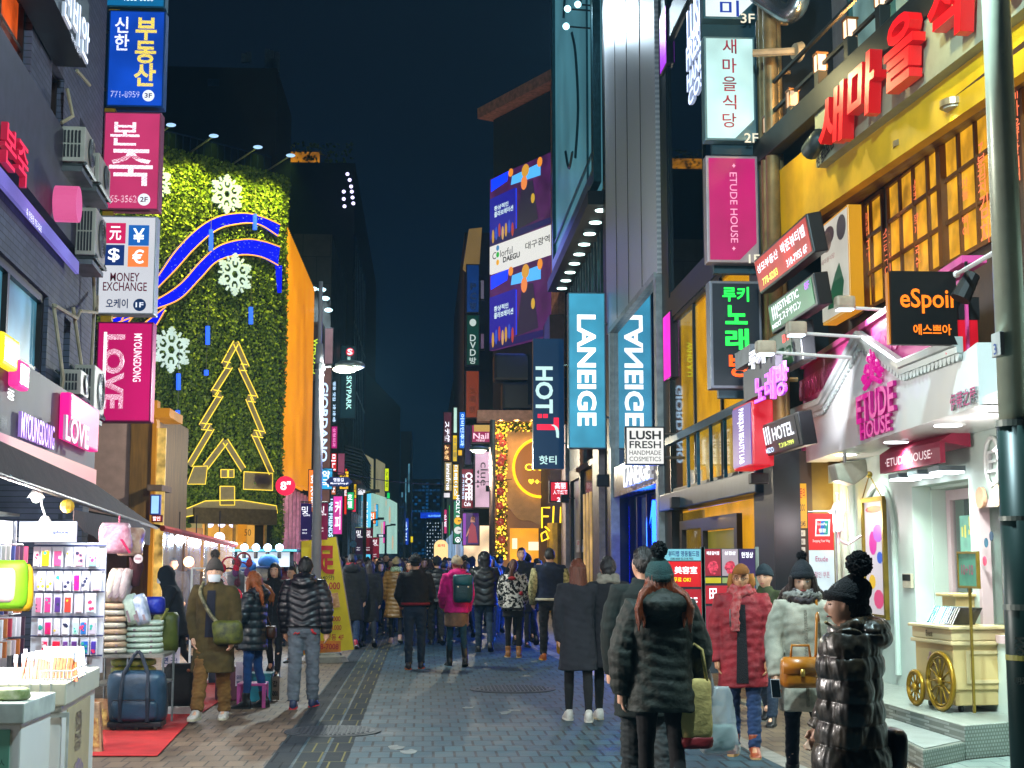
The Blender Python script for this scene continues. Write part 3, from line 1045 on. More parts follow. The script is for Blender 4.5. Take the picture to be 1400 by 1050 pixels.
obj('roof_garden',leaves([(f98.at(f98.uz(366,210)[0],0,-.3),Vector((1,0,0)),Vector((0,-1,0)),6,zr,zr+1.5,170)],0,.3,9),LEAF,bt)['kind']='stuff'
mb=MB()
for(x,y) in[(475,238),(478,246),(480,255),(481,262),(482,270),(483,278),(470,262),(470,272),(471,282)]:
 c=P(x,y,96.5)
 mb.ball(c,.13,6,4)
obj('bulb',mb,E('roof bulbs','d8d0ff',2.2),bt)['kind']='stuff'
# --- left far street: signs and shops
def vsign(label,box,d,face,texts=(),rim='2a2d33',k=.9,name='blade_sign',depth=.3,group=None,sample=False,round_=0):
 pl=front(d)
 s=signbox(name,label,pl,box,face,rim,depth,group,k=k,sample=sample,border=.05)
 for tx in texts:
  st,x,y,w,h,mat=tx[:6]
  text(s,st,pl,x,y,w,h,mat,off=.012,bold=tx[7] if len(tx)>7 else .015,rot=tx[6] if len(tx)>6 else 0)
 return s
gl='signs along the left side of the far street'
BLUEW=E('blue white letters','bfe0ff',1.4)
GREENY=E('lime letters','c8f040',1.1)
vsign('dark vertical sign with lime letters beside the orange louvres',(424,445,441,520),79,'2a2a30',[('WHO.A.U',431,487,7,48,GREENY,1)],k=.5,group=gl)
vsign('pink grey blank panel above the GIORDANO sign',(443,448,456,500),81,'9a7a80',k=.6,group=gl)
vsign('tall brown vertical sign with white GIORDANO letters',(430,497,453,688),80,'6a4a44',[('GIORDANO',443,577,10,108,BLUEW,1,.03)],k=.7,group=gl)
vsign('thin dark sign with teal lettering beside GIORDANO',(453,520,461,580),84,'10222c',[('명동 맛집',457,535,4,26,BLUEW,1),('2층 3층 4층',457,565,4,24,BLUEW,1)],k=.6,group=gl)
vsign('tall dark green hotel SKYPARK sign with red round emblem',(465,472,487,572),92,'06262c',[('SKYPARK',477,537,7,46,E('mint letters','b8f0e8',1.2),1),('HOTEL',477,495,5,14,E('mint letters','b8f0e8',1.2),1)],k=.8,group=gl)
c=P(478.5,481,91.5)
t=thing('round_emblem','red round emblem with white S above the SKYPARK letters','emblem',c)
obj('disc',MB().disc(c,(0,-1,0),.26,.05,20),E('red emblem','d02038',1.1),t)
text(t,'S',front(91.4),478.5,481,7,8,WHITE_LETTER,bold=.03)
vsign('magenta vertical sign below the thin dark sign',(452,582,462,614),84,'b00870',[('성형외과',457,598,4,26,E('pink letters','ff9ad8',1.0),1)],group=gl)
vsign('red and white vertical sign next to the GIORDANO sign',(452,619,461,646),84,'e02020',[('미니',456,632,6,22,WHITE_LETTER,1,.03)],group=gl)
vsign('dull pink panel to the right of the red sign',(461,619,472,650),86,'9c4a68',k=.6,group=gl)
vsign('narrow red vertical sign in front of the dark shop',(470,640,475,704),90,'e02818',[('세일',472.5,668,3,20,WHITE_LETTER,1)],group=gl)
vsign('teal LINE FRIENDS vertical sign with white letters',(447,676,459,736),82,'0a3844',[('LINE FRIENDS',452.5,708,6,52,BLUEW,1,.03)],group=gl)
vsign('dark grey Roem vertical sign in script letters',(459,660,470,711),88,'232a34',[('Roem',464.5,681,8,30,M('silver script','a8b0b8'),1,0)],k=.5,group=gl)
vsign('small mixed lit sign above LINE FRIENDS',(452,663,460,678),83,'b06038',[('Z',456,670,4,6,WHITE_LETTER)],group=gl)
vsign('small yellow lit sign under the grey slatted awning',(483,661,488,682),96,'f0c010',[('약국',485.5,671,3,12,M('brown ink','5a3008'),1)],group=gl)
vsign('lime yellow vertical sign on the dark teal building',(525.5,640,532,672),128,'d8f000',[('노래방',529,656,3,22,M('green ink','206010'),1)],group=gl)
vsign('small green sign right under the lime yellow one',(528.5,673,533.5,682),128,'10d060',group=gl)
vsign('deep blue vertical sign on the far glass tower',(552,708,559,745),190,'1038a8',[('커피',555,726,3,26,BLUEW,1)],group=gl)
vsign('small yellow sign low on the far glass tower',(561,733,565,742),185,'e8d000',group=gl)
GRAYD=M('dark grey shop wall','20262c',.7,var=.2,scale=.6)
FL=Plane((-5.85,80,0),(0,1,0))
sh=thing('fashion_shop','brown fronted fashion shop behind the lamp pole and banners','building',(-6,84,0))
obj('wall',MB().pb(FL,0,12,0,15,8),M('brown shop wall','4a342c',.7),sh)
obj('lit_window',MB().pb(FL,.5,11,.3,3.2,.1,.06),E('warm shop window','d8b8a0',1.3,True,.7,.8),sh)
sh=thing('column_shop','dark shop with tall grey columns and slatted awning','building',(-5.5,98,0))
FL2=Plane((-5.3,93,0),(0,1,0))
obj('wall',MB().pb(FL2,0,24,0,10.5,8),GRAYD,sh)
mb=MB()
for i in range(9):
 mb.pb(FL2,.3+i*2.7,1.0+i*2.7,0,6.2,.3,.31)
obj('column',mb,M('grey column','5a6672',.5,.2),sh)
mb=MB()
for i in range(10):
 mb.prism([FL2.at(0,7.0+i*.22,.1),FL2.at(0,7.0+i*.22+.1,.1),FL2.at(0,6.7+i*.22+.1,1.2),FL2.at(0,6.7+i*.22,1.2)],FL2.r*16)
obj('awning_slat',mb,M('grey slat','6a7076',.5,.3),sh)
obj('lit_window',MB().pb(FL2,.5,23,.4,3.0,.08,.05),E('cool shop window','7aa8c0',1.1,True,.8,.5),sh)
TBP=Plane(P(490,765,117),P(547,765,150)-P(490,765,117))
tbu=lambda px,py=700:TBP.uz(px,py)[0]
sh=thing('teal_building','dark teal building with two pale blank wall panels','building',TBP.at(2,0))
obj('wall',MB().pb(TBP,0,tbu(546),0,17.5,12),M('teal dark wall','123040',.7),sh)
f117=front(116.8)
obj('cornice',MB().pb(f117,f117.uz(470,600)[0],f117.uz(492,600)[0],f117.uz(490,605)[1],f117.uz(490,500)[1],2,0),M('teal dark wall','123040',.7),sh)
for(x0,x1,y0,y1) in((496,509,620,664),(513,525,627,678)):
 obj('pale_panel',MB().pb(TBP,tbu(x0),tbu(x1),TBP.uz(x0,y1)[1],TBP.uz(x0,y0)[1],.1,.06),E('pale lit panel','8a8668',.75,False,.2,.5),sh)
sh=thing('mural_screen','pale mint lit wall with faint cartoon shapes on the far left','screen',TBP.at(5,1.6))
mb=MB().ppoly(TBP.shift(.5),[TBP.shift(.5).uz(*p) for p in((506,757),(543,757),(543,688),(530,681),(506,673))],.3)
obj('panel',mb,E('mint lit mural','9fcabc',.8,True,.12,.3),sh)
mb=MB()
for(x,y,r_) in[(513,697,.6),(533,704,.8),(522,722,.5),(537,742,.7),(528,688,.3)]:
 mb.disc(TBP.shift(.52).hit(x,y),TBP.n,r_,.02,18)
obj('mural_spot',mb,E('peach mural spots','d8c0a0',.7),sh)
f121=front(116.5)
mb=MB().pb(f121,f121.uz(496.5,700)[0],f121.uz(507,700)[0],1.6,7.2,.3)
obj('lit_edge',mb,E('cyan lit edge','58c8f0',1.0,True),sh)
text(sh,'OLIVE YOUNG',f121,500,715,5,60,WHITE_LETTER,rot=1,bold=.02)
for(nm,lab,x0,x1,yt,d,col,gl_) in[('glass_tower','tall dark glass tower with pale reflections at the end of the street',547,562,590,200,'0a2a40',1),('glass_tower','broad dark blue tower filling the far end of the street',556,612,655,330,'081c30',0),('office_tower','dark office tower with rows of tiny white lit windows behind the crowd',583,616,708,240,'0c2030',2),('office_tower','low dark blue block far down the street on the left',536,552,680,170,'0c2436',0)]:
 pl=front(d)
 u0,u1,zt=pl.uz(x0,700)[0],pl.uz(x1,700)[0],pl.uz(580,yt)[1]
 t=block(nm,lab,pl,u0,u1,zt,20,M('far glass '+col,col,.3,.2,var=.3,scale=.1))
 mb=MB()
 if gl_==1:
  for i,(a,b) in enumerate([(.1,.25),(.45,.55),(.7,.85)]):
   mb.pb(pl,u0+(u1-u0)*a,u0+(u1-u0)*b,5+3*i,11+2*i,.05,.1)
  obj('lit_window',mb,E('pale far windows','5a98b0',.5,False,.8,.6),t)  # pale glass reflections drawn as emissive panels
 if gl_==0:
  for j in range(22):
   for i in range(11):
    if(i*5+j*7+i*j)%6<2:
     mb.pb(pl,u0+(u1-u0)*(i+.1)/11,u0+(u1-u0)*(i+.8)/11,zt*(.1+j*.04),zt*(.125+j*.04),.05,.1)
  obj('lit_window',mb,E('blue lit offices','0a5088',.45,False,.9,.15),t)['kind']='stuff'  # glowing panes added to brighten the dark far towers
 if gl_==2:
  for j in range(11):
   for i in range(9):
    if(i*7+j*5)%4:
     uu=u0+(u1-u0)*(i+.3)/9
     mb.pb(pl,uu,uu+(u1-u0)/30,1.8+j*.58,2.0+j*.58,.05,.1)
  obj('lit_window',mb,E('tiny white windows','bfd8e8',.8),t)['kind']='stuff'
  mb=MB().pb(pl,u0-1,u1,zt,zt+.9,2,.1)
  obj('blue_crown',mb,E('blue lit crown','0838c0',1.0,True,.5,1.0),t)
  mb=MB().pb(pl,u0+.3,u1-.2,zt+.2,zt+.5,.05,.16)
  obj('crown_letters',mb,E('pale blue crown letters','60a0ff',1.0,False,.9,4.0),t)
def street_pole(label,px,py_base,r,top_y,head_px,col,steps=()):
 b=G(px,py_base)
 pl=front(b.y)
 t=thing('street_lamp',label,'street lamp',b)
 zt=pl.uz(px,top_y)[1]
 return t,b,pl,zt
t,b,pl,zt=street_pole('tall grey street lamp on the left with a bright oval head',430,905,.09,470,468,'')
mb=MB().tube([(b.x,b.y,0),(b.x,b.y,zt*.95),(b.x,b.y,zt)],[.085,.07,.06],12)
mb.tube([(b.x,b.y,zt),(b.x,b.y,pl.uz(436,385)[1])],.035,8)
obj('pole',mb,M('grey lamp pole','b4b6bc',.5,.0,var=.1),t,smooth=True)
obj('base_disc',MB().disc((b.x+.2,b.y,.09),(0,0,1),.36,.085,28,r2=.3),M('concrete base','6a6860',.8),t)
hz=pl.uz(470,502)[1]
hx=pl.uz(478,505)[0]
obj('arm',MB().tube([(b.x,b.y,hz),(hx-.3,b.y,hz+.02)],.025,6).disc((b.x,b.y,hz+.05),(0,0,1),.095,.1,12),STEEL,t)
obj('lamp_hood',MB().ball((hx,b.y,hz+.03),(.26,.2,.09),14,8),M('lamp hood','8f9a98',.4,.5),t,smooth=True)
obj('lamp_glass',MB().ball((hx-.08,b.y-.05,hz-.045),(.2,.17,.06),14,8),E('lamp glare','fff6d8',6.0),t,smooth=True)
lamp('POINT',(hx,b.y,hz-.28),700,'eef8f0',.12,parent=t)
LPX,LPY=b.x,b.y
def plate(name,label,cat,pl,box,face,texts=(),depth=.04,shape=None,group=None):
 x0,y0,x1,y1=box
 u0,u1=pl.uz(x0,(y0+y1)/2)[0],pl.uz(x1,(y0+y1)/2)[0]
 z1,z0=pl.uz((x0+x1)/2,y0)[1],pl.uz((x0+x1)/2,y1)[1]
 t=thing(name,label,cat,pl.at((u0+u1)/2,z0),0,group)
 mb=MB()
 if shape=='arrow':
  h=(z1-z0)/2
  mb.ppoly(pl,[(u0+h,z0),(u1-h,z0),(u1,z0+h),(u1-h,z1),(u0+h,z1),(u0,z0+h)],depth)
 else:
  mb.pb(pl,u0,u1,z0,z1,depth)
 obj('panel',mb,face,t)
 for tx in texts:
  text(t,tx[0],pl,*tx[1:5],tx[5],off=.005,bold=tx[7] if len(tx)>7 else .015,rot=tx[6] if len(tx)>6 else 0)
 return t
PB2=front(b.y-.12)
plate('direction_sign','blue two-way street name sign on the left lamp pole','sign',PB2,(445,652,482,665),M('street sign blue','143a9a',.4,var=.1),[('명동길',463,656,14,5,WHITE_LETTER),('Myeongdong-gil',464,661,24,3,WHITE_LETTER)],shape='arrow')
BP=M('purple banner cloth','3a1a7a',.7,var=.3,scale=2)
BM_=M('magenta banner cloth','b0105c',.7,var=.3,scale=2)
def banner(label,pl,box,mat):
 x0,y0,x1,y1=box
 k=(x1-x0)/14
 t=plate('street_banner',label,'banner',pl,box,mat,[('및',x0+5.5*k,y0+9*k,8*k,10*k,WHITE_LETTER,0,0),('Love',x0+8*k,y0+15*k,8*k,3*k,WHITE_LETTER,0,0),('서울 빛초롱',x0+5*k,y0+34*k,6*k,2*k,WHITE_LETTER,0,0),('2016.12',x0+5*k,y0+38*k,6*k,2*k,WHITE_LETTER,0,0)],.02)
 u0,z1=pl.uz(x0,y0)
 u1=pl.uz(x1,y0)[0]
 obj('crossbar',MB().tube([pl.at(u0,z1+.02),pl.at(u1,z1+.02)],.015,6),STEEL,t)
 return t
banner('purple festival banner left of the near lamp pole',front(LPY),(411,688,426,738),BP)
banner('magenta festival banner right of the near lamp pole',front(LPY),(434,688,448,738),BM_)
banner('purple festival banner on the far left lamp post',front(62),(486,722,497,758),BP)
banner('magenta festival banner on the far left lamp post',front(62.3),(499,722,510,758),BM_)
banner('magenta festival banner lowest beside the far banners',front(70),(509,735,518.5,765),BM_)
DP=M('dark lamp post','1d242a',.5,.4)
for i,(px,d,ty,lx,lab) in enumerate([(498,62,674,519,'dark lamp post carrying the far purple and magenta banners'),(508,88,711,525,'dark lamp post in front of the mint lit wall'),(527,110,719,541,'thin dark lamp post at the edge of the mint lit wall')]):
 pl=front(d)
 u0=pl.uz(px,765)[0]
 zt=pl.uz(px,ty)[1]
 t=thing('street_lamp',lab,'street lamp',(u0,d,0),0,'dark lamp posts on the far left')
 obj('pole',MB().tube([(u0,d,0),(u0,d,zt)],.08,8),DP,t)
 ue=pl.uz(lx,ty)[0]
 obj('arm',MB().tube([(u0,d,zt),(ue,d,zt+.1)],.06,6).box(ue-.4,ue,d-.15,d+.15,zt+.02,zt+.16),DP,t)
plate('direction_sign','small blue street name sign on the far lamp post','sign',front(87),(515,730,528,735),M('street sign blue','143a9a',.4),[('명동',521,732.5,6,3,WHITE_LETTER)])
c=P(483,744,60)
t=thing('round_road_sign','round blue road sign beside the far purple banner','sign',c)
obj('disc',MB().disc(c,(0,-1,0),.14,.03,20),M('road sign blue','1060b0',.4),t)
obj('post',MB().tube([(c.x,c.y+.04,0),(c.x,c.y+.04,c.z)],.03,6),STEEL,t)
t=thing('overhead_wire','thin dark wire strung across the street above the crowd','wire',P(400,640,50))
mb=MB()
p,q=P(426,638,45),P(700,655,50)
mb.tube([p.lerp(q,i/10)-Vector((0,0,.35*math.sin(math.pi*i/10))) for i in range(11)],.012,4)
obj('strand',mb,BLACK,t)
rs=random.Random(77)
WORDS=['화장품','약국','커피','신발','호텔','안경','마사지','치킨','환전','김밥']
for side in(-1,1):
 for i in range(13):
  d=64+i*7.5+rs.uniform(-2,2)
  xw=(-5.0 if d<116 else-4.2)+rs.uniform(-.2,.3) if side<0 else 2.75-(d-60)*.008+rs.uniform(-.2,.2)
  zc,h,w=rs.uniform(2.9,6.5),rs.uniform(.9,2.2),rs.uniform(.5,.8)
  col,cn=[('e02848','red'),('f0b818','yellow'),('20a0d8','blue'),('e8e8f0','white'),('20b868','green'),('d838a0','pink'),('f07820','orange')][(i*3+side)%7]
  pl=front(d)
  t=thing('blade_sign',f'small far {cn} lit sign on the {"left" if side < 0 else "right"} side, {["first","second","third","fourth","fifth","sixth","seventh","eighth","ninth","tenth","eleventh","twelfth","thirteenth"][i]} one going away','sign',(xw,d,zc),0,'small lit signs far down the street')
  obj('housing',MB().pb(pl,xw-w/2,xw+w/2,zc,zc+h,.25),M('sign rim 2a2d33','2a2d33',.4,.3),t)
  obj('face_panel',MB().pb(pl,xw-w/2+.04,xw+w/2-.04,zc+.04,zc+h-.04,.004,.006),E('far sign '+col,col,1.0,False,.3,1.5),t)
  text(t,'\n'.join(WORDS[(i+5*(side>0))%10]),pl,xw,zc+h/2,w*.55,h*.75,WHITE_LETTER if cn not in('white','yellow') else DARK_LETTER,off=.012,px_units=False,bold=.02)
# --- right side: mirror fronted buildings
RF=Plane((4.34,0,0),(0,-1,0))
du=lambda px:RF.uz(px,700)[0]
TEALG=glassmat('teal mirror glass','2a6a80',.62)
DKG=M('dark teal mullion','0e2028',.4,.4)
lb_=thing('cosmetics_building','teal glass shop building with yellow lit rooms behind the LUSH sign','building',(4.4,21,0))
mb=MB()
RB=RF.shift(-.35)
wall(mb,RF,-25.6,-17.9,0,17,[(-24.9,-18.6,0,2.5),(-24.9,-18.6,2.8,5.9),(-24.9,-18.6,6.3,11),(-24.9,-18.6,11.5,16.4)],.3)
mb.pb(RF,-25.6,-17.9,17,17.3,6,.0)
mb.pb(RF,-18.2,-17.92,0,16.98,6,-.31)
obj('wall',mb,M('dark teal frame wall','101c24',.4,.3,var=.2),lb_)
mb=MB().pb(RF,-25.5,-18,2.5,2.8,.2,.12)
obj('steel_band',mb,M('blue grey steel band','3c5468',.35,.6,var=.15),lb_,bevel=.02)
mb=MB().pb(RF,-24.6,-17.9,3.62,3.74,.1,.16)
for px in(951,965,983,1003,1024):
 mb.pb(RF,du(px)-.02,du(px)+.02,2.8,3.62,.05,.13)
obj('balustrade',mb,M('blue steel rail','1f5872',.35,.6),lb_)
for(z0,z1,nm) in((2.8,5.9,3),(6.3,11,2),(11.5,16.4,2)):
 framed(lb_,RF,-24.9,-18.6,z0,z1,nm,1,DKG,TEALG if z0>3 else glassmat('mezzanine glass','e8ece4',.28),.08,-.02,.06,.03)
mb=MB().pb(RF,-24.85,-18.3,2.81,5.89,.05,-.2)
obj('yellow_room_wall',mb,E('yellow lit plaster','d8a010',1.1,True,.35,2.2),lb_)
mb=MB()
wall(mb,RF,-24.3,-19.8,0,2.3,[(-24.1,-22.4,0,2.15),(-22.25,-20.0,.0,2.1)],.08,-.03)
obj('door_frame',mb,M('black door frame','0c0a08',.4),lb_)
mb=MB().pb(RF,-24.9,-18.6,0,2.49,.05,-.2)
obj('shop_wall',mb,E('amber brick shop wall','d8961a',.7,True,.3,1.5),lb_)
mb=MB().pb(RF,-22.2,-20.05,.0,2.08,.04,-.1)
obj('olive_panel',mb,E('olive lit panel','7a7414',.5,False,.4,1.5),lb_)
mb=MB().pb(RF,-24.8,-22.7,0,2.45,.02,-.14)
obj('shop_glass',mb,glassmat('clear shop glass','d8e4e8',.3),lb_)
mb=MB().pb(RF,du(930),du(915),7.0,16,.05,.05)
obj('neon_strip',mb,E('violet neon strip','b020ff',1.1),lb_) if False else None
lamp('AREA',(3.9,21,2.4),60,'ffc860',(.3,4),(3.2,21,0),parent=lb_)  # added light with no fitting, for the yellow shop's glow outside
s=signbox('facade_screen','magenta lit strip high on the teal building',RF.shift(.02),(902,14,911,96),'a010d8',rim='20102c',k=1.0,depth=.1,sample=True)
s=signbox('facade_screen','magenta lit strip low on the teal building beside the mirrored letters',RF.shift(.02),(907,428,917,520),'f010c8',rim='20102c',k=1.0,depth=.1,sample=True)
t=thing('roof_lettering','large blue white LUSH FRESH HANDMADE COSMETICS letters high on the teal building','sign',RF.at(-19,10))
RFl=RF.shift(.12)
for(st,x,y,w,h) in[('LUSH',955,20,24,54),('FRESH',955,60,26,34),('HAND',955,95,24,24),('COS',956,120,22,22)]:
 text(t,st,RFl,x,y,w,h,E('electric blue white letters','c8d8ff',1.5),extrude=.05,bold=.03)
F24=front(24)
s=signbox('blade_sign','white LUSH fresh handmade cosmetics sign hanging from the glass front',F24,(855,583,909,636),'e8e8e4',rim='1a2430',depth=.12,var=.04,k=.95,brackets=.35)
INK=M('sign ink','16181c',.5)
for(st,y,h,bo) in[('LUSH',595,12,.03),('FRESH',608,10,.015),('HANDMADE',619,6,0),('COSMETICS',627.5,6,0)]:
 text(s,st,F24,882,y,43,h,INK,off=.012,bold=bo)
 if True:
  pass
def perf_mat():
 m=bpy.data.materials.new('perforated silver metal')
 m.use_nodes=True
 nt=m.node_tree
 b=nt.nodes['Principled BSDF']
 tc=nt.nodes.new('ShaderNodeTexCoord')
 mp=nt.nodes.new('ShaderNodeMapping')
 mp.inputs['Rotation'].default_value=(R(35),0,0)
 mp.inputs['Scale'].default_value=(1,1.2,1.2)
 nt.links.new(tc.outputs['Object'],mp.inputs[0])
 w=nt.nodes.new('ShaderNodeTexWave')
 w.inputs['Scale'].default_value=3.2
 w.bands_direction='Z'
 w.inputs['Distortion'].default_value=.3
 nt.links.new(mp.outputs[0],w.inputs['Vector'])
 r=nt.nodes.new('ShaderNodeValToRGB')
 r.color_ramp.elements[0].color=(.4,.44,.5,1)
 r.color_ramp.elements[1].color=(.7,.72,.76,1)
 nt.links.new(w.outputs[0],r.inputs[0])
 nt.links.new(r.outputs[0],b.inputs['Base Color'])
 b.inputs['Metallic'].default_value=.2
 b.inputs['Roughness'].default_value=.42
 bp=nt.nodes.new('ShaderNodeBump')
 bp.inputs['Strength'].default_value=.25
 nt.links.new(w.outputs[0],bp.inputs['Height'])
 nt.links.new(bp.outputs[0],b.inputs['Normal'])
 return m
PERF=perf_mat()
tw=thing('metal_tower','tall silver perforated metal shop tower with mirror glass and a deep blue store below','building',(4.4,30,0))
mb=MB().pb(RF,-33.2,-25.8,6.95,24,6,.05)
obj('metal_skin',mb,PERF,tw)
mb=MB()
for i in range(1,4):
 mb.pb(RF,-33.2+i*1.85,-33.17+i*1.85,7,24,.02,.06)
obj('panel_seam',mb,M('seam shade','2c3036',.5),tw)  # darker strips along the panel joints
mb=MB().pb(RF,-32.3,-26,3.75,6.9,.05,.0)
obj('mirror_glass',mb,glassmat('blue mirror glass','1a86b0',.78,.01),tw)
mb=MB().pb(RF,-32.3,-26,3.75,6.9,.05,-.5)
obj('glass_backing',mb,E('blue lit backing','0a6c9c',.8,True,.3,.6),tw)
mb=MB().pb(RF,-32.5,-25.9,6.86,6.98,.2,.1).pb(RF,-32.5,-32.32,0,6.86,.2,.1).pb(RF,-25.98,-25.7,0,6.86,.25,.1)
obj('white_frame',mb,M('pale frame','9aa4a8',.4,.3),tw)
mb=MB().pb(RF,-32.3,-26,3.05,3.72,.3,.05)
obj('marble_band',mb,M('rosy marble band','7a6a68',.25,var=.35,scale=2),tw)
text(tw,'LANEIGE',RF.shift(.08),875,647,36,28,WHITE_LETTER,extrude=.08,bold=.03)
BLUE=E('deep blue lit store','0a38f0',1.8,True,.5,1.2)
mb=MB().pb(RF,-32.3,-26,0,3.02,.1,-.9)
obj('blue_store',mb,BLUE,tw)
mb=MB()
for(a,c) in((-30.8,-30.65),(-29.4,-29.3),(-28.0,-27.9),(-26.8,-26.7)):
 mb.pb(RF,a,c,0,3.0,.1,-.25)
obj('store_mullion',mb,M('blue mullion','10204a',.3,.5),tw)
mb=MB().pb(RF,-32.3,-26,0,3.02,.02,-.3)
obj('store_glass',mb,glassmat('blue shop glass','4a78ff',.25,.03),tw)
mb=MB()
rs=random.Random(4)
for i in range(26):
 c=RF.at(rs.uniform(-32,-26.2),rs.choice([1.2,1.9,2.4,2.7])+rs.uniform(-.1,.1),-.82)
 mb.ball(c,rs.uniform(.02,.05),6,4)
obj('store_light',mb,E('cyan store lights','80c8ff',2.0),tw)['kind']='stuff'
lamp('AREA',(4.85,29.2,1.7),650,'2a70ff',(5.5,2.4),(0,27.5,.4),parent=tw)
mb=MB().pb(RF,-34.3,-33.22,0,24,5,-.02)
obj('dark_slot',mb,M('dark slot','060a0e',.5),tw)
for i,(px,py) in enumerate([(776,12),(774,36),(790,6)]):
 c=P(px,py,35)
 t=thing('canopy_spotlight',['cyan spotlight at the top edge above the tall lightbox','second cyan spotlight just under the top one','cyan spotlight nearest the picture top'][i],'lamp',c)
 obj('lamp_head',MB().ball(c,.09,8,6),E('cyan lamp','b8f8ff',3.0),t)
 obj('bracket',MB().tube([c,c+Vector((.7,.1,0))],.025,5),DARKSTEEL,t)
 lamp('SPOT',c-Vector((.2,.1,.15)),220,'d8f0ff',.1,(4.3,29.5,11),95,.9,parent=t)
F33=front(33)
s=signbox('blade_sign','tall pale blue LANEIGE sign in white letters reading downwards',F33,(777,400,828,613),'3a94b4',rim='6aa0b4',depth=.3,k=1.0,var=.22,brackets=.3,border=.03)
WL=E('pure white letters','ffffff',1.5)
text(s,'LANEIGE',F33,802,506,26,152,WL,off=.012,rot=1,bold=.03)
ln=thing('cosmetics_store','store building with lit teal lightbox above a canopy of small spotlights','building',(4.5,40,0))
mb=MB().pb(RF,-46,-34.3,0,24,6,-.5)
obj('wall',mb,M('slate wall','23303a',.5,.2),ln)
mb=MB().pb(RF,-45.6,-34.4,5.8,10.4,.06,-.4)
obj('striped_wall',mb,M('pale striped wall','9aa8a8',.5,var=.1),ln)
mb=MB()
for i in range(16):
 mb.pb(RF,-45.6+i*.7,-45.5+i*.7,5.8,10.4,.1,-.3)
obj('wall_fin',mb,M('dark fin','1c343c',.5),ln)
mb=MB().pb(RF,-46,-34.3,10.4,10.75,.9,.35)
obj('canopy',mb,M('dark canopy','0a1216',.5),ln)
mb=MB().pb(RF,-46,-34.4,11.2,24,.3,.1)
obj('lightbox',mb,E('teal lit glass poster','4a8290',.62,True,.4,.25),ln)
mb=MB()
wall(mb,RF,-46,-34.35,11.0,24.1,[(-45.6,-34.8,11.4,23.8)],.2,.2)
mb.pb(RF,-36.2,-36.1,11.4,23.8,.05,.16).pb(RF,-45.6,-34.8,11.9,11.98,.05,.16)
obj('lightbox_frame',mb,M('teal metal frame','2a5a64',.35,.5),ln)
mb=MB()
for i,pts in enumerate([[(-43,22),(-42,21),(-41.6,19.6),(-42.4,18.4)],[(-40,17),(-39,16),(-38.4,14.2),(-39.2,13)],[(-42,14),(-41,13.2),(-40,13.4)],[(-38.2,20),(-37.8,18.4),(-38.4,17.6),(-37.6,17)]]):
 mb.tube([RF.at(a,c,.12) for a,c in smooth_line(pts,4)],.05,4)
obj('poster_line',mb,M('poster line','1c4650',.5),ln)
CY=E('cyan canopy lamp','d8fff8',3.5)
for i in range(9):
 uu=-45.2+i*1.3
 c=RF.at(uu,10.36,-.05)
 t=thing('canopy_spotlight','round downlight in the dark canopy, number %s from the street end'%['nine','eight','seven','six','five','four','three','two','one'][i],'lamp',c,0,'downlights in the dark canopy')
 obj('lamp_lens',MB().disc(c,(0,0,-1),.16,.05,14),CY,t)
 obj('lamp_ring',MB().disc(c+Vector((0,0,.02)),(0,0,-1),.2,.03,14),STEEL,t)
 lamp('SPOT',c-Vector((0,0,.05)),70,'c8fff0',.1,c-Vector((0,0,5)),95,.8,parent=t)
mb=MB().pb(RF,-44,-42.6,0,5.7,.3,.12).pb(RF,-35.6,-34.4,0,5.7,.3,.12)
obj('pale_column',mb,M('mauve column','9a8f98',.5),ln)
mb=MB().pb(RF,-42.5,-38.8,0,5.7,.1,.0)
obj('grey_panel',mb,M('blue grey panel','5a6a76',.35,.4),ln)
mb=MB()
wall(mb,RF,-41.6,-35.7,0,4.2,[(-41.4,-39.0,0,3.9),(-38.7,-35.9,0,4.05)],.15,.1)
obj('black_frame',mb,BLACK,ln)
mb=MB().pb(RF,-38.7,-35.9,0,4.05,.05,.02)
obj('dark_window',mb,M('dark window','141a1c',.15),ln)
mb=MB()
for i in range(4):
 mb.pb(RF,-38.4+i*.75,-38.25+i*.75,.2,3.4,.05,.06)
obj('window_light',mb,E('amber shelf lights','c8a060',.7,False,.5),ln)
plate('notice','small red and white notice on the grey store panel','notice',RF.shift(.06),(788,738,797,755),M('notice white','b8bccc',.5),[('금연',792,742,6,5,M('notice red','b01830'))])
F40=front(40)
s=signbox('blade_sign','tall navy HOT:T sign in white letters with a red and white T',F40,(729,463,771,641),'0a2a4a',rim='0a2038',depth=.4,k=.9,var=.1,brackets=.8,border=.0)
PW=E('off white letters','b8dcd8',1.1)
text(s,'HOT',F40,744,533,24,64,PW,off=.012,rot=1,bold=.03)
REDT=E('red logo','f01840',1.1)
for(x0,y0,x1,y1) in[(735,566,741,571.5),(742.5,566,749,571.5),(734,580,757,588),(757,571,764,588)]:
 u0,z1=F40.uz(x0,y0)
 u1,z0=F40.uz(x1,y1)
 obj('logo_bar',MB().pb(F40,u0,u1,z0,z1,.004,.012),REDT,s)
q=[F40.uz(*p) for p in smooth_line([(753,581),(758,584),(760,591),(760.5,598)],3)+smooth_line([(764,599),(764,590),(762,584),(757,580.5)],3)]
obj('logo_tail',MB().ppoly(F40,q,.004,.02),PW,s)
text(s,'핫티',F40,749,629,24,12,PW,off=.012,bold=.02)
t=block('narrow_building','narrow dark building behind the HOT:T sign',front(48),front(48).uz(752,600)[0],front(48).uz(772,600)[0],front(48).uz(760,430)[1],5,M('dusk wall','3a2c34',.7))
s=vsign('red pharmacy style sign with white Chinese characters under the HOT:T sign',(751,657,778,687),42,'d81030',[('高丽',766,664,15,9,WHITE_LETTER),('人蔘紅蔘',766,673,20,6,WHITE_LETTER),('2F',766,683,9,6,WHITE_LETTER,0,.03)],sample=True)
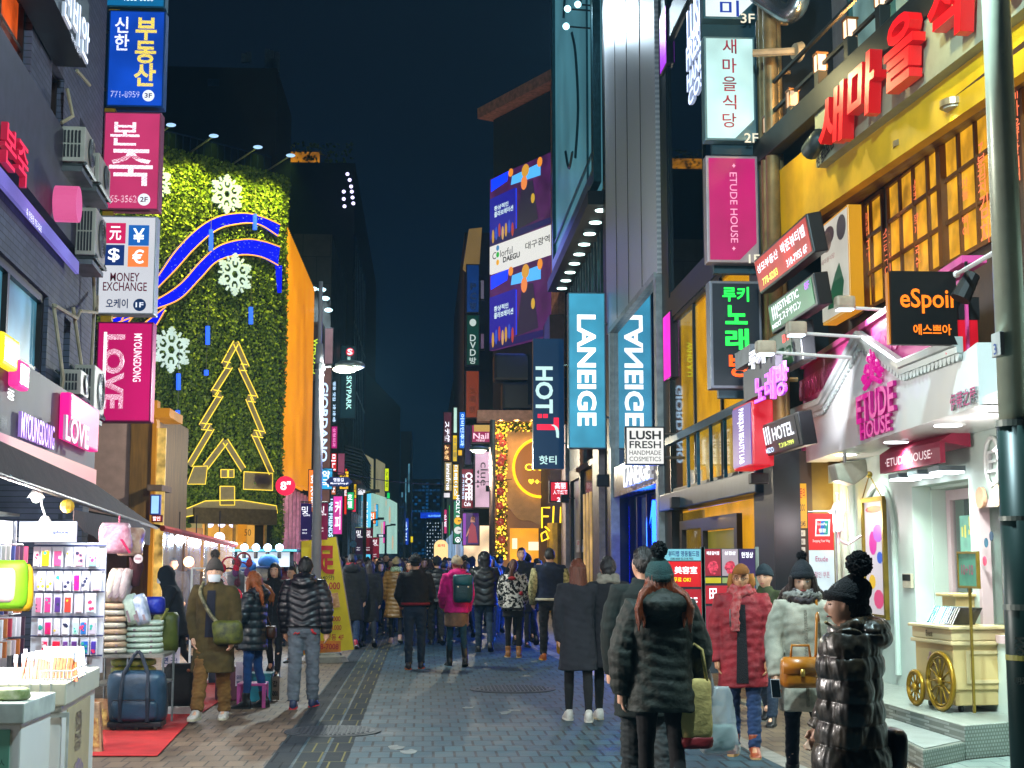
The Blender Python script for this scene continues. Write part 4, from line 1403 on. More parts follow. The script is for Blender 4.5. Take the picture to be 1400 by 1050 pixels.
s=vsign('small red and white sign half hidden behind the LANEIGE sign',(768,605,776,640),44,'a02030',[('마사지',772,622,5,26,WHITE_LETTER,1)])
c=P(772,681,41)
t=thing('floodlight','small dark floodlight box under the red sign','lamp',c)
obj('housing',MB().box(c.x-.12,c.x+.12,c.y-.1,c.y+.1,c.z-.12,c.z+.1),BLACK,t,bevel=.02)
obj('arm',MB().tube([c,c+Vector((.5,.2,0))],.02,5),DARKSTEEL,t)
F52=front(52)
st=thing('screen_tower','tower with two stacked video screens and a salmon cornice','building',P(715,760,54))
SPL=Plane(P(672,765,54),P(757,765,50.2)-P(672,765,54))
su=lambda px,py=400:SPL.uz(px,py)[0]
sz=lambda px,py:SPL.uz(px,py)[1]
U2=su(757)
mb=MB().pb(SPL,0,U2+.7,7.3,sz(700,150),6,-.05)
obj('wall',mb,M('navy screen tower','0f1c30',.6),st)
mb=MB().pb(SPL,-.3,U2+.75,sz(672,163),sz(672,149),.9,.5)
mb.pb(SPL,U2+.3,U2+.75,8,sz(672,163),.3,.3)
obj('cornice',mb,M('salmon cornice','d89880',.7),st)
def screen(label,px0,yt,px1,yb):
 t=thing('video_screen',label,'screen',SPL.at(U2/2,sz(672,yb)))
 z0,z1=sz(672,yb),sz(672,yt)
 H=z1-z0
 mb=MB().pb(SPL,.0,U2,z0,z1,.15,.1)
 obj('screen_face',mb,E('violet stage picture','3a1040',1.3,False,.5,1.0),t)
 def shape(col,pts,k=.9,off=.106):
  q=[(U2*x,z0+H*y) for x,y in pts]
  obj('picture_shape',MB().ppoly(SPL,q,.003,off),E('screen '+col,col,k),t)
 el=lambda cx,cy,rx,ry:[(cx+rx*math.cos(a),cy+ry*math.sin(a)) for a in[2*math.pi*i/14 for i in range(14)]]
 shape('0830f0',[(.02,.8),(.3,.86),(.32,1),(.02,.98)],1.5)
 shape('4aa0e0',[(.36,.78),(.84,.74),(.84,.92),(.38,.9)],1.2)
 shape('2018a0',[(.0,.1),(.42,.12),(.44,.72),(.0,.7)],.7,.1045)
 shape('1030d0',[(.44,.12),(.46,.12),(.46,.7),(.44,.7)],1.2,.109)
 shape('c89030',el(.6,.9,.06,.09),1.0,.11)
 shape('e08040',el(.58,.73,.05,.1),1.0,.114)
 shape('e08828',el(.36,.96,.04,.06),1.0,.112)
 shape('e08828',el(.83,.93,.04,.07),1.0,.112)
 shape('2a2038',[(.45,.1),(.8,.14),(.72,.72),(.55,.74)],.8,.108)
 shape('c8a030',el(.72,.46,.03,.07),.9,.112)
 shape('181050',[(0,0),(1,.02),(1,.1),(0,.1)],.9,.107)
 for i in range(7):
  shape(['c89838','3050c0','b04030','d0a060'][i%4],el(.06+.055*i,.13+.03*(i%3),.02,.1),.8,.112)
 W3=E('screen white letters','cfe8e8',1.0)
 text(t,'환상적인',SPL,U2*.2,z0+H*.53,U2*.24,H*.07,W3,off=.112,px_units=False,bold=.02)
 text(t,'콜라보레이션',SPL,U2*.24,z0+H*.44,U2*.32,H*.08,W3,off=.112,px_units=False,bold=.02)
 return t
screen('upper video screen showing a singer on a dark stage, above the white Daegu strip',672,246,757,338)
screen('lower video screen with the same singer, under the white Daegu strip',672,377,757,480)
t=thing('screen_strip','white screen strip reading Colorful DAEGU between the two video screens','screen',SPL.at(U2/2,sz(672,377)))
z0,z1=sz(672,376),sz(672,338.6)
obj('screen_face',MB().pb(SPL,0,U2,z0,z1,.15,.103),E('white screen','d8d8d4',.95,True),t)
INK=M('sign ink','16181c',.5)
Hs=z1-z0
text(t,'C  lorful',SPL,U2*.22,z0+Hs*.62,U2*.34,Hs*.25,INK,off=.11,px_units=False,bold=0)
text(t,'DAEGU',SPL,U2*.37,z0+Hs*.36,U2*.28,Hs*.2,INK,off=.11,px_units=False,bold=.03)
text(t,'대구광역',SPL,U2*.79,z0+Hs*.56,U2*.38,Hs*.26,INK,off=.11,px_units=False,bold=.01)
for(x,y,c) in[(.14,.86,'2878b0'),(.14,.62,'18a838'),(.14,.34,'e8a818')]:
 obj('logo_dot',MB().disc(SPL.at(U2*x,z0+Hs*y,.112),SPL.n,Hs*.1,.004,16),E('dot '+c,c,.9),t)
lamp('AREA',SPL.at(U2/2,11,.5),260,'5a70e8',(3,6),SPL.at(U2/2,9,8))  # light with no fitting, added for the glow of the screens
cl=thing('jewellery_shop','gold lit shop front with garlands, round clue sign and open doorway','building',P(720,765,52))
c0,c1=F52.uz(674,700)[0],F52.uz(790,700)[0]
cz=lambda py:F52.uz(700,py)[1]
mb=MB()
d0,d1=F52.uz(697,700)[0],F52.uz(755,700)[0]
wall(mb,F52,c0,c1,0,cz(566),[(d0,d1,0,cz(722))],.3)
obj('wall',mb,M('peach felt wall','b48462',.8,var=.12,scale=1.5),cl)
mb=MB().pb(F52,c0-.6,c1,cz(578),cz(563),.8,.6)
obj('lintel',mb,M('pink lintel','b08878',.6),cl)
mb=MB().pb(F52,c0,c1,0,cz(715),.1,-2)
obj('interior',mb,E('amber shop interior','f0a028',.9,True,.5,.7),cl)
for(x0,x1,y0,y1) in((704,711,735,750),(727,743,740,752),(745,752,735,750)):
 mb=MB().pb(F52,F52.uz(x0,740)[0],F52.uz(x1,740)[0],cz(y1),cz(y0),.05,-1.6)
 obj('display_case',mb,E('white display','ffe8c0',1.1),cl)
cc=F52.uz(738,640)
mb=MB()
pts=[]
for i in range(72):
 a=2*math.pi*i/72
 r_=2.05+.14*abs(math.sin(a*7))
 pts.append((cc[0]+.05+r_*.86*math.cos(a),cc[1]+.0+r_*.95*math.sin(a)))
obj('cloud_panel',MB().ppoly(F52,pts,.1,.08),M('tan felt cloud','d0a478',.9,var=.1),cl)
ring=[F52.at(cc[0]+.98*math.cos(a),cc[1]+1.06*math.sin(a),.22) for a in[2*math.pi*i/48 for i in range(49)]]
obj('ring_light',MB().tube(ring,.05,8),E('yellow ring light','ffc018',1.7),cl)
obj('sign_disc',MB().ppoly(F52,[(cc[0]+.92*math.cos(a),cc[1]+1.0*math.sin(a)) for a in[2*math.pi*i/40 for i in range(40)]],.1,.12),E('amber sign disc','b8702c',.55),cl)
text(cl,'clue',F52,737,637,40,14,E('yellow neon word','ffe030',1.6),off=.16,bold=.0,extrude=.05)
text(cl,'♥◆♣♠',F52,738,659,32,7,E('yellow neon word','ffe030',1.6),off=.16,bold=0)
rs=random.Random(11)
gar,bulbs=MB(),MB()
def garland(x0,x1,y0,y1,n):
 for i in range(n):
  x,y=rs.uniform(x0,x1),rs.uniform(y0,y1)
  c=F52.shift(.12+rs.uniform(0,.15)).hit(x,y)
  if i%3==0:
   bulbs.ball(c,rs.uniform(.022,.042),5,3)
  else:
   a=Vector((rs.gauss(0,1),rs.gauss(0,1),rs.gauss(0,1))).normalized()*.09
   b_=Vector((rs.gauss(0,1),rs.gauss(0,1),rs.gauss(0,1))).normalized()*.05
   gar.add([c-a,c+b_,c+a,c-b_],[(0,1,2,3)])
garland(678,693,580,765,800)
garland(678,736,570,590,300)
garland(756,772,715,765,260)
obj('garland',gar,LEAF,cl)['kind']='stuff'
obj('garland_bulb',bulbs,E('warm fairy bulbs','ffc83a',2.2),cl)['kind']='stuff'
for i,(x,y) in enumerate([(683,597),(687,606),(687,626),(684,633),(684,653),(684,672),(683,692),(684,714),(686,738)]):
 c=F52.shift(.35).hit(x,y)
 t=thing('garland_flower','coral paper flower on the garland, number %s from the top'%['one','two','three','four','five','six','seven','eight','nine'][i],'flower',c,0,'coral flowers on the gold garland')
 for k in range(5):
  a=2*math.pi*k/5+i
  obj('petal',MB().ball(c+Vector((math.cos(a)*.08,-.02,math.sin(a)*.08)),(.075,.035,.075),8,5),M('coral petal','e0584c',.7),t)
 obj('flower_heart',MB().ball(c+Vector((0,-.05,0)),.045,6,4),M('pale petal','f0a890',.7),t)
for i,x in enumerate((684,706,728)):
 c=F52.shift(.35).hit(x,571)
 t=thing('shop_spotlight','warm spotlight under the pink lintel, number %s from the left'%['one','two','three'][i],'lamp',c,0,'spotlights under the pink lintel')
 obj('lamp_lens',MB().ball(c,.1,8,6),E('warm lamp glare','fff0c0',5),t)
 obj('lamp_can',MB().tube([c+Vector((0,0,.04)),c+Vector((0,0,.3))],.08,8),DARKSTEEL,t)
 lamp('SPOT',c-Vector((0,.25,.1)),130,'ffcf80',.1,c+Vector((0,-.1,-5)),110,.8,parent=t)
for i,(x0,y0,x1,y1,lab) in enumerate([(675,484,729,521,'wide dark box screen above the gold shop'),(686,523,729,562,'lower dark box standing on the pink lintel')]):
 u0,z1=F52.uz(x0,y0)
 u1,z0=F52.uz(x1,y1)
 t=thing('dark_screen_box',lab,'screen box',F52.at((u0+u1)/2,z0))
 obj('housing',MB().pb(F52,u0,u1,z0,z1,1.0,.2),M('soot black','060c14',.6),t,bevel=.1)
 obj('mesh_front',MB().pb(F52,u0+.1,u1-.1,z0+.1,z1-.1,.01,.212),M('dark mesh','0a1018',.5),t)
F45=front(45)
t=thing('neon_figure','yellow neon rope figure of tumbling letters beside the gold doorway','light decoration',P(757,765,45))
mb=MB()
for pts in([(741,722),(741,694),(752,694)],[(741,706),(750,706)],[(757,692),(756,716),(766,716),(767,693)],[(770,718),(768,692),(777,712),(778,690)],[(740,730),(746,726),(750,736),(741,740),(740,730)],[(768,728),(775,726),(777,738),(769,740),(768,728)],[(745,720),(752,726),(760,722),(764,726)],[(758,724),(758,756)],[(764,724),(765,756)]):
 for o_ in(0,.16):
  mb.tube([F45.shift(o_).hit(*p) for p in pts],.028,6)
obj('rope_light',mb,E('yellow neon rope','ffcf20',1.8),t)
obj('trunk_post',MB().tube([F45.at(F45.uz(761,740)[0],0),F45.at(F45.uz(761,740)[0],F45.uz(761,715)[1])],.3,12),M('gold post','a8842a',.5,.3),t)
F44=front(44)
t=thing('street_lamp','pink grey street lamp post in front of the gold shop with a flat oval head','street lamp',F44.at(F44.uz(673,765)[0],0))
u0=F44.uz(673,700)[0]
zt=F44.uz(673,574)[1]
obj('pole',MB().tube([F44.at(u0,0),F44.at(u0,zt)],[.11,.085],10),M('pinkish pole','8a7470',.5,.3),t,smooth=True)
zl=F44.uz(655,614)[1]
ul=F44.uz(654,614)[0]
obj('arm',MB().tube([F44.at(u0,zl+.05),F44.at(ul+.2,zl+.05)],.03,6),STEEL,t)
obj('lamp_hood',MB().ball(F44.at(ul,zl),(.3,.22,.1),12,8),M('lamp hood','8f9a98',.4,.5),t,smooth=True)
obj('lamp_glass',MB().ball(F44.at(ul,zl-.07),(.2,.16,.05),12,8),E('lamp glare','fff6d8',6.0),t)
obj('control_box',MB().pb(F44,u0-.2,u0-.1,F44.uz(673,672)[1],F44.uz(673,664)[1],.2,.1),BLACK,t)
lamp('POINT',F44.at(ul,zl-.3),800,'fff0d0',.12,parent=t)
gr_='signs along the right side of the far street'
for(lab,x0,x1,yt,d,col) in[('dark teal building carrying the PC, DVD and song room signs',634,674,318,66,'16222e'),('dark building behind the yellow and green vertical signs',619,642,520,99,'102030'),('far dark building behind the brown and beige vertical signs',608,624,575,125,'0c1c2c')]:
 pl=front(d)
 t=block('shop_building',lab,pl,pl.uz(x0,600)[0],pl.uz(x1,600)[0]+(6 if d>70 else 0),pl.uz(650,yt)[1],25,M('night wall '+col,col,.6,var=.2))
 mb=MB().pb(pl,pl.uz(x0,750)[0],pl.uz(x1,750)[0],.2,3.2,.1,.05)
 obj('lit_shopfront',mb,E('mixed shop glow','e8c8a0',1.3,True,.8,.7),t)
 SPx=Plane((pl.uz(x0,750)[0]-.05,d,0),(0,-1,0))
 mb=MB().pb(SPx,-24,0,.2,3.4,.1,.05)
 obj('lit_shopfront',mb,E('mixed shop glow cold','88a8d0',.6,True,.9,.8),t)
t=thing('roof_sign_panel','slanted beige lit roof panel high above the blue PC room sign','sign',P(645,380,64))
f64=front(64)
q=[f64.uz(*p) for p in((633,366),(641,313),(659,311),(655,368),(637,370))]
obj('panel',MB().ppoly(f64,q,.4),E('beige lit panel','8a7040',.55,False,.2,.6),t)
g1=M('faint grey letters','5a78a0',.5)
vsign('blue rounded vertical PC room sign, unlit letters',(637,361,656,428),62,'0a2f6a',[('P',647,392,8,9,g1),('C',647,405,8,9,g1),('방',647,418,9,10,g1)],k=.8,group=gr_)
WG=E('pale grey letters','c0d0cc',.8)
vsign('dark green vertical DVD room sign',(637,430,656,500),62,'043428',[('●',646.5,441,9,10,WG),('D',646.5,462,8,9,WG),('V',646.5,472,8,9,WG),('D',646.5,482,8,9,WG),('방',646.5,493,9,9,WG)],k=.8,group=gr_)
g2=M('faint orange letters','c07048',.5)
vsign('orange brown vertical song room sign',(636,506,656,572),62,'7a2c08',[('노',646.5,533,9,10,g2),('래',646.5,546,9,10,g2),('방',646.5,560,9,10,g2)],k=.8,group=gr_)
vsign('thin pale panel beside the blue PC room sign',(656,382,663,410),64,'6a6478',k=.6,group=gr_)
vsign('thin pale panel beside the dark green sign',(656,455,663,478),64,'6a5470',k=.6,group=gr_)
s=vsign('magenta Nail sign with a cream top',(644,580,671,606),58,'980850',[('Nail',657.5,596,21,8,E('pink white letters','ffd8e8',1.0)),('네일샵',657,602,12,3,E('pink white letters','ffd8e8',1.0))],group=gr_,sample=True)
f58=front(58)
obj('cream_top',MB().pb(f58,f58.uz(648,585)[0],f58.uz(670,585)[0],f58.uz(655,590)[1],f58.uz(655,581)[1],.004,.014),E('cream top','c8a050',.8),s)
GI=M('grey ink','4a4a52',.5)
vsign('pale pink clue sign with grey script reading downwards',(648,616,671,695),57,'d0a8c0',[('clue',662,648,10,32,GI,1,0),('♥ ◆ ♣ ♠',653.5,655,3,24,GI,1,0)],group=gr_,sample=True)
vsign('wine red COFFEE sign reading downwards',(630,640,648,696),64,'780c28',[('COFFEE',641,665,10,38,WHITE_LETTER,1,.04),('Cafe',639,689,9,6,WHITE_LETTER),('2F 커피볶는집',633.5,665,3,34,BLUEW,1)],group=gr_)
vsign('dark violet blank vertical sign over the COFFEE sign',(635,580,645,636),65,'200c40',k=.7,group=gr_)
vsign('brown vertical sign with white Japanese characters on the far right row',(606,563,618,606),100,'4a2230',[('ステ館',611.5,590,7,28,WHITE_LETTER,1,.03)],group=gr_)
vsign('orange lettered brown sign under the Japanese sign',(606,607,617,631),100,'5a2c08',[('よもぎ',611,619,6,20,E('pale orange letters','ffd090',1.2),1,.03)],group=gr_)
vsign('beige vertical innisfree sign in white italics',(607,631,618.5,672),100,'9a8858',[('innisfree',613,652,6,36,WHITE_LETTER,1)],group=gr_,k=.9)
vsign('white lit small sign right under the innisfree sign',(606,673,616,681),100,'e8e4e8',group=gr_)
vsign('long bright yellow vertical sign, upper of two',(618,594,626,632),65.2,'f0c808',[('화장품',622,612,4,28,M('white paint letters','ffffff'),1)],group=gr_,sample=True)
vsign('mint white vertical sign above the yellow one',(619,556,626,593),65.2,'b8e0d0',group=gr_)
vsign('long bright yellow vertical sign, lower of two',(618,634,628,684),65.4,'e8b808',[('더페이스',623,657,5,42,BLUEW,1)],group=gr_)
vsign('yellow square sign jutting over the blue vertical sign',(625,614,633,624),65,'f0b808',group=gr_)
vsign('bright blue vertical sign behind the yellow ones',(627,562,637,614),65.7,'1068d8',[('이비인후과',632,588,5,44,BLUEW,1)],group=gr_)
vsign('teal vertical sign with white HOLLY letters on the far right row',(619,684,630,744),65.4,'0c7858',[('HOLLY HO',626,697,5,40,WHITE_LETTER,1)],group=gr_)
vsign('thin bright green vertical sign near the street end',(613,690,619,744),110,'30b040',group=gr_)
vsign('thin pink vertical sign beside the green one',(606.5,696,611.5,730),112,'c03870',[('신발',609,712,3,18,WHITE_LETTER,1)],group=gr_)
for i,(x,y,r,c1_,lab) in enumerate([(626,712,5,'f0b018','round yellow sign in the right row above the white one'),(626,738,5.2,'0a5a40','round green and white emblem sign low in the right row'),(626,725,5,'d8d8d8','rounded white sign between the yellow and green round signs')]):
 d=64.7
 c=P(x,y,d)
 t=thing('round_sign',lab,'sign',c)
 rr=r/FPX*d
 obj('disc',MB().disc(c,(0,-1,0),rr,.15,22),E('round '+c1_,c1_,.9),t)
 if i==1:
  obj('emblem_ring',MB().tube([c+Vector((math.cos(a)*rr*.62,-.02,math.sin(a)*rr*.62)) for a in[2*math.pi*k/20 for k in range(21)]],rr*.09,5),WHITE_LETTER,t)
  obj('emblem_mark',MB().ball(c+Vector((0,-.02,-.02)),(rr*.3,.02,rr*.4),8,6),WHITE_LETTER,t)
 obj('bracket',MB().tube([c,c+Vector((.8,.1,0))],.03,5),STEEL,t)
s=vsign('purple poster lightbox with a figure in a red dress',(632,700,656,746),60,'38105c',[],group=gr_,sample=True)
f60=front(60)
for(pts,c_) in[([(640,742),(641,722),(645,714),(650,720),(653,742)],'9a3048'),([(643,714),(644,707),(649,707),(649,714)],'c08870'),([(641,722),(637,733),(638,734),(643,724)],'c08870'),([(644,710),(646,704),(650,706),(650,714)],'3a1c18'),([(633,745),(633,702),(637,702),(637,745)],'8830b0')]:
 obj('poster_shape',MB().ppoly(f60,[f60.uz(*p) for p in pts],.003,.014+.002*len(c_)),E('poster '+c_,c_,.8),s)
c=P(603,765,80)
t=thing('snack_booth','cream lit rounded snack booth sign with red letters above the crowd','booth',(c.x,c.y,0))
f80_=front(80)
u0,u1=f80_.uz(593.5,750)[0],f80_.uz(612.5,750)[0]
zt=f80_.uz(603,738)[1]
q=[(u0,1.4),(u1,1.4)]+[((u0+u1)/2+(u1-u0)/2*math.cos(a),zt-.35+.35*math.sin(a)) for a in[math.pi*i/10 for i in range(11)]]
obj('sign_face',MB().ppoly(f80_,q,.3),E('cream lit face','ffd890',1.0,True),t)
text(t,'호떡',f80_,603,746,10,4,E('red booth letters','e03010',1.0),bold=.03)
obj('counter',MB().pb(f80_,u0,u1,0,1.38,.7,-.05),M('booth red','902018',.6),t)
# --- right blade signs near the restaurant
F17=front(17.5)
gq='projecting signs beside the restaurant'
TEALB=M('teal sign backing','16404c',.5,var=.1)
def backing(s,box):
 x0,y0,x1,y1=box
 u0,z1=F17.uz(x0,y0)
 u1,z0=F17.uz(x1,y1)
 obj('backing',MB().pb(F17,u0,u1,z0,z1,.12,-.2),TEALB,s)
 mb=MB()
 for zz in(z0+.25,z1-.25):
  mb.tube([F17.at(u1-.05,zz,-.26),F17.at(u1+.45,zz,-.26)],.03,8)
 obj('bracket',mb,M('cream pipe','a89878',.5,.3),s)
CREAM=E('cream sign letters','e8e0c8',.9)
s=signbox('blade_sign','white and teal projecting sign marked 3F at the top edge',F17,(961,-60,1034,26),'d8e4e4',rim='3a6470',chamfer=.22,group=gq,border=.03,depth=.2)
backing(s,(962,-62,1038,46))
text(s,'미',F17,997,12,26,22,E('navy lit letters','1838a0',.8),off=.014,bold=.01)
text(s,'3F',F17,1021,27,19,13,CREAM,off=.05)
s=signbox('blade_sign','white and turquoise projecting sign with red brush letters marked 2F',F17,(963,50,1033,192),'b8e0dc',rim='6f8f94',chamfer=.25,group=gq,border=.03,depth=.2,var=.35,k=.95)
backing(s,(976,62,1043,206))
CR=M('crimson lettering','a8103c',.5)
for ch,y in zip('새마을식당',(64,90,115,140,165)):
 text(s,ch,F17,997,y,19,20,CR,off=.016,bold=.01)
text(s,'2F',F17,1026,190,19,13,CREAM,off=.05)
s=signbox('blade_sign','magenta projecting ETUDE HOUSE sign in pale letters reading downwards',F17,(966,213,1037,359),'c00068',rim='b0a0a4',chamfer=.22,group=gq,border=.035,depth=.2,var=.22,k=.8)
backing(s,(978,226,1046,370))
text(s,'ETUDE HOUSE',F17,1003,284,10,96,E('pale rose letters','f0a0c0',1.0),off=.014,rot=1,bold=0)
text(s,'✦',F17,1003,227,5,6,E('pale rose letters','f0a0c0',1.0),off=.014)
text(s,'✦',F17,1003,340,5,6,E('pale rose letters','f0a0c0',1.0),off=.014)
text(s,'1F',F17,1030,355,15,12,CREAM,off=.05)
s=signbox('blade_sign','dark projecting song room sign in green neon with an orange last letter',F17,(971,384,1042,531),'0a1a26',rim='7a7f8c',chamfer=.22,group=gq,border=.035,depth=.25,k=.9)
backing(s,(985,392,1050,542))
GN=E('green neon letters','20ff50',1.4)
text(s,'루키',F17,1005,403,36,20,GN,off=.02,bold=.025,extrude=.02)
text(s,'노',F17,1006,431,30,26,GN,off=.02,bold=.03,extrude=.02)
text(s,'래',F17,1007,465,32,30,GN,off=.02,bold=.03,extrude=.02)
text(s,'방',F17,1011,500,30,32,E('orange neon letter','ff5a10',1.4),off=.02,bold=.03,extrude=.02)
mb=MB()
for(x,dy,r) in[(1053,17.4,.06),(1063,17.2,.09),(1072,17.3,.06),(1047,17.6,.035)]:
 p=P(x,500,dy)
 mb.tube([(p.x,p.y,3.2),(p.x,p.y,13)],r,10)
t=thing('drain_pipe','cream and dark vertical pipes beside the projecting signs','pipes',P(1062,500,17.4))
obj('pipe',mb,M('weathered cream pipe','8a7850',.45,.4,var=.3),t,smooth=True)
# --- restaurant and pink shop building
RB5=Plane((5.2,0,0),(0,-1,0))
EV=Plane(P(1036,765,18.36),P(1346,765,12.1)-P(1036,765,18.36))
ev=lambda px:EV.uz(px,700)[0]
EV1=ev(1346)+6
rb=thing('restaurant_building','building with yellow canopy, wooden restaurant windows and a railed balcony above the pink shop','building',(5.3,14,0))
wins=[(-16.9,-15.55,4.55,5.85),(-15.4,-11.95,4.55,5.85),(-11.75,-8.5,4.55,5.85)]
mb=MB()
wall(mb,RB5,-17.9,-5,3.0,6.2,wins,.2)
mb.pb(RB5,-17.9,-5,6.2,16,.2,-.3)
mb.pb(RB5,-17.9,-17.6,0,16,4,-.31)
obj('wall',mb,M('dark brown wall','35220f',.7,var=.3),rb)
WOOD=M('amber wood','5e3810',.45,var=.35,scale=4,stretch=(1,1,.25))
AMB=E('amber lit pane','e0a020',.68,True,.55,4)
for(a,b,c,d_),nu in zip(wins,(3,8,8)):
 framed(rb,RB5,a,b,c,d_,nu,3,WOOD,AMB,.045,.03,.05,.035)
 obj('sash',MB().pb(RB5,(a+b)/2-.06,(a+b)/2+.06,c,d_,.1,.06),WOOD,rb)
MENU=E('red white menu letters','ff7a50',1.0)
for ch,x,y in[('차돌',1322,258,),('안심',1288,285),('박이',1323,308),('향이',1254,307),('국수',1256,351),('구이',1290,334),('왕갈비',1187,310),('소금',1214,327),('고기',1187,345),('삼겹',1251,262),('구이',1216,362)]:
 text(rb,'\n'.join(ch),RB5.shift(.0),x,y,9,30 if len(ch)==2 else 40,MENU,off=.02,bold=0)
for ch,x,y in[('7분\n김치',1346,230),('된장\n찌개',1393,215),('새마을',1392,150),('김치',1350,300)]:
 text(rb,'\n'.join(ch.replace('\n','')),RB5.shift(.0),x,y,12,70,MENU,off=.03,bold=.01)
YEL=M('yellow painted canopy','c8a00c',.5,var=.25,scale=2)
mb=MB()
mb.ppoly(EV,[(0,5.65),(EV1,5.65),(EV1,6.5),(.4,6.5)],.12,.0)
mb.prism([EV.at(0,5.65,.0),EV.at(0,5.65,-.12),EV.at(0,6.4,-1.0),EV.at(0,6.5,-.12)],EV.r*.02)
obj('canopy_face',mb,YEL,rb)
mb=MB()
mb.prism([EV.at(0,5.66,-.12),EV.at(EV1,5.66,-.12),(5.19,EV.at(EV1,0).y,5.95),(5.19,EV.at(0,0).y,5.95)],(0,0,.05))
obj('soffit',mb,brickmat('wood plank soffit','5a3a1c','4c3018','201008',4,.12,.5,.006,.3,'yx',noisy=.3),rb)
for i,(x,y,on) in enumerate([(1306,145,0),(1240,200,1),(1183,247,1),(1133,290,0)]):
 q=ray(x,y)
 c=EYE+q*((5.78-EYE.z)/q.z)
 t=thing('downlight',['round unlit downlight nearest the lamp pole under the yellow canopy','lit violet white downlight under the canopy above the wide window','lit violet white downlight under the canopy near the narrow window','round unlit downlight farthest along the yellow canopy'][i],'lamp',c,0,'downlights under the yellow canopy')
 obj('lamp_lens',MB().disc(c-Vector((0,0,.03)),(0,0,-1),.11,.05,18),E('violet white lamp','e8d8ff',4) if on else M('dull lamp glass','b0a890',.4),t)
 obj('lamp_ring',MB().disc(c-Vector((0,0,.01)),(0,0,-1),.14,.06,18),M('lamp ring','9a8a6a',.4,.5),t)
 lamp('SPOT',c-Vector((0,0,.08)),120 if on else 50,'ffd890',.08,c-Vector((-.3,0,4)),130,.8,parent=t)  # dull lenses cast a weaker beam as well
sgn=thing('restaurant_sign','grey sign panel with big red three dimensional Korean letters on the yellow canopy','sign',EV.at(ev(1116),6.2,.1))
ESg=EV.shift(.12)
up=ESg.uz(1116,237)[0]
obj('panel',MB().pb(EV,up,EV1,EV.uz(1116,240)[1],EV.uz(1116,240)[1]+.62,.2,.12),M('pale grey green panel','8a8f78',.5,var=.12),sgn)
REDL=E('red block letters','f01018',.95)
for ch,x,y,w,h in[('새',1158,163,38,78),('마',1199,122,40,84),('을',1252,70,42,94),('식',1318,5,52,110),('당',1400,-70,60,130)]:
 text(sgn,ch,ESg,x,y,w,h,REDL,off=.05,bold=.025,extrude=.13,shear=.12)
text(sgn,'명동2호점',ESg,1128,207,24,22,DARK_LETTER,bold=.02,tilt=12)
t=thing('floodlight','grey cylinder floodlight under the dark balcony beam','lamp',EV.hit(1112,200))
c=EV.shift(.25).hit(1112,200)
obj('housing',MB().tube([c+EV.r*.22+Vector((0,0,.06)),c-EV.r*.1-Vector((0,0,.03))],[.09,.11],12),M('floodlight grey','3a4646',.5,.4),t,smooth=True)
obj('lens',MB().disc(c-EV.r*.11-Vector((0,0,.03)),-EV.r-Vector((0,0,.3)),.09,.02,14),M('lens glass','5a7a90',.1),t)
for uu in(2.5,6.5):
 lamp('SPOT',EV.at(uu,7.3,1.2),160,'fff0b0',.1,EV.at(uu+.3,6.0,0),130,.9,'canopy_light')  # spots added with no fitting to brighten the yellow canopy
zb_=EV.uz(1052,224)[1]
BEAM=M('dark balcony steel','23241f',.5,.3,var=.2)
obj('balcony_beam',MB().pb(EV,ev(1052)-.1,EV1,zb_,zb_+.3,.16,.16).pb(EV,ev(1052)-.1,EV1,zb_+.05,zb_+.1,1.2,.0),BEAM,rb,bevel=.01)
rl=thing('balcony_railing','dark steel balcony railing along the beam above the red letters','railing',EV.at(0,zb_+.3))
mb=MB()
for zz in(.25,.62):
 mb.pb(EV,ev(1052),EV1,zb_+.3+zz,zb_+.34+zz,.04,.08)
obj('rail',mb,BEAM,rl)
for i,(x,yt) in enumerate([(1060,153),(1094,118),(1134,68),(1177,20),(1223,-25)]):
 uu=EV.uz(x,200)[0]
 z1=EV.uz(x,yt+28)[1]
 obj('post',MB().pb(EV,uu-.06,uu+.06,zb_+.3,z1,.12,.14),BEAM,rl,bevel=.008)
 t=thing('post_lantern',['small square lantern on the first railing post, hardly lit','small square lantern on the second railing post, dim','glowing square lantern on the third railing post','glowing square lantern on the fourth railing post','square lantern on the railing post at the top edge'][i],'lamp',EV.at(uu,z1),0,'lanterns on the balcony posts')
 k=(.45,.5,1.6,1.6,1.6)[i]
 obj('lantern_glass',MB().pb(EV,uu-.055,uu+.055,z1+.01,z1+.19,.11,.135),E('lantern glow %s'%k,'ffd8b0',k),t)
 mb=MB().pb(EV,uu-.07,uu+.07,z1+.19,z1+.215,.14,.15)
 for(a,b_) in((-.065,.145),(.055,.145),(-.065,.035),(.055,.035)):
  mb.pb(EV,uu+a,uu+a+.012,z1,z1+.19,.012,b_)
 obj('lantern_frame',mb,M('lantern frame','7a4a10',.4,.3),t)
 if i in(2,3):
  lamp('POINT',EV.at(uu,z1+.3,-.35),70,'ffc070',.06,parent=t)
BW=Plane((5.45,0,0),(0,-1,0))
mb=MB().pb(BW,-17.8,BW.uz(1103,100)[0],6.9,14,.05,.03)
obj('yellow_wall',mb,M('ochre stucco','a87818',.8,var=.3),rb)
b0,b1=BW.uz(1104,60)[0],BW.uz(1136,60)[0]
mb=MB()
for i in range(34):
 z_=7.4+i*.13
 mb.prism([BW.at(b0,z_,.06),BW.at(b1,z_,.06),BW.at(b1,z_+.08,.1),BW.at(b0,z_+.08,.1)],BW.n*.02)
obj('louvre_panel',mb,M('steel louvre','7a8c90',.35,.6),rb)
b2=BW.uz(1168,60)[0]
obj('grey_board',MB().pb(BW,b1+.03,b2,6.9,11.5,.05,.08),M('scribbled grey board','8a9098',.6,var=.15),rb)
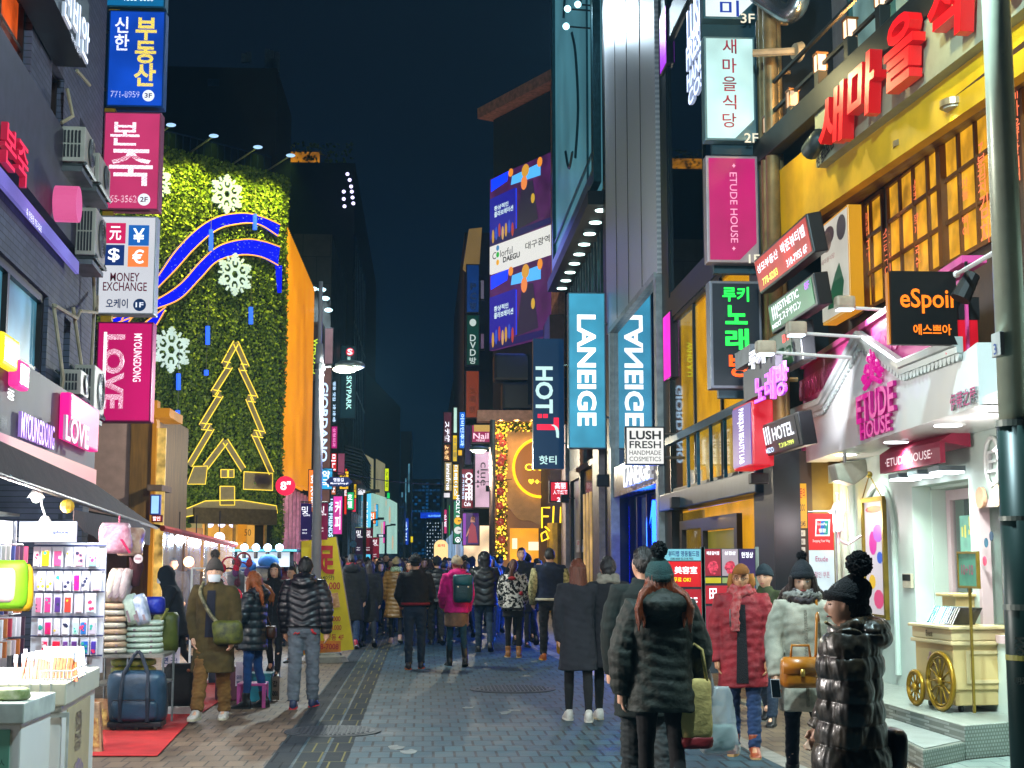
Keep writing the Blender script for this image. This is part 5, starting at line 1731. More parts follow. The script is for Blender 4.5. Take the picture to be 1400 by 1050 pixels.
framed(rb,BW,b2+.05,-9,7.5,11,5,2,M('teal window frame','2a5860',.4,.3),E('cool lit pane','78a0a0',.5,False,.5,2),.06,.1)
mb=MB()
pts=smooth_line([tuple(P(1035,-10,17.0)),tuple(P(1060,8,16.9)),tuple(P(1080,18,16.7)),tuple(P(1092,2,16.6)),tuple(P(1094,-30,16.6))],4)
mb.tube(pts,.13,12)
obj('duct',mb,M('silver duct','9aa4a8',.25,.9,var=.2),rb,smooth=True)
c=P(1086,70,16.7)
obj('vent_cap',MB().disc(c,(-1,-.3,0),.13,.08,16,r2=.1).tube([c,c+Vector((-.5,.1,0))],.05,8),M('cream vent','a89c80',.5),rb)
SPN=Plane((3.95,0,0),(0,-1,0))
def tbox(label,x0,x1,yt,yb,ex,face,k,rim='16181a',tilt=6,texts=(),name='box_sign',sample=True):
 u0,u1=SPN.uz(x0,(yt+yb)/2)[0],SPN.uz(x1,700)[0]
 z1,z0=SPN.uz(x0,yt)[1],SPN.uz(x0,yb)[1]
 t=thing(name,label,'sign',SPN.at((u0+u1)/2,z1),0,'box signs stacked at the corner')
 obj('housing',MB().pb(SPN,u0,u1+ex,z0,z1,.16),M('sign rim '+rim,rim,.4,.2,var=.1),t,bevel=.015)
 fm=E(f'lit face {face} {k}',face,k*.85,sample,.35,1.5,.05)
 obj('face_panel',MB().pb(SPN,u0+.03,u1-.03,z0+.03,z1-.03,.004,.006),fm,t)
 for(s_,a,b,w,h,m) in texts:
  W,H=u1-u0,z1-z0
  text(t,s_,SPN,u0+W*a,z0+H*b,W*w,H*h,m,off=.014,px_units=False,bold=.02)
 t.rotation_euler=(0,R(-tilt),0)
 return t
YW=E('yellow white letters','f0ff70',1.1)
tbox('red box sign with white Korean letters, topmost of the corner stack',1031,1112,356,404,.02,'d02014',.9,tilt=10,texts=[('성모부동산',.26,.66,.42,.24,WHITE_LETTER),('박준뷰티랩',.74,.66,.42,.3,WHITE_LETTER),('318-7955 6F',.76,.22,.36,.2,WHITE_LETTER),('778-8283',.26,.24,.3,.2,YW)])
tbox('green box sign with white ESTHETIC letters, second of the corner stack',1050,1118,418,458,.05,'0a8040',.75,tilt=8,texts=[('ESTHETIC',.48,.72,.48,.26,WHITE_LETTER),('エステサロン',.48,.36,.5,.26,WHITE_LETTER),('Ⅲ',.16,.62,.12,.45,WHITE_LETTER),('MIZO',.16,.2,.2,.15,WHITE_LETTER),('8F',.9,.75,.1,.22,E('violet small tile','b040ff',1.2))])
tbox('dark green box sign with a red B1 tile behind the purple neon letters',1031,1088,476,525,.3,'0c4a24',.6,tilt=4,texts=[('B1',.86,.75,.14,.2,E('red small tile','ff3030',1.3))])
tbox('dark HOTEL box sign with white letters, lowest of the corner stack',1041,1090,582,625,.1,'141c20',.5,tilt=9,texts=[('HOTEL',.62,.6,.6,.4,WHITE_LETTER),('T.318-7999',.66,.2,.42,.14,YW),('Ⅲ',.16,.62,.18,.55,WHITE_LETTER),('MIZO',.16,.16,.24,.16,BLUEW)],sample=False)
t=thing('neon_letters','purple neon Korean song room letters with a small white box of letters above','sign',SPN.hit(1055,525))
obj('back_box',MB().pb(SPN,SPN.uz(1034,500)[0],SPN.uz(1080,500)[0],SPN.uz(1040,548)[1],SPN.uz(1040,506)[1],.08,.16),M('neon backing','2a2030',.5),t)
text(t,'노래방',SPN.shift(.17),1056,526,44,44,E('purple neon letters','d040ff',1.5),bold=.015,extrude=.03)
obj('white_box',MB().pb(SPN,SPN.uz(1027,490)[0],SPN.uz(1049,490)[0],SPN.uz(1030,505)[1],SPN.uz(1030,482)[1],.1,.2),M('grey letter box','6a7078',.5),t)
text(t,'루키',SPN.shift(.2),1037,489,20,26,WHITE_LETTER,bold=.02,extrude=.03)
t=thing('box_sign','red box sign with a violet side reading downwards, below the neon letters','sign',P(1040,637,16.4),0)
f164=front(16.4)
u0,u1=f164.uz(1029,600)[0],f164.uz(1058,600)[0]
z1,z0=f164.uz(1040,546)[1],f164.uz(1040,637)[1]
obj('housing',MB().pb(f164,u0,u1,z0,z1,1.05),E('red lit box','c80820',.75,True,.2,2),t,bevel=.02)
sd=Plane((u0,0,0),(0,-1,0))
obj('side_panel',MB().pb(sd,-17.42,-16.44,z0+.03,z1-.03,.01,.012),E('violet side face','6038a8',.6,False,.2),t)
text(t,'PARKJUN BEAUTY LAB',sd,-16.95,(z0+z1)/2,.35,(z1-z0)*.85,WHITE_LETTER,off=.018,rot=1,px_units=False,bold=.02)
for i,(x,y) in enumerate([(1168,421),(1102,456),(1060,482)]):
 p=P(x,y,14.0)
 q=p+Vector((.75,-.1,-.06))
 t=thing('sign_floodlight',['small beige floodlight on a white arm beside the poster lightbox','small beige floodlight on a white arm over the dark green sign','small beige floodlight on a white arm beside the white letter box'][i],'lamp',p,0,'floodlights on white arms')
 obj('arm',MB().tube([p,q],.018,8),WHITEPAINT,t)
 obj('housing',MB().box(p.x-.2,p.x+.0,p.y-.07,p.y+.07,p.z-.01,p.z+.12),M('beige lamp housing','a89c86',.5),t,bevel=.03)
 obj('lens',MB().box(p.x-.18,p.x-.02,p.y-.06,p.y+.06,p.z-.03,p.z-.012),E('floodlight lens','dff0ff',1.8),t)
 lamp('SPOT',p+Vector((-.1,0,-.06)),40 if i==0 else 300,'f4f4ff',.06,p+Vector((.9,-1.6,-.5)) if i==0 else p+Vector((.79,2.0,-.35)),60 if i else 110,.8,parent=t)
LBX=Plane((4.35,0,0),(0,-1,0))
a0,a1=LBX.uz(1124,400)[0],LBX.uz(1162,400)[0]
z1,z0=LBX.uz(1124,308)[1],LBX.uz(1124,446)[1]
t=thing('poster_lightbox','tall poster lightbox with pale picture of faces and a green dress and a yellow end','sign',LBX.at((a0+a1)/2,z0))
obj('housing',MB().pb(LBX,a0,a1,z0,z1,.15),E('yellow lit end','d8960c',.55),t,bevel=.01)
obj('poster',MB().pb(LBX,a0+.02,a1-.01,z0+.03,z1-.03,.005,.008),E('pale poster','c8c4b8',.7,False,.15,2),t)
W_,H_=a1-a0,z1-z0
el=lambda cx,cy,rx,ry:[(a0+W_*(cx+rx*math.cos(a)),z0+H_*(cy+ry*math.sin(a))) for a in[2*math.pi*i/16 for i in range(16)]]
for c_,pts in[('8a7468',el(.3,.78,.16,.1)),('3a3436',el(.36,.83,.2,.09)),('40464a',el(.82,.82,.16,.12)),('1c5a3a',[(a0+W_*x,z0+H_*y) for x,y in((.25,.12),(.75,.08),(.85,.3),(.7,.5),(.55,.42),(.4,.3))])]:
 obj('poster_shape',MB().ppoly(LBX,pts,.003,.012+.0005*len(pts)),E('poster tone '+c_,c_,.5),t)
text(t,'새마을식당',LBX,a0+W_*.35,z0+H_*.6,W_*.5,H_*.05,CR,off=.03,px_units=False,bold=0)
F11=front(11.0)
s=signbox('blade_sign','black square sign with orange eSpoir letters in front of the wooden windows',F11,(1218,371,1308,471),'0a0a0a',rim='1a140e',k=0,depth=.08,border=.0)
ORL=E('orange letters','ff7a18',1.2)
text(s,'eSpoir',F11,1270,412,80,34,ORL,off=.014,bold=.015)
text(s,'에스쁘아',F11,1274,451,52,15,ORL,off=.014,bold=.02)
u0,u1=F11.uz(1308,420)[0],F11.uz(1341,420)[0]
z1,z0=F11.uz(1308,405)[1],F11.uz(1308,436)[1]
obj('mount_plate',MB().pb(F11,u0,u1,z0,z1,.2,-.03),BLACK,s)
obj('orange_edge',MB().pb(F11,F11.uz(1216,420)[0]-.006,F11.uz(1216,420)[0]+.006,F11.uz(1216,470)[1],F11.uz(1216,372)[1],.06,-.01),E('orange edge','c07010',.7),s)
obj('red_block',MB().pb(F11,u0-.0,u1-.02,F11.uz(1316,478)[1],z0-.004,.25,-.03),E('red block','d01028',.7),s)
p,q=P(1308,375,10.9),P(1368,340,9.4)
t=thing('hanging_spotlight','dark spotlight hanging from a white bracket arm above the eSpoir sign','lamp',p)
obj('arm',MB().tube([p,q],.018,8).ball(p,.03,8,6),WHITEPAINT,t)
c=P(1322,392,10.7)
obj('spotlight',MB().tube([c+Vector((.05,0,.1)),c-Vector((.06,0,.1))],[.06,.08],10).box(c.x-.01,c.x+.01,c.y-.01,c.y+.01,c.z+.1,c.z+.2),BLACK,t)
# --- pink cosmetics shop: fascia
EP=Plane(P(1104,765,17.2),P(1345,765,10.7)-P(1104,765,17.2))
euz=lambda px,py:EP.uz(px,py)
prof=[euz(*p) for p in[(1083,575),(1128,559),(1179,470),(1238,512),(1317,482)]]
ue0,ue1=euz(1104,700)[0],euz(1345,700)[0]
PEARL=M('pearl white paint','d8dcd8',.35,var=.05,scale=2,coat=.3)
ef=thing('shop_fascia','white gabled ETUDE HOUSE fascia with pink scalloped roof and magenta letters','shop sign',EP.at(3,2.83))
top=[(ue0,prof[0][1]+.02)]+prof[1:4]+[(prof[4][0],prof[4][1]),(ue1,prof[4][1]+.03)]
mb=MB().ppoly(EP,[(ue0,2.83),(ue1,2.83)]+top[::-1],.25)
obj('panel',mb,PEARL,ef)
mb=MB()
sec=[(0,.05),(.05,.055),(.06,.08),(.11,.09),(.13,.07),(.13,.0),(0,.0)]
line=prof[:]
rings=[]
for i,(u_,z_) in enumerate(line):
 t1=Vector((line[min(i+1,4)][0]-line[max(i-1,0)][0],line[min(i+1,4)][1]-line[max(i-1,0)][1])).normalized()
 nx=Vector((-t1.y,t1.x))
 s0=Vector((line[i][0]-line[i-1][0],line[i][1]-line[i-1][1])).normalized() if i else t1
 k=1/max(.5,abs(s0.dot(t1)))
 rings.append([EP.at(u_+nx.x*a*k,z_+nx.y*a*k,b) for a,b in sec])
mb.loft(rings)
obj('cornice',mb,M('silver white cornice','b4bcb8',.35,.2,var=.08),ef)
mb=MB()
for i in range(4):
 (a,b),(c_,d_)=line[i],line[i+1]
 L=math.hypot(c_-a,d_-b)
 n=max(2,int(L/.105))
 for k in range(n):
  t_=(k+.5)/n
  mb.disc(EP.at(a+(c_-a)*t_,b+(d_-b)*t_-.015,.035),EP.n,.05,.03,12)
obj('scallop_trim',mb,M('silver white cornice','b4bcb8',.35),ef)
PINK=M('hot pink roof','d0488c',.45,var=.12,scale=2)
r0=euz(1095,497)
pr=EP.shift(-.035)
mb=MB()
q=[(euz(1091,570)[0],3.0),(EP.uz(1317,480)[0],2.95),(EP.uz(1317,480)[0],3.9),(euz(1218,432)[0],4.02),(euz(1095,497)[0],4.02)]
mb.ppoly(pr,q,.02)
mb.pb(pr,q[4][0],q[3][0]+2.2,4.0,4.06,.2,.05)
obj('roof_panel',mb,PINK,ef)
for row,z_ in enumerate((3.28,3.72)):
 mb=MB()
 a=q[0][0]+.1
 while a<q[1][0]-.1:
  mb.disc(pr.at(a,z_,.012+.004*(row%2)),pr.n,.1,.02,14)
  mb.pb(pr,a-.1,a+.1,z_,z_+.16,.01,.008)
  a+=.21
 obj('roof_tile_row',mb,M('pink roof tile','dc5a9c',.4,var=.08),ef)
MAG=E('magenta block letters','d0108c',.75)
text(ef,'ETUDE',EP,1201,552,52,40,MAG,off=.012,bold=.02,extrude=.035)
text(ef,'HOUSE',EP,1201,584,42,24,MAG,off=.012,bold=.02,extrude=.03)
cu,cz_=euz(1199,513)
mb=MB()
for sx in(-1,1):
 for(k1,k2,cx,cy,r_) in((0,1.6,.16,.05,.09),(.2,1.5,.3,-.02,.06),(0,1.4,.07,.16,.06)):
  pts=[EP.at(cu+sx*(cx+r_*(1-.09*j)*math.cos(j*.55+k1)),cz_+cy+r_*(1-.09*j)*math.sin(j*.55+k1),.05) for j in range(11)]
  mb.tube(pts,.024,6)
mb.tube([EP.at(cu-.3,cz_-.1,.05),EP.at(cu,cz_-.02,.05),EP.at(cu+.3,cz_-.1,.05)],.025,6)
mb.tube([EP.at(cu,cz_-.02,.05),EP.at(cu,cz_+.26,.05)],.02,6)
obj('crest',mb,MAG,ef)
text(ef,'伊蒂之屋',EP,1320,545,36,24,M('rose lettering','b82070',.5),off=.01,bold=.01,extrude=.015)
mb=MB().prism([EP.at(ue0,2.84,-.02),EP.at(ue1+1.5,2.84,-.02),(5.19,EP.at(ue1+1.5,0).y,2.84),(5.19,EP.at(ue0,0).y,2.84)],(0,0,.06))
obj('soffit',mb,PEARL,ef)
obj('roof_deck',MB().prism([EP.at(ue0,2.95,-.25),EP.at(ue1,2.95,-.25),(5.19,EP.at(ue1,0).y,2.95),(5.19,EP.at(ue0,0).y,2.95)],(0,0,.05)),M('deck grey','3a3430',.8),ef)
for i,(x,y) in enumerate([(1156,621),(1296,581),(1346,567),(1225,604)]):
 q=ray(x,y)
 c=EYE+q*((2.835-EYE.z)/q.z)
 t=thing('downlight',['recessed white downlight above the cream floodlight box','recessed white downlight under the white fascia near the lamp pole','recessed white downlight beside the lamp pole','recessed white downlight above the red canopy'][i],'lamp',c,0,'downlights under the white fascia')
 obj('lamp_lens',MB().disc(c-Vector((0,0,.012)),(0,0,-1),.12,.03,18),E('cold white downlight','f0f8ff',5),t)
 obj('lamp_ring',MB().disc(c-Vector((0,0,.004)),(0,0,-1),.15,.03,18),WHITEPAINT,t)
 lamp('SPOT',c-Vector((0,0,.06)),170,'e8fbf2',.1,c-Vector((.1,0,4)),150,.7,parent=t)
EG=RB5
eg=lambda px:EG.uz(px,765)[0]
sh=thing('cosmetics_shop','mint white shop front with recessed pink door, arched window and hanging poster','building',(5.2,15,0))
MINT=M('mint white stucco','c4d6cc',.55,var=.06,scale=2)
PL1=.3
dA,dB=eg(1250),eg(1328)
ar0,ar1=eg(1340),-9.6
mb=MB()
wall(mb,EG,-17.55,-7,0,2.9,[(dA,dB,PL1,2.42),(ar0,ar1,.9,2.2)],.2)
obj('wall',mb,MINT,sh)
mb=MB()
for px in(1150,1160,1170):
 uu=eg(px)
 mb.tube([EG.at(uu,.3,.03),EG.at(uu,2.75,.03)],.055,10)
mb.pb(EG,eg(1143),eg(1180),.02,.35,.18,.14).pb(EG,eg(1143),eg(1180),2.6,2.82,.18,.14)
obj('pilaster',mb,MINT,sh,smooth=False)
mb=MB()
ac=(eg(1186)+eg(1226))/2
hw=(eg(1226)-eg(1186))/2
pts=[EG.at(ac+hw*math.cos(a),1.95+.55*math.sin(a),.02) for a in[math.pi*i/14 for i in range(15)]]
mb.tube([EG.at(ac+hw,.4,.02)]+pts+[EG.at(ac-hw,.4,.02)],.035,8)
obj('arch_moulding',mb,MINT,sh)
DR=EG.shift(-.35)
mb=MB().pb(EG,dA,dA+.03,PL1,2.42,.35,-.2).pb(EG,dB-.03,dB,PL1,2.42,.35,-.2).pb(EG,dA,dB,2.39,2.42,.35,-.2)
obj('door_reveal',mb,MINT,sh)
PKW=M('pinkish white door paint','d0b8bc',.4,var=.05)
dm=(dA*.38+dB*.62)
for(a,b) in((dA+.04,dm-.01),(dm+.01,dB-.04)):
 dr=framed(sh,DR,a,b,PL1,2.38,1,1,PKW,glassmat('door glass','e8f0ee',.15),.11,0,.06,.03,'door')
 obj('handle',MB().tube([DR.at(b-.06 if a<dm-.1 else a+.06,z_,.05) for z_ in(1.1,1.3,1.5)],.016,8),M('dark handle','1c3a4a',.3,.6),dr)
INT=E('bright shop interior','f0ead8',.9,True,.35,1.6)
obj('interior',MB().pb(EG,-15.4,-8.5,.32,2.7,.05,-2.2),INT,sh)
mb=MB()
rs=random.Random(8)
for zz in(.8,1.15,1.5,1.85):
 mb.pb(EG,-15.2,-8.6,zz,zz+.03,.3,-1.6)
obj('interior_shelf',mb,WHITEPAINT,sh)
for col in('c02040','e87090','40a0a0','e8c060','7050b0'):
 mb=MB()
 for i in range(34):
  uu=rs.uniform(-15.1,-8.7)
  zz=rs.choice((.83,1.18,1.53,1.88))
  mb.pb(EG,uu,uu+.07,zz,zz+rs.uniform(.08,.2),.07,-1.62)
 obj('shelf_product',mb,M('cosmetic '+col,col,.4),sh)['kind']='stuff'
u0,u1=eg(1266),eg(1294)
for(a,b,z0,z1,c_) in((.1,.9,1.4,2.1,'6fae98'),(.25,.85,.95,1.25,'c07088')):
 obj('door_poster',MB().pb(DR,u0+(u1-u0)*a,u0+(u1-u0)*b,z0,z1,.004,.0),E('poster '+c_,c_,.75,False,.3,6),sh)
mb=MB()
for i in range(14):
 a,z_=rs.uniform(u0+.1,u1-.15),rs.uniform(1.5,2.0)
 mb.pb(DR,a,a+.04,z_,z_+rs.uniform(.03,.14),.003,.008)
obj('poster_mark',mb,E('yellow poster marks','d8d060',.8),sh)
framed(sh,EG,ar0,ar1,.9,2.2,3,1,PKW,glassmat('door glass','e8f0ee',.15),.07,.02,.1,.1)
mb=MB()
for i in range(9):
 uu=ar0+(ar1-ar0)*(i+.5)/9
 mb.disc(EG.at(uu,2.22,.06),EG.n,.1,.03,14)
obj('scalloped_valance',mb,M('peach valance','d8a888',.6),sh)
c=EG.hit(1361,631)
mb=MB()
ring=[EG.at(EG.uz(1361,631)[0]+.16*math.cos(a),c.z+.22*math.sin(a),.03) for a in[2*math.pi*i/24 for i in range(25)]]
mb.tube(ring,.02,6)
obj('oval_emblem',mb,PEARL,sh)
text(sh,'E',EG,1361,631,14,30,PEARL,off=.01,bold=.0,extrude=.03)
for i,(x,y,c_) in enumerate([(1348,742,'20607a'),(1355,733,'183850'),(1346,767,'d04060')]):
 obj('window_sticker',MB().disc(EG.shift(.03).hit(x,y),EG.n,.045,.004,14),M('sticker '+c_,c_,.5),sh)
t=thing('keypad','small cream and black keypad beside the pink door','keypad',EG.hit(1242,803))
u0,u1=eg(1236.5),eg(1248)
z1,z0=EG.uz(1242,784)[1],EG.uz(1242,804)[1]
obj('case',MB().pb(EG,u0,u1,z0,z1,.03,.03),M('cream keypad','b8b098',.5),t,bevel=.006)
obj('display',MB().pb(EG,u0+.01,u1-.01,(z0+z1)/2,z1-.01,.004,.034),M('dark display','15180c',.2),t)
t=thing('hanging_poster','gold framed shop poster hanging by a cord in the arched niche','poster',EG.hit(1205,790))
u0,u1=eg(1189),eg(1219)
z1,z0=EG.uz(1200,680)[1],EG.uz(1200,845)[1]
mb=MB()
wall(mb,EG,u0,u1,z0,z1,[(u0+.05,u1-.05,z0+.05,z1-.05)],.05,.09)
obj('frame',mb,M('old gold frame','8a7428',.4,.6),t)
obj('picture',MB().pb(EG,u0+.04,u1-.04,z0+.04,z1-.04,.01,.06),E('poster pale ground','d0c8d0',.6),t)
for c_,a,b,z_,h in[('c83098',.25,.6,.62,.2),('b05ad0',.45,.9,.7,.15),('3058c0',.6,.85,.5,.1),('d02848',.12,.9,.9,.06),('d8b030',.2,.5,.3,.12),('d04878',.4,.85,.16,.16)]:
 H=z1-z0
 n=10
 obj('picture_blot',MB().ppoly(EG,[(u0+(u1-u0)*((a+b)/2+(b-a)/2*math.cos(2*math.pi*i/n)),z0+H*(z_+h/2*math.sin(2*math.pi*i/n))) for i in range(n)],.002,.064+.002*a),E('blot '+c_,c_,.7),t)
hk=EG.at((u0+u1)/2,z1+.26,.1)
obj('cord',MB().tube([EG.at(u0+.05,z1,.08),hk,EG.at(u1-.05,z1,.08)],.008,5).ball(hk,.04,8,6),M('old gold frame','8a7428',.4,.6),t)
AW=EG.shift(.34)
a0,a1=AW.uz(1203,640)[0],AW.uz(1286,640)[0]
t=thing('door_canopy','wine red box canopy with white ETUDE HOUSE letters over the door','canopy',AW.at((a0+a1)/2,2.4))
z0,z1=AW.uz(1203,648)[1],AW.uz(1203,622)[1]
obj('valance',MB().pb(AW,a0,a1,z0,z1,.05),M('wine red cloth','98163c',.6,var=.1),t)
mb=MB()
mb.prism([AW.at(a0,z1,0),AW.at(a0,z1+.2,-.3),AW.at(a0,z1-.05,-.3)],AW.r*(a1-a0))
obj('sloped_cover',mb,M('wine red cloth','98163c',.6,var=.1),t)
text(t,'·ETUDE HOUSE·',AW,(a0+a1)/2,(z0+z1)/2,(a1-a0)*.78,(z1-z0)*.42,E('soft white letters','f0d8dc',.8),off=.006,px_units=False,bold=.01)
for i in range(3):
 uu=a0+(a1-a0)*(.2+.33*i)
 c=AW.at(uu,z0-.07,-.15)
 tt=thing('canopy_lamp','white square lamp under the wine red canopy, number %s from the street end'%['one','two','three'][i],'lamp',c,0,'lamps under the red canopy')
 obj('lamp_lens',MB().box(c.x-.12,c.x+.12,c.y-.14,c.y+.14,c.z-.02,c.z),E('cold white downlight','f0f8ff',5),tt)
 obj('lamp_case',MB().box(c.x-.13,c.x+.13,c.y-.15,c.y+.15,c.z+.003,c.z+.05),M('grey lamp case','5a6468',.4,.4),tt)
 lamp('SPOT',c-Vector((0,0,.05)),40,'f0fff4',.1,c-Vector((0,0,3)),130,.7,parent=tt)
def lantern(label,c,k=1.0):
 t=thing('wall_lantern',label,'lamp',c,0,'white wall lanterns of the pink shop')
 h=k
 obj('lantern_glass',MB().loft([[c+Vector((r_*math.cos(a),r_*math.sin(a),z_)) for a in[2*math.pi*i/8 for i in range(8)]] for z_,r_ in((0,.05*h),(.2*h,.085*h))]),E('lantern milk glass','fff4f0',2.2),t)
 mb=MB().loft([[c+Vector((r_*math.cos(a),r_*math.sin(a),z_)) for a in[2*math.pi*i/8 for i in range(8)]] for z_,r_ in((.203*h,.12*h),(.25*h,.07*h),(.3*h,.05*h),(.33*h,.015*h),(.4*h,.015*h))])
 mb.ball(c+Vector((0,0,.42*h)),.025*h,8,6)
 for i in range(8):
  a=2*math.pi*i/8
  mb.tube([c+Vector((.052*h*math.cos(a),.052*h*math.sin(a),0)),c+Vector((.09*h*math.cos(a),.09*h*math.sin(a),.2*h))],.007*h,5)
 mb.disc(c,(0,0,1),.06*h,.03*h,8)
 mb.tube([c-Vector((0,0,.03*h)),c-Vector((0,0,.2*h))],[.03*h,.008*h],8)
 e=Vector((c.x+.32*h,c.y,c.z-.05*h))
 mb.tube(smooth_line([tuple(c-Vector((0,0,.1*h))),tuple(c+Vector((.1*h,0,-.17*h))),tuple(c+Vector((.22*h,0,-.1*h))),tuple(e)],4),.018*h,6)
 mb.disc(e+Vector((.02,0,0)),(-1,0,0),.11*h,.04,16)
 obj('lantern_frame',mb,M('pale rose metal','c8b4b8',.4,.2),t)
 lamp('POINT',c+Vector((-.16*h,-.05,.1)),22,'fff0f0',.08,parent=t)
lantern('ornate white wall lantern beside the red card banner',EG.shift(.36).hit(1146,724))
lantern('white wall lantern half hidden behind the near lamp pole',EG.shift(.3).hit(1381,655),1.2)
c=EG.shift(.5).hit(1150,644)
t=thing('floodlight','cream slanted floodlight box hanging under the white fascia','lamp',c)
mb=MB().prism([c+Vector((-.16,0,.06)),c+Vector((.2,0,.12)),c+Vector((.22,0,-.06)),c+Vector((.06,0,-.17)),c+Vector((-.12,0,-.12))],(0,-.3,0))
obj('housing',mb,M('cream housing','b8b8a4',.4),t,bevel=.02)
obj('bracket',MB().tube([c+Vector((0,-.15,.08)),c+Vector((0,-.15,.4))],.02,6),STEEL,t)
pg_=thing('stair_passage','dark stairway passage between the glass shop and the pink shop','building',(4.7,17.7,0))
f177=front(17.6)
ux=lambda px:f177.uz(px,700)[0]
mb=MB().pb(f177,ux(1050),ux(1086),0,3.3,.5,.3)
obj('dark_pillar',mb,M('blue black pillar','10161c',.4,.3),pg_)
mb=MB().pb(f177,ux(1108),ux(1150),0,2.9,.05,.0)
obj('olive_door',mb,M('olive lit door','6a5a20',.5,var=.4,scale=2),pg_)
mb=MB().pb(f177,ux(1086),ux(1108),0,3.0,.4,.1)
obj('brown_jamb',mb,M('brown jamb','2a1a10',.6),pg_)
lamp('POINT',(5.0,17.2,2.3),14,'ffd880',.1,parent=pg_)  # light added in the passage, no fitting modelled
t=plate('notice','yellow to let notice with red letters on the passage jamb','notice',f177.shift(.12),(1083,661,1103,722),E('yellow notice','d8a010',.55),[('임대문의',1093,674,15,14,M('notice red ink','a01010')),('○○○ ○○○',1093,694,15,9,DARK_LETTER),('010-2345',1094,716,14,7,DARK_LETTER)])
for i in range(4):
 t=plate('directory_plate','small white directory plate under the yellow notice, number %s from the top'%['one','two','three','four'][i],'sign',f177.shift(.13),(1086,725+i*11.5,1101,733+i*11.5),M('directory white','a8acac',.5),[(['미용실','사무실','호텔 3F','노래방'][i],1093.5,729+i*11.5,9,4,DARK_LETTER,0,0)],group='directory plates under the notice')
c=f177.shift(.6).hit(1036,655)
t=thing('floodlight','black floodlight box fixed on the blue grey steel band','lamp',c)
obj('housing',MB().box(c.x-.1,c.x+.12,c.y-.08,c.y+.08,c.z-.06,c.z+.07),BLACK,t,bevel=.015)
c=P(928,688,23.5)
t=thing('floodlight','black floodlight box at the far end of the steel band','lamp',c)
obj('housing',MB().box(c.x-.14,c.x+.14,c.y-.1,c.y+.1,c.z-.09,c.z+.1),BLACK,t,bevel=.02)
c=P(826,657,33.5)
t=thing('floodlight','black floodlight box on the mauve column under the LANEIGE sign','lamp',c)
obj('housing',MB().box(c.x-.18,c.x+.16,c.y-.1,c.y+.1,c.z-.14,c.z+.14),BLACK,t,bevel=.02)
A_=G(1257,1048)
e1=(G(1379,1024)-A_).normalized()
e2=Vector((-e1.y,e1.x,0))
TREAD=brickmat('checker plate','9aa39c','8f9892','70786f',.03,.03,.38,.006,.5,'xz',noisy=.2)
stp=thing('entrance_steps','two metal plated steps in front of the pink shop door','steps',A_)
def slab(pts,z0,z1):
 return MB().prism([(x,y,z0) for x,y in pts],(0,0,z1-z0))
LOW=[(3.95,11.3),(4.48,11.8),(4.42,13.6),(4.12,13.6)]
obj('lower_step',slab(LOW,0,.15),TREAD,stp,bevel=.01)
obj('upper_step',slab([(4.49,11.82),(5.6,12.35),(5.6,16.8),(4.3,16.8),(4.43,13.6)],0,.28),TREAD,stp,bevel=.012)
mb=slab([(3.99,11.38),(4.47,11.85),(4.42,13.5),(4.14,13.5)],.151,.157)
obj('tread_plate',mb,M('pale tread','8f9a98',.4,.5,var=.15),stp)
e1,e2=Vector((.99,.12,0)).normalized(),Vector((-.12,.99,0)).normalized()
sheet('shop_mat_paving',[(3.9,9),(6,9),(6,12.5),(4.5,11.8),(3.95,11.27)],.006,brickmat('mint floor plates','7a8c86','6c7e7a','4a5856',.3,.3,.5,.008,.2))
ZC=.281
g0=G(1306,975,ZC)
C0=Vector((g0.x,g0.y,ZC))
ct=thing('display_cart','cream wooden display cart with gold spoked wheels standing on the shop steps','cart',C0)
CREAMW=M('cream cart paint','c8b078',.45,var=.1,scale=3)
def cbox(mb,a0,a1,b0,b1,z0,z1):
 p=[C0+e1*a+e2*b for a,b in((a0,b0),(a1,b0),(a1,b1),(a0,b1))]
 return mb.hexa([v+Vector((0,0,z0)) for v in p]+[v+Vector((0,0,z1)) for v in p])
CL,CW=1.05,.74
mb=MB()
cbox(mb,.0,CL,0,CW,.2,.72)
cbox(mb,.02,CL-.02,.02,CW-.02,.06,.2)
obj('body',mb,CREAMW,ct,bevel=.01)
mb=MB()
cbox(mb,-.035,CL+.03,-.035,CW+.03,.6,.635)
cbox(mb,-.05,CL+.05,-.05,CW+.05,.74,.77)
cbox(mb,-.02,CL+.02,-.02,CW+.02,.64,.737)
obj('top_moulding',mb,M('cream cart trim','d4c090',.4,var=.05),ct,bevel=.008)
for(a0,a1,b0,b1,side) in((.12,CL-.12,0,0,0),(0,0,.1,CW-.1,1)):
 mb=MB()
 if side==0:
  for(p0,p1,z0,z1) in((a0,a1,.52,.55),(a0,a1,.26,.29),(a0,a0+.03,.29,.52),(a1-.03,a1,.29,.52)):
   cbox(mb,p0,p1,-.015,.01,z0,z1)
  obj('side_panel',mb,M('cream cart trim','d4c090',.4),ct)
def wheel(b,r_,zc,nsp):
 t=MB()
 cen=C0+e1*-.05+e2*b+Vector((0,0,zc))
 fx=lambda a,q:cen+e2*(math.cos(a)*q)+Vector((0,0,math.sin(a)*q))
 t.tube([fx(2*math.pi*i/28,r_) for i in range(29)],.022,8)
 t.tube([fx(2*math.pi*i/28,r_*.86) for i in range(29)],.012,6)
 w_=obj('wheel',t,M('gold wheel','9a7818',.35,.5,var=.15),ct,smooth=True)
 s_=MB()
 for i in range(nsp):
  a=2*math.pi*i/nsp
  s_.tube([fx(a,.02),fx(a,r_*.5),fx(a,r_*.86)],[.014,.008,.012],6)
 s_.disc(cen-e1*.03,-e1,.04,.05,14)
 obj('spoke',s_,M('gold wheel','9a7818',.35,.5),w_,smooth=True)
wheel(.16,.25,.27,12)
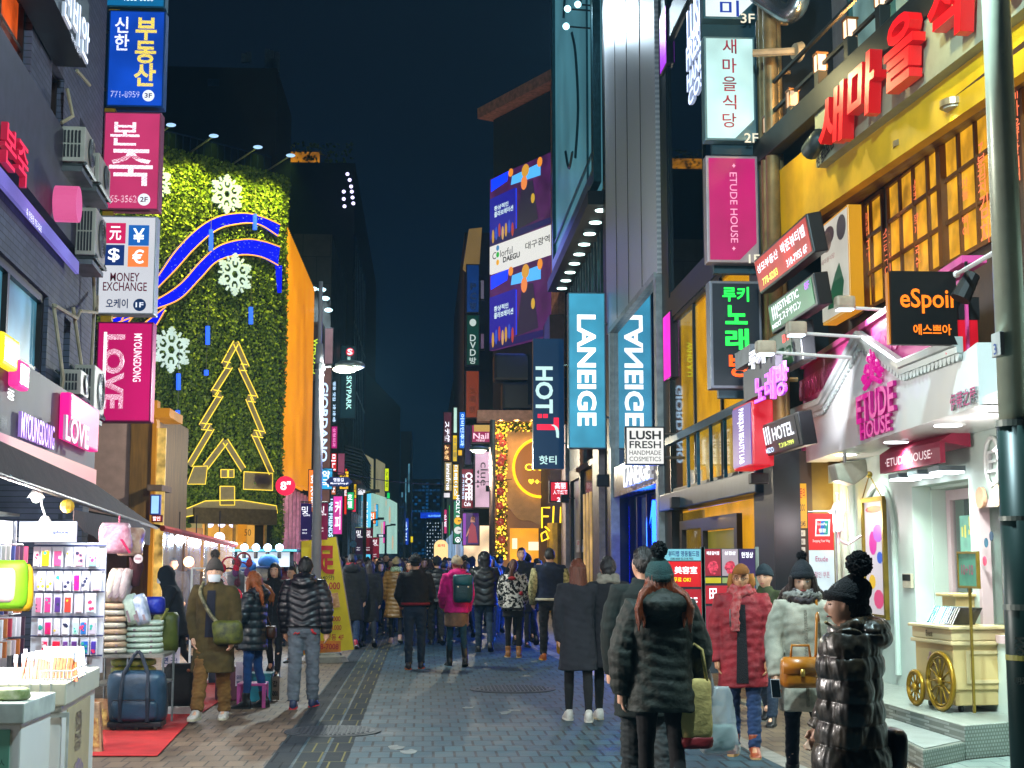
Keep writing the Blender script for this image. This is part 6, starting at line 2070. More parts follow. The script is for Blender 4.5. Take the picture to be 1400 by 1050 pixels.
wheel(.66,.15,.17,10)
mb=MB()
for a,b in((.1,.08),(CL-.1,.08),(.55,.08),(.1,CW-.08),(CL-.1,CW-.08)):
 c=C0+e1*a+e2*b+Vector((0,0,.03))
 mb.disc(c+e1*.015,e1,.03,.03,12)
obj('caster',mb,BLACK,ct)
EFc=Plane(C0-e2*.02,e1)
text(ct,'Event',Plane(C0-e1*.022,-e2),-.4,ZC+.69,.13,.055,M('dark bronze letters','4a3410',.4),off=.004,px_units=False,bold=.02)
mb=MB()
for i in range(5):
 a=2*math.pi*i/5
 c=C0-e1*.006+e2*.42+Vector((0,0,.45))
 mb.ball(c+e2*math.cos(a)*.04+Vector((0,0,math.sin(a)*.05)),(.01,.03,.025),8,5)
obj('crest',mb,M('faded rose paint','b08a80',.6),ct)
mb=MB()
cbox(mb,.3,CL+.02,CW-.25,CW+.02,.77,1.02)
cbox(mb,.25,CL+.05,CW-.3,CW+.05,1.02,1.05)
obj('back_box',mb,CREAMW,ct,bevel=.008)
for i,c_ in enumerate(['2a8a98','48b0b0','2888a8','d8d8d8','c8c8d0','7ab0c8','90a8b8','b0b8c0','2a4a6a','3a3a40','4a4438','2a2620']):
 t=thing('booklet',f'glossy booklet leaning in the cream cart, number {["one","two","three","four","five","six","seven","eight","nine","ten","eleven","twelve"][i]} from the wheel end','booklet',C0+e1*.05+e2*.5+Vector((0,0,.77)),0,'booklets leaning in the cream cart')
 mb=MB()
 b0=.66-i*.045
 p=[C0+e2*b0+e1*a+Vector((0,0,z_)) for a,z_ in((.08,.775),(.3,.775),(.36,.93),(.14,.93))]
 p=[v+e2*(-.05*(j>1)) for j,v in enumerate(p)]
 mb.prism(p,-e2*.02)
 obj('cover',mb,M('booklet '+c_,c_,.25,var=.3,scale=12),t)
t=thing('easel_sign','green sign card on a gold stand behind the cart reading 10+10','sign',EG.shift(.35).hit(1337,850))
EE=EG.shift(.4)
u0,u1=EE.uz(1310,780)[0],EE.uz(1337,780)[0]
z1,z0=EE.uz(1320,754)[1],EE.uz(1320,804)[1]
mb=MB()
wall(mb,EE,u0,u1,z0,z1,[(u0+.02,u1-.02,z0+.02,z1-.02)],.03,.01)
mb.pb(EE,(u0+u1)/2-.012,(u0+u1)/2+.012,.32,z0,.02,0)
obj('frame',mb,M('old gold frame','8a7428',.4,.6),t)
obj('card',MB().pb(EE,u0+.015,u1-.015,z0+.015,z1-.015,.01,.0),M('sage card','4a8a72',.5),t)
text(t,'10+10',EE,(u0+u1)/2,(z0+z1)/2,(u1-u0)*.6,.09,M('rose ink','a83060',.5),off=.006,px_units=False,bold=0)
F16=front(16.2)
u0,u1=F16.uz(1106,750)[0],F16.uz(1140,750)[0]
t=thing('stand_banner','red and white card payment banner on a thin stand beside the passage','banner',F16.at((u0+u1)/2,0))
zt,zm,zb2=F16.uz(1120,702)[1],F16.uz(1120,752)[1],F16.uz(1120,830)[1]
obj('red_cloth',MB().pb(F16,u0,u1,zm,zt,.008),M('red banner cloth','d01818',.6,var=.08),t)
obj('white_cloth',MB().pb(F16,u0,u1,zb2,zm-.003,.008),M('white banner cloth','c8ccd4',.6,var=.08),t)
q=lambda a,b:(u0+(u1-u0)*a,zm+(zt-zm)*b)
for c_,a in(('d02030',.3),('2050a0',.45),('107a70',.6)):
 obj('logo_bar',MB().ppoly(F16,[q(a,.42),q(a+.17,.42),q(a+.22,.8),q(a+.05,.8)],.003,.004),M('logo '+c_,c_,.5),t)
obj('logo_ground',MB().ppoly(F16,[q(.26,.38),q(.84,.38),q(.88,.84),q(.3,.84)],.002,.0025),M('logo white','e0e0e0',.5),t)
text(t,'UnionPay',F16,*q(.55,.7),(u1-u0)*.4,.04,WHITEPAINT,off=.01,px_units=False)
text(t,'银联',F16,*q(.55,.53),(u1-u0)*.3,.05,WHITEPAINT,off=.01,px_units=False)
text(t,'Shopping Your Way',F16,*q(.5,.24),(u1-u0)*.7,.04,WHITEPAINT,off=.005,px_units=False,bold=0)
text(t,'Etude',F16,(u0+u1)/2,zm-.1,(u1-u0)*.5,.06,M('rose ink','a83060',.5),off=.005,px_units=False,bold=0)
text(t,'할인 쿠폰',F16,(u0+u1)/2,zm-.28,(u1-u0)*.6,.07,M('rose ink','a83060',.5),off=.005,px_units=False,bold=0)
obj('pole',MB().tube([F16.at(u1+.02,0),F16.at(u1+.03,zt+.05)],.012,6).tube([F16.at(u1+.02,zt+.03),F16.at(u0,zt+.02)],.008,5),STEEL,t)
obj('foot',MB().disc(F16.at(u1+.02,.06),(0,0,1),.22,.06,20,r2=.18),BLACK,t)
F165=front(16.5)
def board(label,x0,x1,yt,panels):
 u0,u1=F165.uz(x0,760)[0],F165.uz(x1,760)[0]
 z1=F165.uz(x0,yt)[1]
 t=thing('poster_board',label,'notice board',F165.at((u0+u1)/2,0),0,'poster boards on the pavement')
 mb=MB().pb(F165,u0-.04,u0,0,z1+.02,.06).pb(F165,u1,u1+.04,0,z1+.02,.06)
 mb.pb(F165,u0-.2,u0+.2,0,.03,.5,.2).pb(F165,u1-.2,u1+.2,0,.03,.5,.2)
 obj('stand',mb,M('aluminium stand','8a9894',.35,.7),t)
 obj('board',MB().pb(F165,u0,u1,.35,z1,.04,-.01),M('board back','2a3038',.6),t)
 for(a,b,ya,yb,c_,k,txt) in panels:
  ua,ub=u0+(u1-u0)*a+.008,u0+(u1-u0)*b-.008
  za,zb_=F165.uz(x0,yb)[1]+.006,F165.uz(x0,ya)[1]-.006
  obj('poster',MB().pb(F165,ua,ub,za,zb_,.005,.0),E(f'board poster {c_}',c_,k,False,.15,3),t)
  for(s_,cx,cy,w,h,m) in txt:
   text(t,s_,F165,ua+(ub-ua)*cx,za+(zb_-za)*cy,(ub-ua)*w,(zb_-za)*h,m,off=.006,px_units=False,bold=.02)
  if c_ in('a02838','b8a8b4'):
   rs2=random.Random(len(c_)+int(ya))
   mb=MB()
   for i in range(16):
    a_=rs2.uniform(0,6.28)
    mb.disc(F165.at((ua+ub)/2+math.cos(a_)*(ub-ua)*.25*rs2.random(),za+(zb_-za)*(.35+.2*math.sin(a_)*rs2.random()),.006+i*.0006),F165.n,rs2.uniform(.02,.05),.003,10)
   obj('food_picture',mb,E('food picture','d8405a',.7,False,.9,30),t)
 return t
NI=M('navy ink','123a80')
board('poster board with a red beauty salon poster, left of two boards',905,959,750,[(0,1,750,767,'78c0d0',.75,[('뷰티랩 명동월드점',.55,.6,.8,.5,NI),('1588-0000 02-318-7955',.5,.15,.6,.2,DARK_LETTER)]),(0,1,767,803,'d81820',.8,[('美容室',.6,.66,.6,.3,WHITE_LETTER),('무료 OK!',.5,.28,.45,.18,E('yellow letters','ffe020',1.1))]),(0,.55,805,850,'88b8c8',.5,[('SALE',.5,.7,.6,.14,NI)]),(.55,1,805,850,'c82030',.6,[('3F',.5,.6,.5,.3,WHITE_LETTER)])])
board('poster board with food posters behind the man in the red parka, right of two boards',963,1033,750,[(0,.33,750,788,'a02838',.6,[('매운갈비찜',.5,.85,.8,.14,WHITE_LETTER)]),(.33,.67,750,788,'b8a8b4',.6,[('삼겹살',.5,.85,.7,.14,WHITE_LETTER)]),(.67,1,750,788,'38205c',.6,[('한정상',.5,.78,.75,.22,WHITE_LETTER)]),(0,.33,789,798,'d8c828',.6,[]),(.33,1,789,798,'a0b870',.5,[]),(0,.5,800,826,'c82838',.6,[('田',.3,.55,.3,.6,WHITE_LETTER),('무한리필',.7,.3,.4,.2,WHITE_LETTER)]),(.5,1,800,826,'306090',.5,[('2F',.5,.5,.4,.4,WHITE_LETTER)]),(0,1,828,870,'a83048',.5,[])])
cx_=P(1392,700,7.5).x
t=thing('lamp_pole','near street lamp pole on the right edge, pale green above a dark green sleeve','street lamp',(cx_,7.5,0))
f75=front(7.5)
zs=f75.uz(1392,575)[1]
obj('pole',MB().tube([(cx_,7.5,zs),(cx_,7.5,7.4)],[.08,.074],20),M('pale green pole paint','c4d0b8',.35,.2,var=.1,coat=.2),t,smooth=True)
obj('sleeve',MB().tube([(cx_,7.5,0),(cx_,7.5,zs)],.095,24),M('dark green sleeve','16302c',.4,.1,var=.15),t,smooth=True)
mb=MB()
for py,h in((575,.035),(706,.025),(826,.03)):
 zz=f75.uz(1392,py)[1]
 mb.tube([(cx_,7.5,zz-h),(cx_,7.5,zz)],.101,24)
obj('collar',mb,M('grey collar','6a7068',.45,.3),t,smooth=False)
zz=f75.uz(1392,897)[1]
obj('yellow_band',MB().tube([(cx_,7.5,zz-.02),(cx_,7.5,zz+.008)],.0975,24),M('ochre band','9a9040',.5),t)
fs_=front(7.5-.1)
text(t,'중구',fs_,1402,884,30,26,M('pale stencil','c8ccc0',.5),off=.0,bold=.02)
text(t,'明洞',fs_,1397,931,20,10,M('pale stencil','c8ccc0',.5),off=.0,bold=.01)
zz=f75.uz(1392,475)[1]
obj('meter_plate',MB().box(cx_-.11,cx_-.085,7.38,7.5,zz-.06,zz+.07),M('grey plate','a8aca8',.5),t,bevel=.004)
text(t,'3',Plane((cx_-.112,0,0),(0,-1,0)),-7.44,zz-.02,.04,.06,NI,off=.003,px_units=False)
obj('lamp_arm',MB().tube([(cx_,7.5,7.35),(cx_-.6,7.5,7.5),(cx_-1.4,7.5,7.55)],.03,8),M('pale green pole paint','c4d0b8',.35),t)
obj('lamp_hood',MB().ball((cx_-1.5,7.5,7.55),(.32,.2,.1),14,8),M('lamp hood','8f9a98',.4,.5),t,smooth=True)
obj('lamp_glass',MB().ball((cx_-1.5,7.5,7.47),(.24,.15,.05),14,8),E('lamp glare','fff6d8',6.0),t,smooth=True)
lamp('POINT',(cx_-1.5,7.5,7.35),2600,'cceef6',.15,parent=t)  # lamp head added above the view to light the near street
# --- phone accessory stall on the left
obj('lit_interior',MB().pb(LF,-8,U_END-.6,.02,3.7,.05,-1.05),E('bright white shop interior','dfeaf4',.95,True,.3,1.2),nb)
obj('interior_shelf',MB().pb(LF,-7,U_END-.7,2.2,2.23,.3,-.75).pb(LF,-7,U_END-.7,1.9,1.93,.3,-.75),WHITEPAINT,nb)
aw=thing('awning','dark brown fabric awning sloping out from the silver fascia over the stall','awning',(-3.9,15,2.3))
pA,pB,pC,pD=P(-40,636,11.0),LF.shift(.35).at(-5.5,2.72),LF.shift(.35).hit(130,664),P(214,722,22)
pA=pA+(pA-pD)*.25
mb=MB()
N=14
top_,bot_=[pB.lerp(pC,i/N) for i in range(N+1)],[pA.lerp(pD,i/N)-Vector((0,0,.03*math.sin(math.pi*i/N))) for i in range(N+1)]
for i in range(N):
 mb.prism([top_[i],top_[i+1],bot_[i+1],bot_[i]],(0,0,.02))
CAN=M('dark brown canvas','3a2a28',.85,var=.2,scale=4,bump=.3)
obj('canvas',mb,CAN,aw)
obj('front_bar',MB().tube([pA,pA.lerp(pD,.5),pD],.022,8),M('cream awning bar','6a645c',.4,.4),aw)
q0,q1=P(100,697,14.5),P(205,716,21.4)
mb=MB()
for i in range(10):
 a,b=q0.lerp(q1,i/10),q0.lerp(q1,(i+1)/10)
 h=lambda t:Vector((0,0,.1+.22*min(1,t*4)+.03*math.sin(t*25)))
 mb.prism([a,b,b-h((i+1)/10),a-h(i/10)],(.01,0,0))
obj('valance',mb,CAN,aw)
obj('end_cap',MB().ball(P(92,692,14.2),.07,8,6),M('yellow cap','c8a020',.5),aw)
F135=front(13.5)
bx0,bx1=F135.uz(44,820)[0],F135.uz(143,820)[0]
t=thing('display_board','white pegboard with hooks that carries the rows of phone cases','display board',F135.at((bx0+bx1)/2,0))
zb0,zb1=F135.uz(90,920)[1],F135.uz(90,742)[1]
obj('board',MB().pb(F135,bx0,bx1,zb0,zb1,.03),M('white pegboard','c8ccd4',.5,var=.05),t)
mb=MB()
ROWS=[(748,775,[(48,58),(59,74),(75,90),(92,103),(104,120),(121,138)],['f0e8e0','f0c010','b0406a','d8e4f0','e88a90','78c0e8']),(781,808,[(54,66),(67,77),(78,89),(90,101),(103,114),(115,126),(127,142)],['e8e8ec','f0f0f4','f0dce0','f4e8f0','e81080','ececf0','f0a8c0']),(811,838,[(51,62),(63,75),(76,88),(90,103),(104,117),(119,135)],['d87090','e03878','503078','e83c30','e8b8c0','b8d0d8']),(845,868,[(54,62),(63,75),(76,86),(87,99),(101,111),(112,123),(124,136)],['e0d8e8','e01870','c8c4cc','f0f0f0','b0e0d0','2870b8','c0b8c8']),(871,895,[(59,70),(72,87),(88,98),(99,110),(112,125),(126,136)],['e02858','e01c40','70408c','5c3078','1c64c0','4838a0']),(898,918,[(83,95),(97,108),(109,122)],['a8b0c8','e0a0b0','d8e0e0'])]
for r_ in ROWS:
 zz=F135.uz(90,r_[0]-2)[1]
 mb.tube([F135.at(bx0,zz,.02),F135.at(bx1,zz,.02)],.008,6)
obj('hook_rail',mb,M('navy rail','202858',.5),t)
lamp('AREA',F135.at((bx0+bx1)/2+.1,2.2,.6),40,'f4f0ff',(1.0,.3),F135.at((bx0+bx1)/2,.4,.1),parent=t)
NTH=['first','second','third','fourth','fifth','sixth','seventh','eighth','ninth','tenth','eleventh','twelfth','thirteenth']
def cname(h):
 r,g,b=[int(h[i:i+2],16) for i in(0,2,4)]
 if min(r,g,b)>190:
  return 'white'
 if max(r,g,b)-min(r,g,b)<36:
  return 'grey' if max(r,g,b)>70 else 'black'
 if b>r and b>g:
  return 'violet' if r>.55*b and g<.7*b else 'blue'
 if g>=r and g>=b:
  return 'green'
 return 'yellow' if g>.7*r else('orange' if g>.4*r and b<.5*r else('pink' if b>.4*r else 'red'))
rs=random.Random(21)
for ri,(y0,y1,xs,cs_) in enumerate(ROWS):
 for ci,((xa,xb),c_) in enumerate(zip(xs,cs_)):
  ua,ub=F135.uz(xa+.6,y0)[0],F135.uz(xb-.6,y0)[0]
  z1,z0=F135.uz(90,y0)[1],F135.uz(90,y1)[1]
  t=thing('phone_case',f'{cname(c_)} phone case on the white board, {NTH[ri]} row, {NTH[ci]} from the left','phone case',F135.at((ua+ub)/2,z0,.06),0,'phone cases hanging on the white board')
  off=.06+rs.uniform(0,.03)
  obj('pack',MB().pb(F135,ua,ub,z0,z1,.012,off),M('clear pack white','d4d4dc',.15,var=.06),t)
  m_=(ub-ua)*.14
  obj('case_shell',MB().pb(F135,ua+m_,ub-m_,z0+.01,z1-.035,.012,off+.012),M('case '+c_,c_,.3,var=.06),t,bevel=.004)
  k=MB()
  H=z1-z0
  for j in range(rs.randint(1,4)):
   k.disc(F135.at(ua+m_*1.6+rs.random()*(ub-ua-3.2*m_),z0+H*rs.uniform(.2,.7),off+.014+.0012*j),F135.n,rs.uniform(.006,.018),.002,9)
  pc_=rs.choice(['2a3050','d83060','f0e0e0','30a090','f0c030'])
  obj('print',k,M('case print '+pc_,pc_,.4),t)
for ri,(ya,yb) in enumerate([(746,772),(776,806),(812,842),(848,878),(880,905)]):
 for i in range(12):
  d=11.6+i*.15
  c_=rs.choice(['d8d4d8','c8b8c0','402838','b86a30','3a4a88','d8d0c8','604050','e0e4e8','c04058','90a0c0','282428'])
  x=-3.62-.004*i
  zt,zl=P(20,ya,12.4).z,P(20,yb,12.4).z
  mb=MB().box(x-.05,x+.07,d-.012,d+.012,zl+rs.uniform(0,.03),zt)
  tag(obj('phone_case',mb,M('case '+c_,c_,.3,var=.06)),f'{cname(c_)} phone case edge on in the side rack, {NTH[ri]} row, {NTH[11 - i]} from the board','phone case','phone cases in the side rack')
t=thing('side_rack','steel rack of rails for the edge on phone cases at the left edge','rack',(-3.75,12.4,0))
mb=MB()
for ya in(743,773,809,845,877):
 z_=P(20,ya,12.4).z
 mb.tube([(-3.7,11.3,z_),(-3.7,13.45,z_)],.01,6)
mb.tube([(-3.76,11.3,0),(-3.76,11.3,2.0)],.02,6).tube([(-3.76,13.4,0),(-3.76,13.4,2.0)],.02,6)
obj('rail',mb,STEEL,t)
obj('back_panel',MB().box(-3.82,-3.8,11.2,13.46,.5,2.0),M('white pegboard','c8ccd4',.5),t)
plate('shop_sign','white sign board reading iphone above the phone cases','sign',front(13.3),(26,713,104,741),E('white lit board','e4ecf2',.2),[('iphone',83,728,22,6,M('grey blue ink','1c2a5a'),0,.02)])
for i,(x,y) in enumerate([(50,668),(62,706)]):
 c=P(x,y,14.3)
 t=thing('clip_lamp',['white clip lamp shining down above the iphone board','white bowl lamp hanging in front of the iphone board'][i],'lamp',c)
 mb=MB().tube([c,c-Vector((0,0,.09))],[.03,.085],14)
 obj('shade',mb,WHITEPAINT,t,smooth=True)
 obj('bulb',MB().ball(c-Vector((0,0,.09)),.05,10,6),E('bulb','fff8f0',6),t)
 obj('stem',MB().tube([c,c+Vector((-.04,0,.12)),c+Vector((-.06,.05,.3))],.01,6),STEEL,t)
 lamp('POINT',c-Vector((0,.1,.2)),60,'fff4ea',.08,parent=t)
t=thing('tube_lamp','white tube lamp under the front bar of the awning, above the white counter','lamp',(-3.3,9.6,2.42))  # added out of view to light the faces and the counter
obj('tube',MB().tube([(-3.45,9.0,2.42),(-3.3,10.2,2.42)],.022,10),E('white tube','f8fbff',8),t)
obj('fitting',MB().tube([(-3.46,8.95,2.47),(-3.29,10.25,2.47)],.03,6),WHITEPAINT,t)
lamp('AREA',(-3.25,9.5,2.36),250,'fff6ee',(1.2,.3),(0.6,9.8,.6),parent=t)
def softbox(c,w,d,h,k=2.6,n=20,nz=10,rz=0.0,bulge=.12,seed=0,crumple=0.0,taper=0.0):
 rings=[]
 for j in range(nz+1):
  t_=j/nz
  e=(1-abs(2*t_-1)**5)**.35 if 0<t_<1 else .25
  ring=[]
  for i in range(n):
   a=2*math.pi*i/n
   ca,sa=math.cos(a),math.sin(a)
   rr=(abs(ca)**k+abs(sa)**k)**(-1/k)
   wob=(1+bulge*.4*math.sin(3*a+seed+4*t_)+crumple*math.sin(11*a+9*math.sin(7*t_+seed))+crumple*math.sin(6*a-17*t_+seed))*(1-taper*t_)
   x,y=w/2*rr*ca*(e*.25+.75)*wob,d/2*rr*sa*(e*.4+.6)*wob*(1+bulge*math.sin(math.pi*t_))
   ring.append((c[0]+x*math.cos(rz)-y*math.sin(rz),c[1]+x*math.sin(rz)+y*math.cos(rz),c[2]+h*t_))
  rings.append(ring)
 return MB().loft(rings)
c=P(10,832,11.3)
t=thing('kids_bag','lime green and yellow children\'s bag hanging at the left edge','bag',c)
obj('bag_body',softbox(c,.3,.14,.37),M('lime nylon','7ab818',.5,var=.1),t,smooth=True)
obj('front_panel',softbox(c+Vector((-.03,-.06,.05)),.2,.06,.26),M('pale panel','c8d8d0',.5,two='e0a0b0',scale=18),t,smooth=True)
obj('trim',softbox(c+Vector((.04,.03,-.02)),.28,.1,.36),M('yellow trim','d8a818',.5),t,smooth=True)
c=P(148,760,14.2)
t=thing('wrapped_plush','pink plush in clear plastic wrap hanging from the awning edge','plush',c)
mb=softbox(P(158,757,14.2),.3,.26,.3,2.2,bulge=.25,seed=1)
obj('plush_body',mb,M('pink wrapped plush','c87088',.3,two='e8c0c8',scale=9,bump=.6,coat=.5),t,smooth=True)
obj('plush_side',softbox(P(178,760,14.5),.26,.24,.28,2.2,bulge=.25,seed=3),M('peach wrapped plush','b87868',.3,two='d8b8a0',scale=9,bump=.6,coat=.5),t,smooth=True)
p=P(163,722,14.2)
obj('hanger',MB().tube([p,p+Vector((0,0,.12))],.008,5).tube([p+Vector((-.1,-.02,-.02)),p-Vector((-.06,.14,.12)),p-Vector((-.12,.05,.24))],.012,5),M('pink ribbon','d03060',.5),t)
c=P(186,768,14.6)
t=thing('long_glove','dark maroon fleece glove hanging below the wrapped plush','glove',c)
obj('glove_body',MB().tube([P(185,760,14.6),P(187,775,14.6),P(183,790,14.6),P(186,802,14.6)],[.06,.07,.065,.035],12),M('maroon fleece','3c0c18',.9),t,smooth=True)
t=thing('price_tag','round white price tag beside the maroon glove','tag',P(189,764,14.3))
obj('tag_disc',MB().disc(P(189,764,14.3),(0,-1,0),.045,.004,18),M('tag white','d8c8c4',.5),t)
text(t,'5000',front(14.3),189,764,8,3,CRIM,off=.004)
TW=[M('towel cream','c8c0ae',.5,var=.15,scale=30,coat=.3),M('towel buff','b89a7c',.5,var=.2,scale=30,coat=.3),M('towel mint','aabfae',.5,var=.15,scale=30,coat=.3),M('towel grey','a89a98',.5,var=.2,scale=20,coat=.3)]
def towel(label,c,w,d,h,mat,rz=0.0,tilt=0.0,group='wrapped towel packs on the stall'):
 t=thing('towel_pack',label,'towel pack',c,0,group)
 obj('towel_fold',softbox((0,0,0),w,d,h,5,24,6,0,.05,c[2]*9),mat,t,smooth=True,local=True)
 mb=MB()
 for k in(-.25,.2):
  mb.box(w*k-.012,w*k+.012,-d/2-.004,d/2+.004,h*.12,h*.5)
 obj('band',mb,M('towel print','7a6a70',.5),t,local=True)
 t.rotation_euler=(0,R(tilt),rz)
 return t
z0=P(155,893,14.6).z
for i in range(8):
 h=.062
 towel(f'cream and buff towel pack in the left stack, {NTH[i]} from the bottom',P(154,893,14.6)+Vector((rs.uniform(-.01,.01),0,i*h)),.27,.24,h*.97,TW[i%2],rs.uniform(-.05,.05))
for i in range(6):
 towel(f'mint towel pack in the right stack, {NTH[i]} from the bottom',P(197,893,14.7)+Vector((rs.uniform(-.01,.01),0,i*.055)),.36,.26,.053,TW[2],.1+rs.uniform(-.05,.05))
for i in range(3):
 towel(f'beige and mauve towel pack leaning on top of the left stack, {NTH[i]} from the left',P(148+9*i,822,14.6),.1,.24,.33,TW[(0,3,3)[i]],.0,14)
for i in range(2):
 towel(['mint patterned towel pack leaning on the right stack','blue striped towel pack leaning behind the mint one'][i],P(186+12*i,853,14.6),.14,.2,.3,(TW[2],M('towel blue','6a88b0',.4,two='d0d8e8',scale=14,coat=.3))[i],.0,-16)
t=thing('shelf_rack','chrome shelf rack under the towel stacks','rack',P(180,935,14.6))
z1=z0-.003
xa,xb=P(135,893,14.6).x-.02,P(228,893,14.6).x
mb=MB()
for x in(xa,(xa+xb)/2,xb):
 for y in(14.42,15.0):
  mb.tube([(x,y,0),(x,y,z1)],.012,6)
obj('rack_leg',mb,STEEL,t)
obj('shelf',MB().box(xa,xb,14.4,15.02,z1-.03,z1),M('shelf steel','8a8a84',.4,.5),t)
obj('lower_shelf',MB().box(xa,xb,14.4,15.02,.42,.44),M('shelf steel','8a8a84',.4,.5),t)
for i in range(3):
 towel(f'green and yellow towel pack on the lower shelf, {NTH[i]} from the bottom',Vector(((xa+xb)/2-.0,14.7,.441+.075*i)),.42,.3,.073,M('towel green','8a9a50',.5,two='d0c040',scale=12,coat=.3))
c=G(184,1000)
t=thing('wheeled_bag','large dark blue nylon shopping bag on small wheels on the red mat','bag',c)
c=c+Vector((0,.1,.07))
BLN=M('dark blue nylon','1c3a50',.38,var=.35,scale=7,bump=.5,bscale=9)
w_=.56
mb=softbox(c,w_,.3,.5,3.2,28,14,0,.1)
obj('bag_body',mb,BLN,t,smooth=True)
mb=MB()
for sx in(-.13,.13):
 mb.tube([c+Vector((sx,-.165,.03)),c+Vector((sx,-.185,.25)),c+Vector((sx*.9,-.12,.48)),c+Vector((sx*.25,-.05,.66)),c+Vector((0,-.04,.69))],[.022,.022,.022,.018,.018],8)
obj('handle',mb,M('navy webbing','0e1c2c',.7),t)
obj('front_pocket',softbox(c+Vector((0,-.15,.04)),.42,.06,.19,5),BLN,t,smooth=True)
obj('zip_line',MB().tube([c+Vector((-.2,-.19,.235)),c+Vector((.2,-.19,.235))],.006,5),BLACK,t)
mb=MB().box(c.x-.26,c.x+.26,c.y-.14,c.y+.14,c.z-.03,c.z+.02)
obj('base_plate',mb,M('dark base','0a1018',.5),t,bevel=.01)
for sx in(-.2,.02,.2):
 obj('caster',MB().disc((c.x+sx+.015,c.y-.1,.035),(1,0,0),.035,.03,12),M('caster black','141414',.5,two='3a2a18'),t)
c=G(243,978)
t=thing('black_case','tall black fabric case standing on a white block beside the blue bag','case',c)
obj('white_block',MB().box(c.x-.16,c.x+.18,c.y,c.y+.3,0,.09),M('white foam block','a8a8a8',.7),t,bevel=.01)
obj('case_body',softbox(c+Vector((0,.15,.092)),.34,.28,.44,8,24,8,0,.03),M('black canvas','101214',.75,var=.3,bump=.3),t,smooth=True)
obj('zip_tag',MB().ball(c+Vector((.1,.0,.47)),.02,6,4),M('copper tag','b06840',.4,.5),t)
c=P(226,892,15.5)
t=thing('backpack','olive green backpack hanging beside the towels','backpack',c)
obj('bag_body',softbox(c,.27,.2,.42,2.6,seed=2),M('olive nylon','4a5414',.5,var=.3,bump=.4),t,smooth=True)
obj('strap',MB().tube([c+Vector((-.1,-.12,.1)),c+Vector((-.04,-.16,.3)),c+Vector((.02,-.05,.46))],.018,6),M('olive strap','6a6a20',.6),t)
c=P(210,840,15.0)
t=thing('blue_pouch','blue quilted pouch on top of the hanging bags','bag',c)
obj('pouch_body',softbox(c,.22,.2,.18,2.2,seed=5),M('royal blue nylon','18289a',.4,var=.3,bump=.5),t,smooth=True)
sh_=[G(120,1035),G(215,1035),G(262,985),G(345,930),G(300,925),G(150,985)]
mb=MB().prism([Vector((p.x,p.y,.0085)) for p in sh_],(0,0,.005))
tag(obj('red_mat',mb,M('red mat','a81c1c',.8,var=.2,scale=5)),'red carpet mat laid on the pavement in front of the left stall','mat')
CT=thing('counter','white stall counter with shallow baskets of packs at lower left','counter',(-3.0,9.6,0))
kA,kB,kC,kD=(-2.26,9.25),(-2.36,10.6),(-4.2,10.6),(-4.2,9.25)
CWH=M('white counter panel','e2e2de',.5,var=.05,scale=2)
obj('cabinet',MB().prism([(x,y,0) for x,y in(kD,kA,kB,kC)],(0,0,.74)),CWH,CT,bevel=.01)
obj('tray',MB().prism([(x,y,.741) for x,y in((-4.2,9.22),(-2.23,9.22),(-2.33,10.6),(-4.2,10.6))],(0,0,.14)),M('cream tray','d0cdb8',.5,var=.05),CT,bevel=.01)
F92=front(9.25)
mb=MB()
wall(mb,F92,F92.uz(30,1000)[0],F92.uz(94,1000)[0],.0,.7,[(F92.uz(33,1000)[0],F92.uz(91,1000)[0],.02,.67)],.015,.012)
for i in range(30):
 u_=-4.15+i*.065
 if u_<-2.27:
  mb.pb(F92,u_,u_+.008,.75,.88,.01,.037)
obj('trim_line',mb,M('pale trim','b4b8b4',.5),CT)
SD=Plane((kA[0],kA[1],0),(kB[0]-kA[0],kB[1]-kA[1],0))
obj('printed_panel',MB().pb(SD,.18,1.1,.0,.7,.01,.008),M('printed cream panel','c0b088',.5,var=.08),CT)
text(CT,'품\n질\n보\n증',SD,.6,.52,.3,.25,M('faded print','5a5048',.6),off=.012,px_units=False,bold=0)
mb=MB()
for i in range(9):
 a=math.pi*i/8
 mb.disc(SD.at(.62+.25*math.cos(a),.1+.18*math.sin(a),.012+.001*i),SD.n,.06,.003,12)
obj('printed_fan',mb,M('violet print','8a78b0',.6,two='b8a080',scale=16),CT)
for i in range(18):
 u_=F92.uz(8+i*4.9,930)[0]
 x=u_+.0
 t=thing('snack_pack',f'orange red stick pack in the white tray, {i + 1} from the left edge'.replace(str(i+1),(NTH+['fourteenth','fifteenth','sixteenth','seventeenth','eighteenth'])[i]),'snack pack',(x,9.45,.88),0,'stick packs in the white tray')
 dz=rs.uniform(-.02,.02)
 mb=MB().prism([(x-.01,9.5,.87),(x+.008,9.5,.87),(x-.014+dz,9.6,1.0+dz),(x-.032+dz,9.6,1.0+dz)],(0,.02,.0))
 obj('stick_bundle',mb,M('orange red sticks','a83c08',.35,two='d07028',scale=40),t)
 obj('clear_top',MB().prism([(x-.012+dz,9.602,1.001+dz),(x-.034+dz,9.602,1.001+dz),(x-.045+dz,9.64,1.05+dz),(x-.02+dz,9.64,1.05+dz)],(0,.008,0)),M('clear pack white','d4d4dc',.15),t)
for i in range(13):
 x=F92.uz(8+i*5.2,925)[0]
 c_=rs.choice(['d8d0d0','c8d0e0','e0c8d0','b8b0a8','d0b890','e8e4e0'])
 a_=rs.uniform(-.05,.05)
 t=tag(obj('clear_pack',MB().prism([(x,9.95,.88),(x+.05,9.95,.88),(x+.05+a_,10.05,1.06),(x+a_,10.05,1.06)],(0,.014,0)),M('pastel pack '+c_,c_,.15,two='f0ece8',scale=22),bevel=.003),f'{cname(c_)} clear pack leaning in the back of the white tray, {NTH[i]} from the left','pack','clear packs in the white tray')
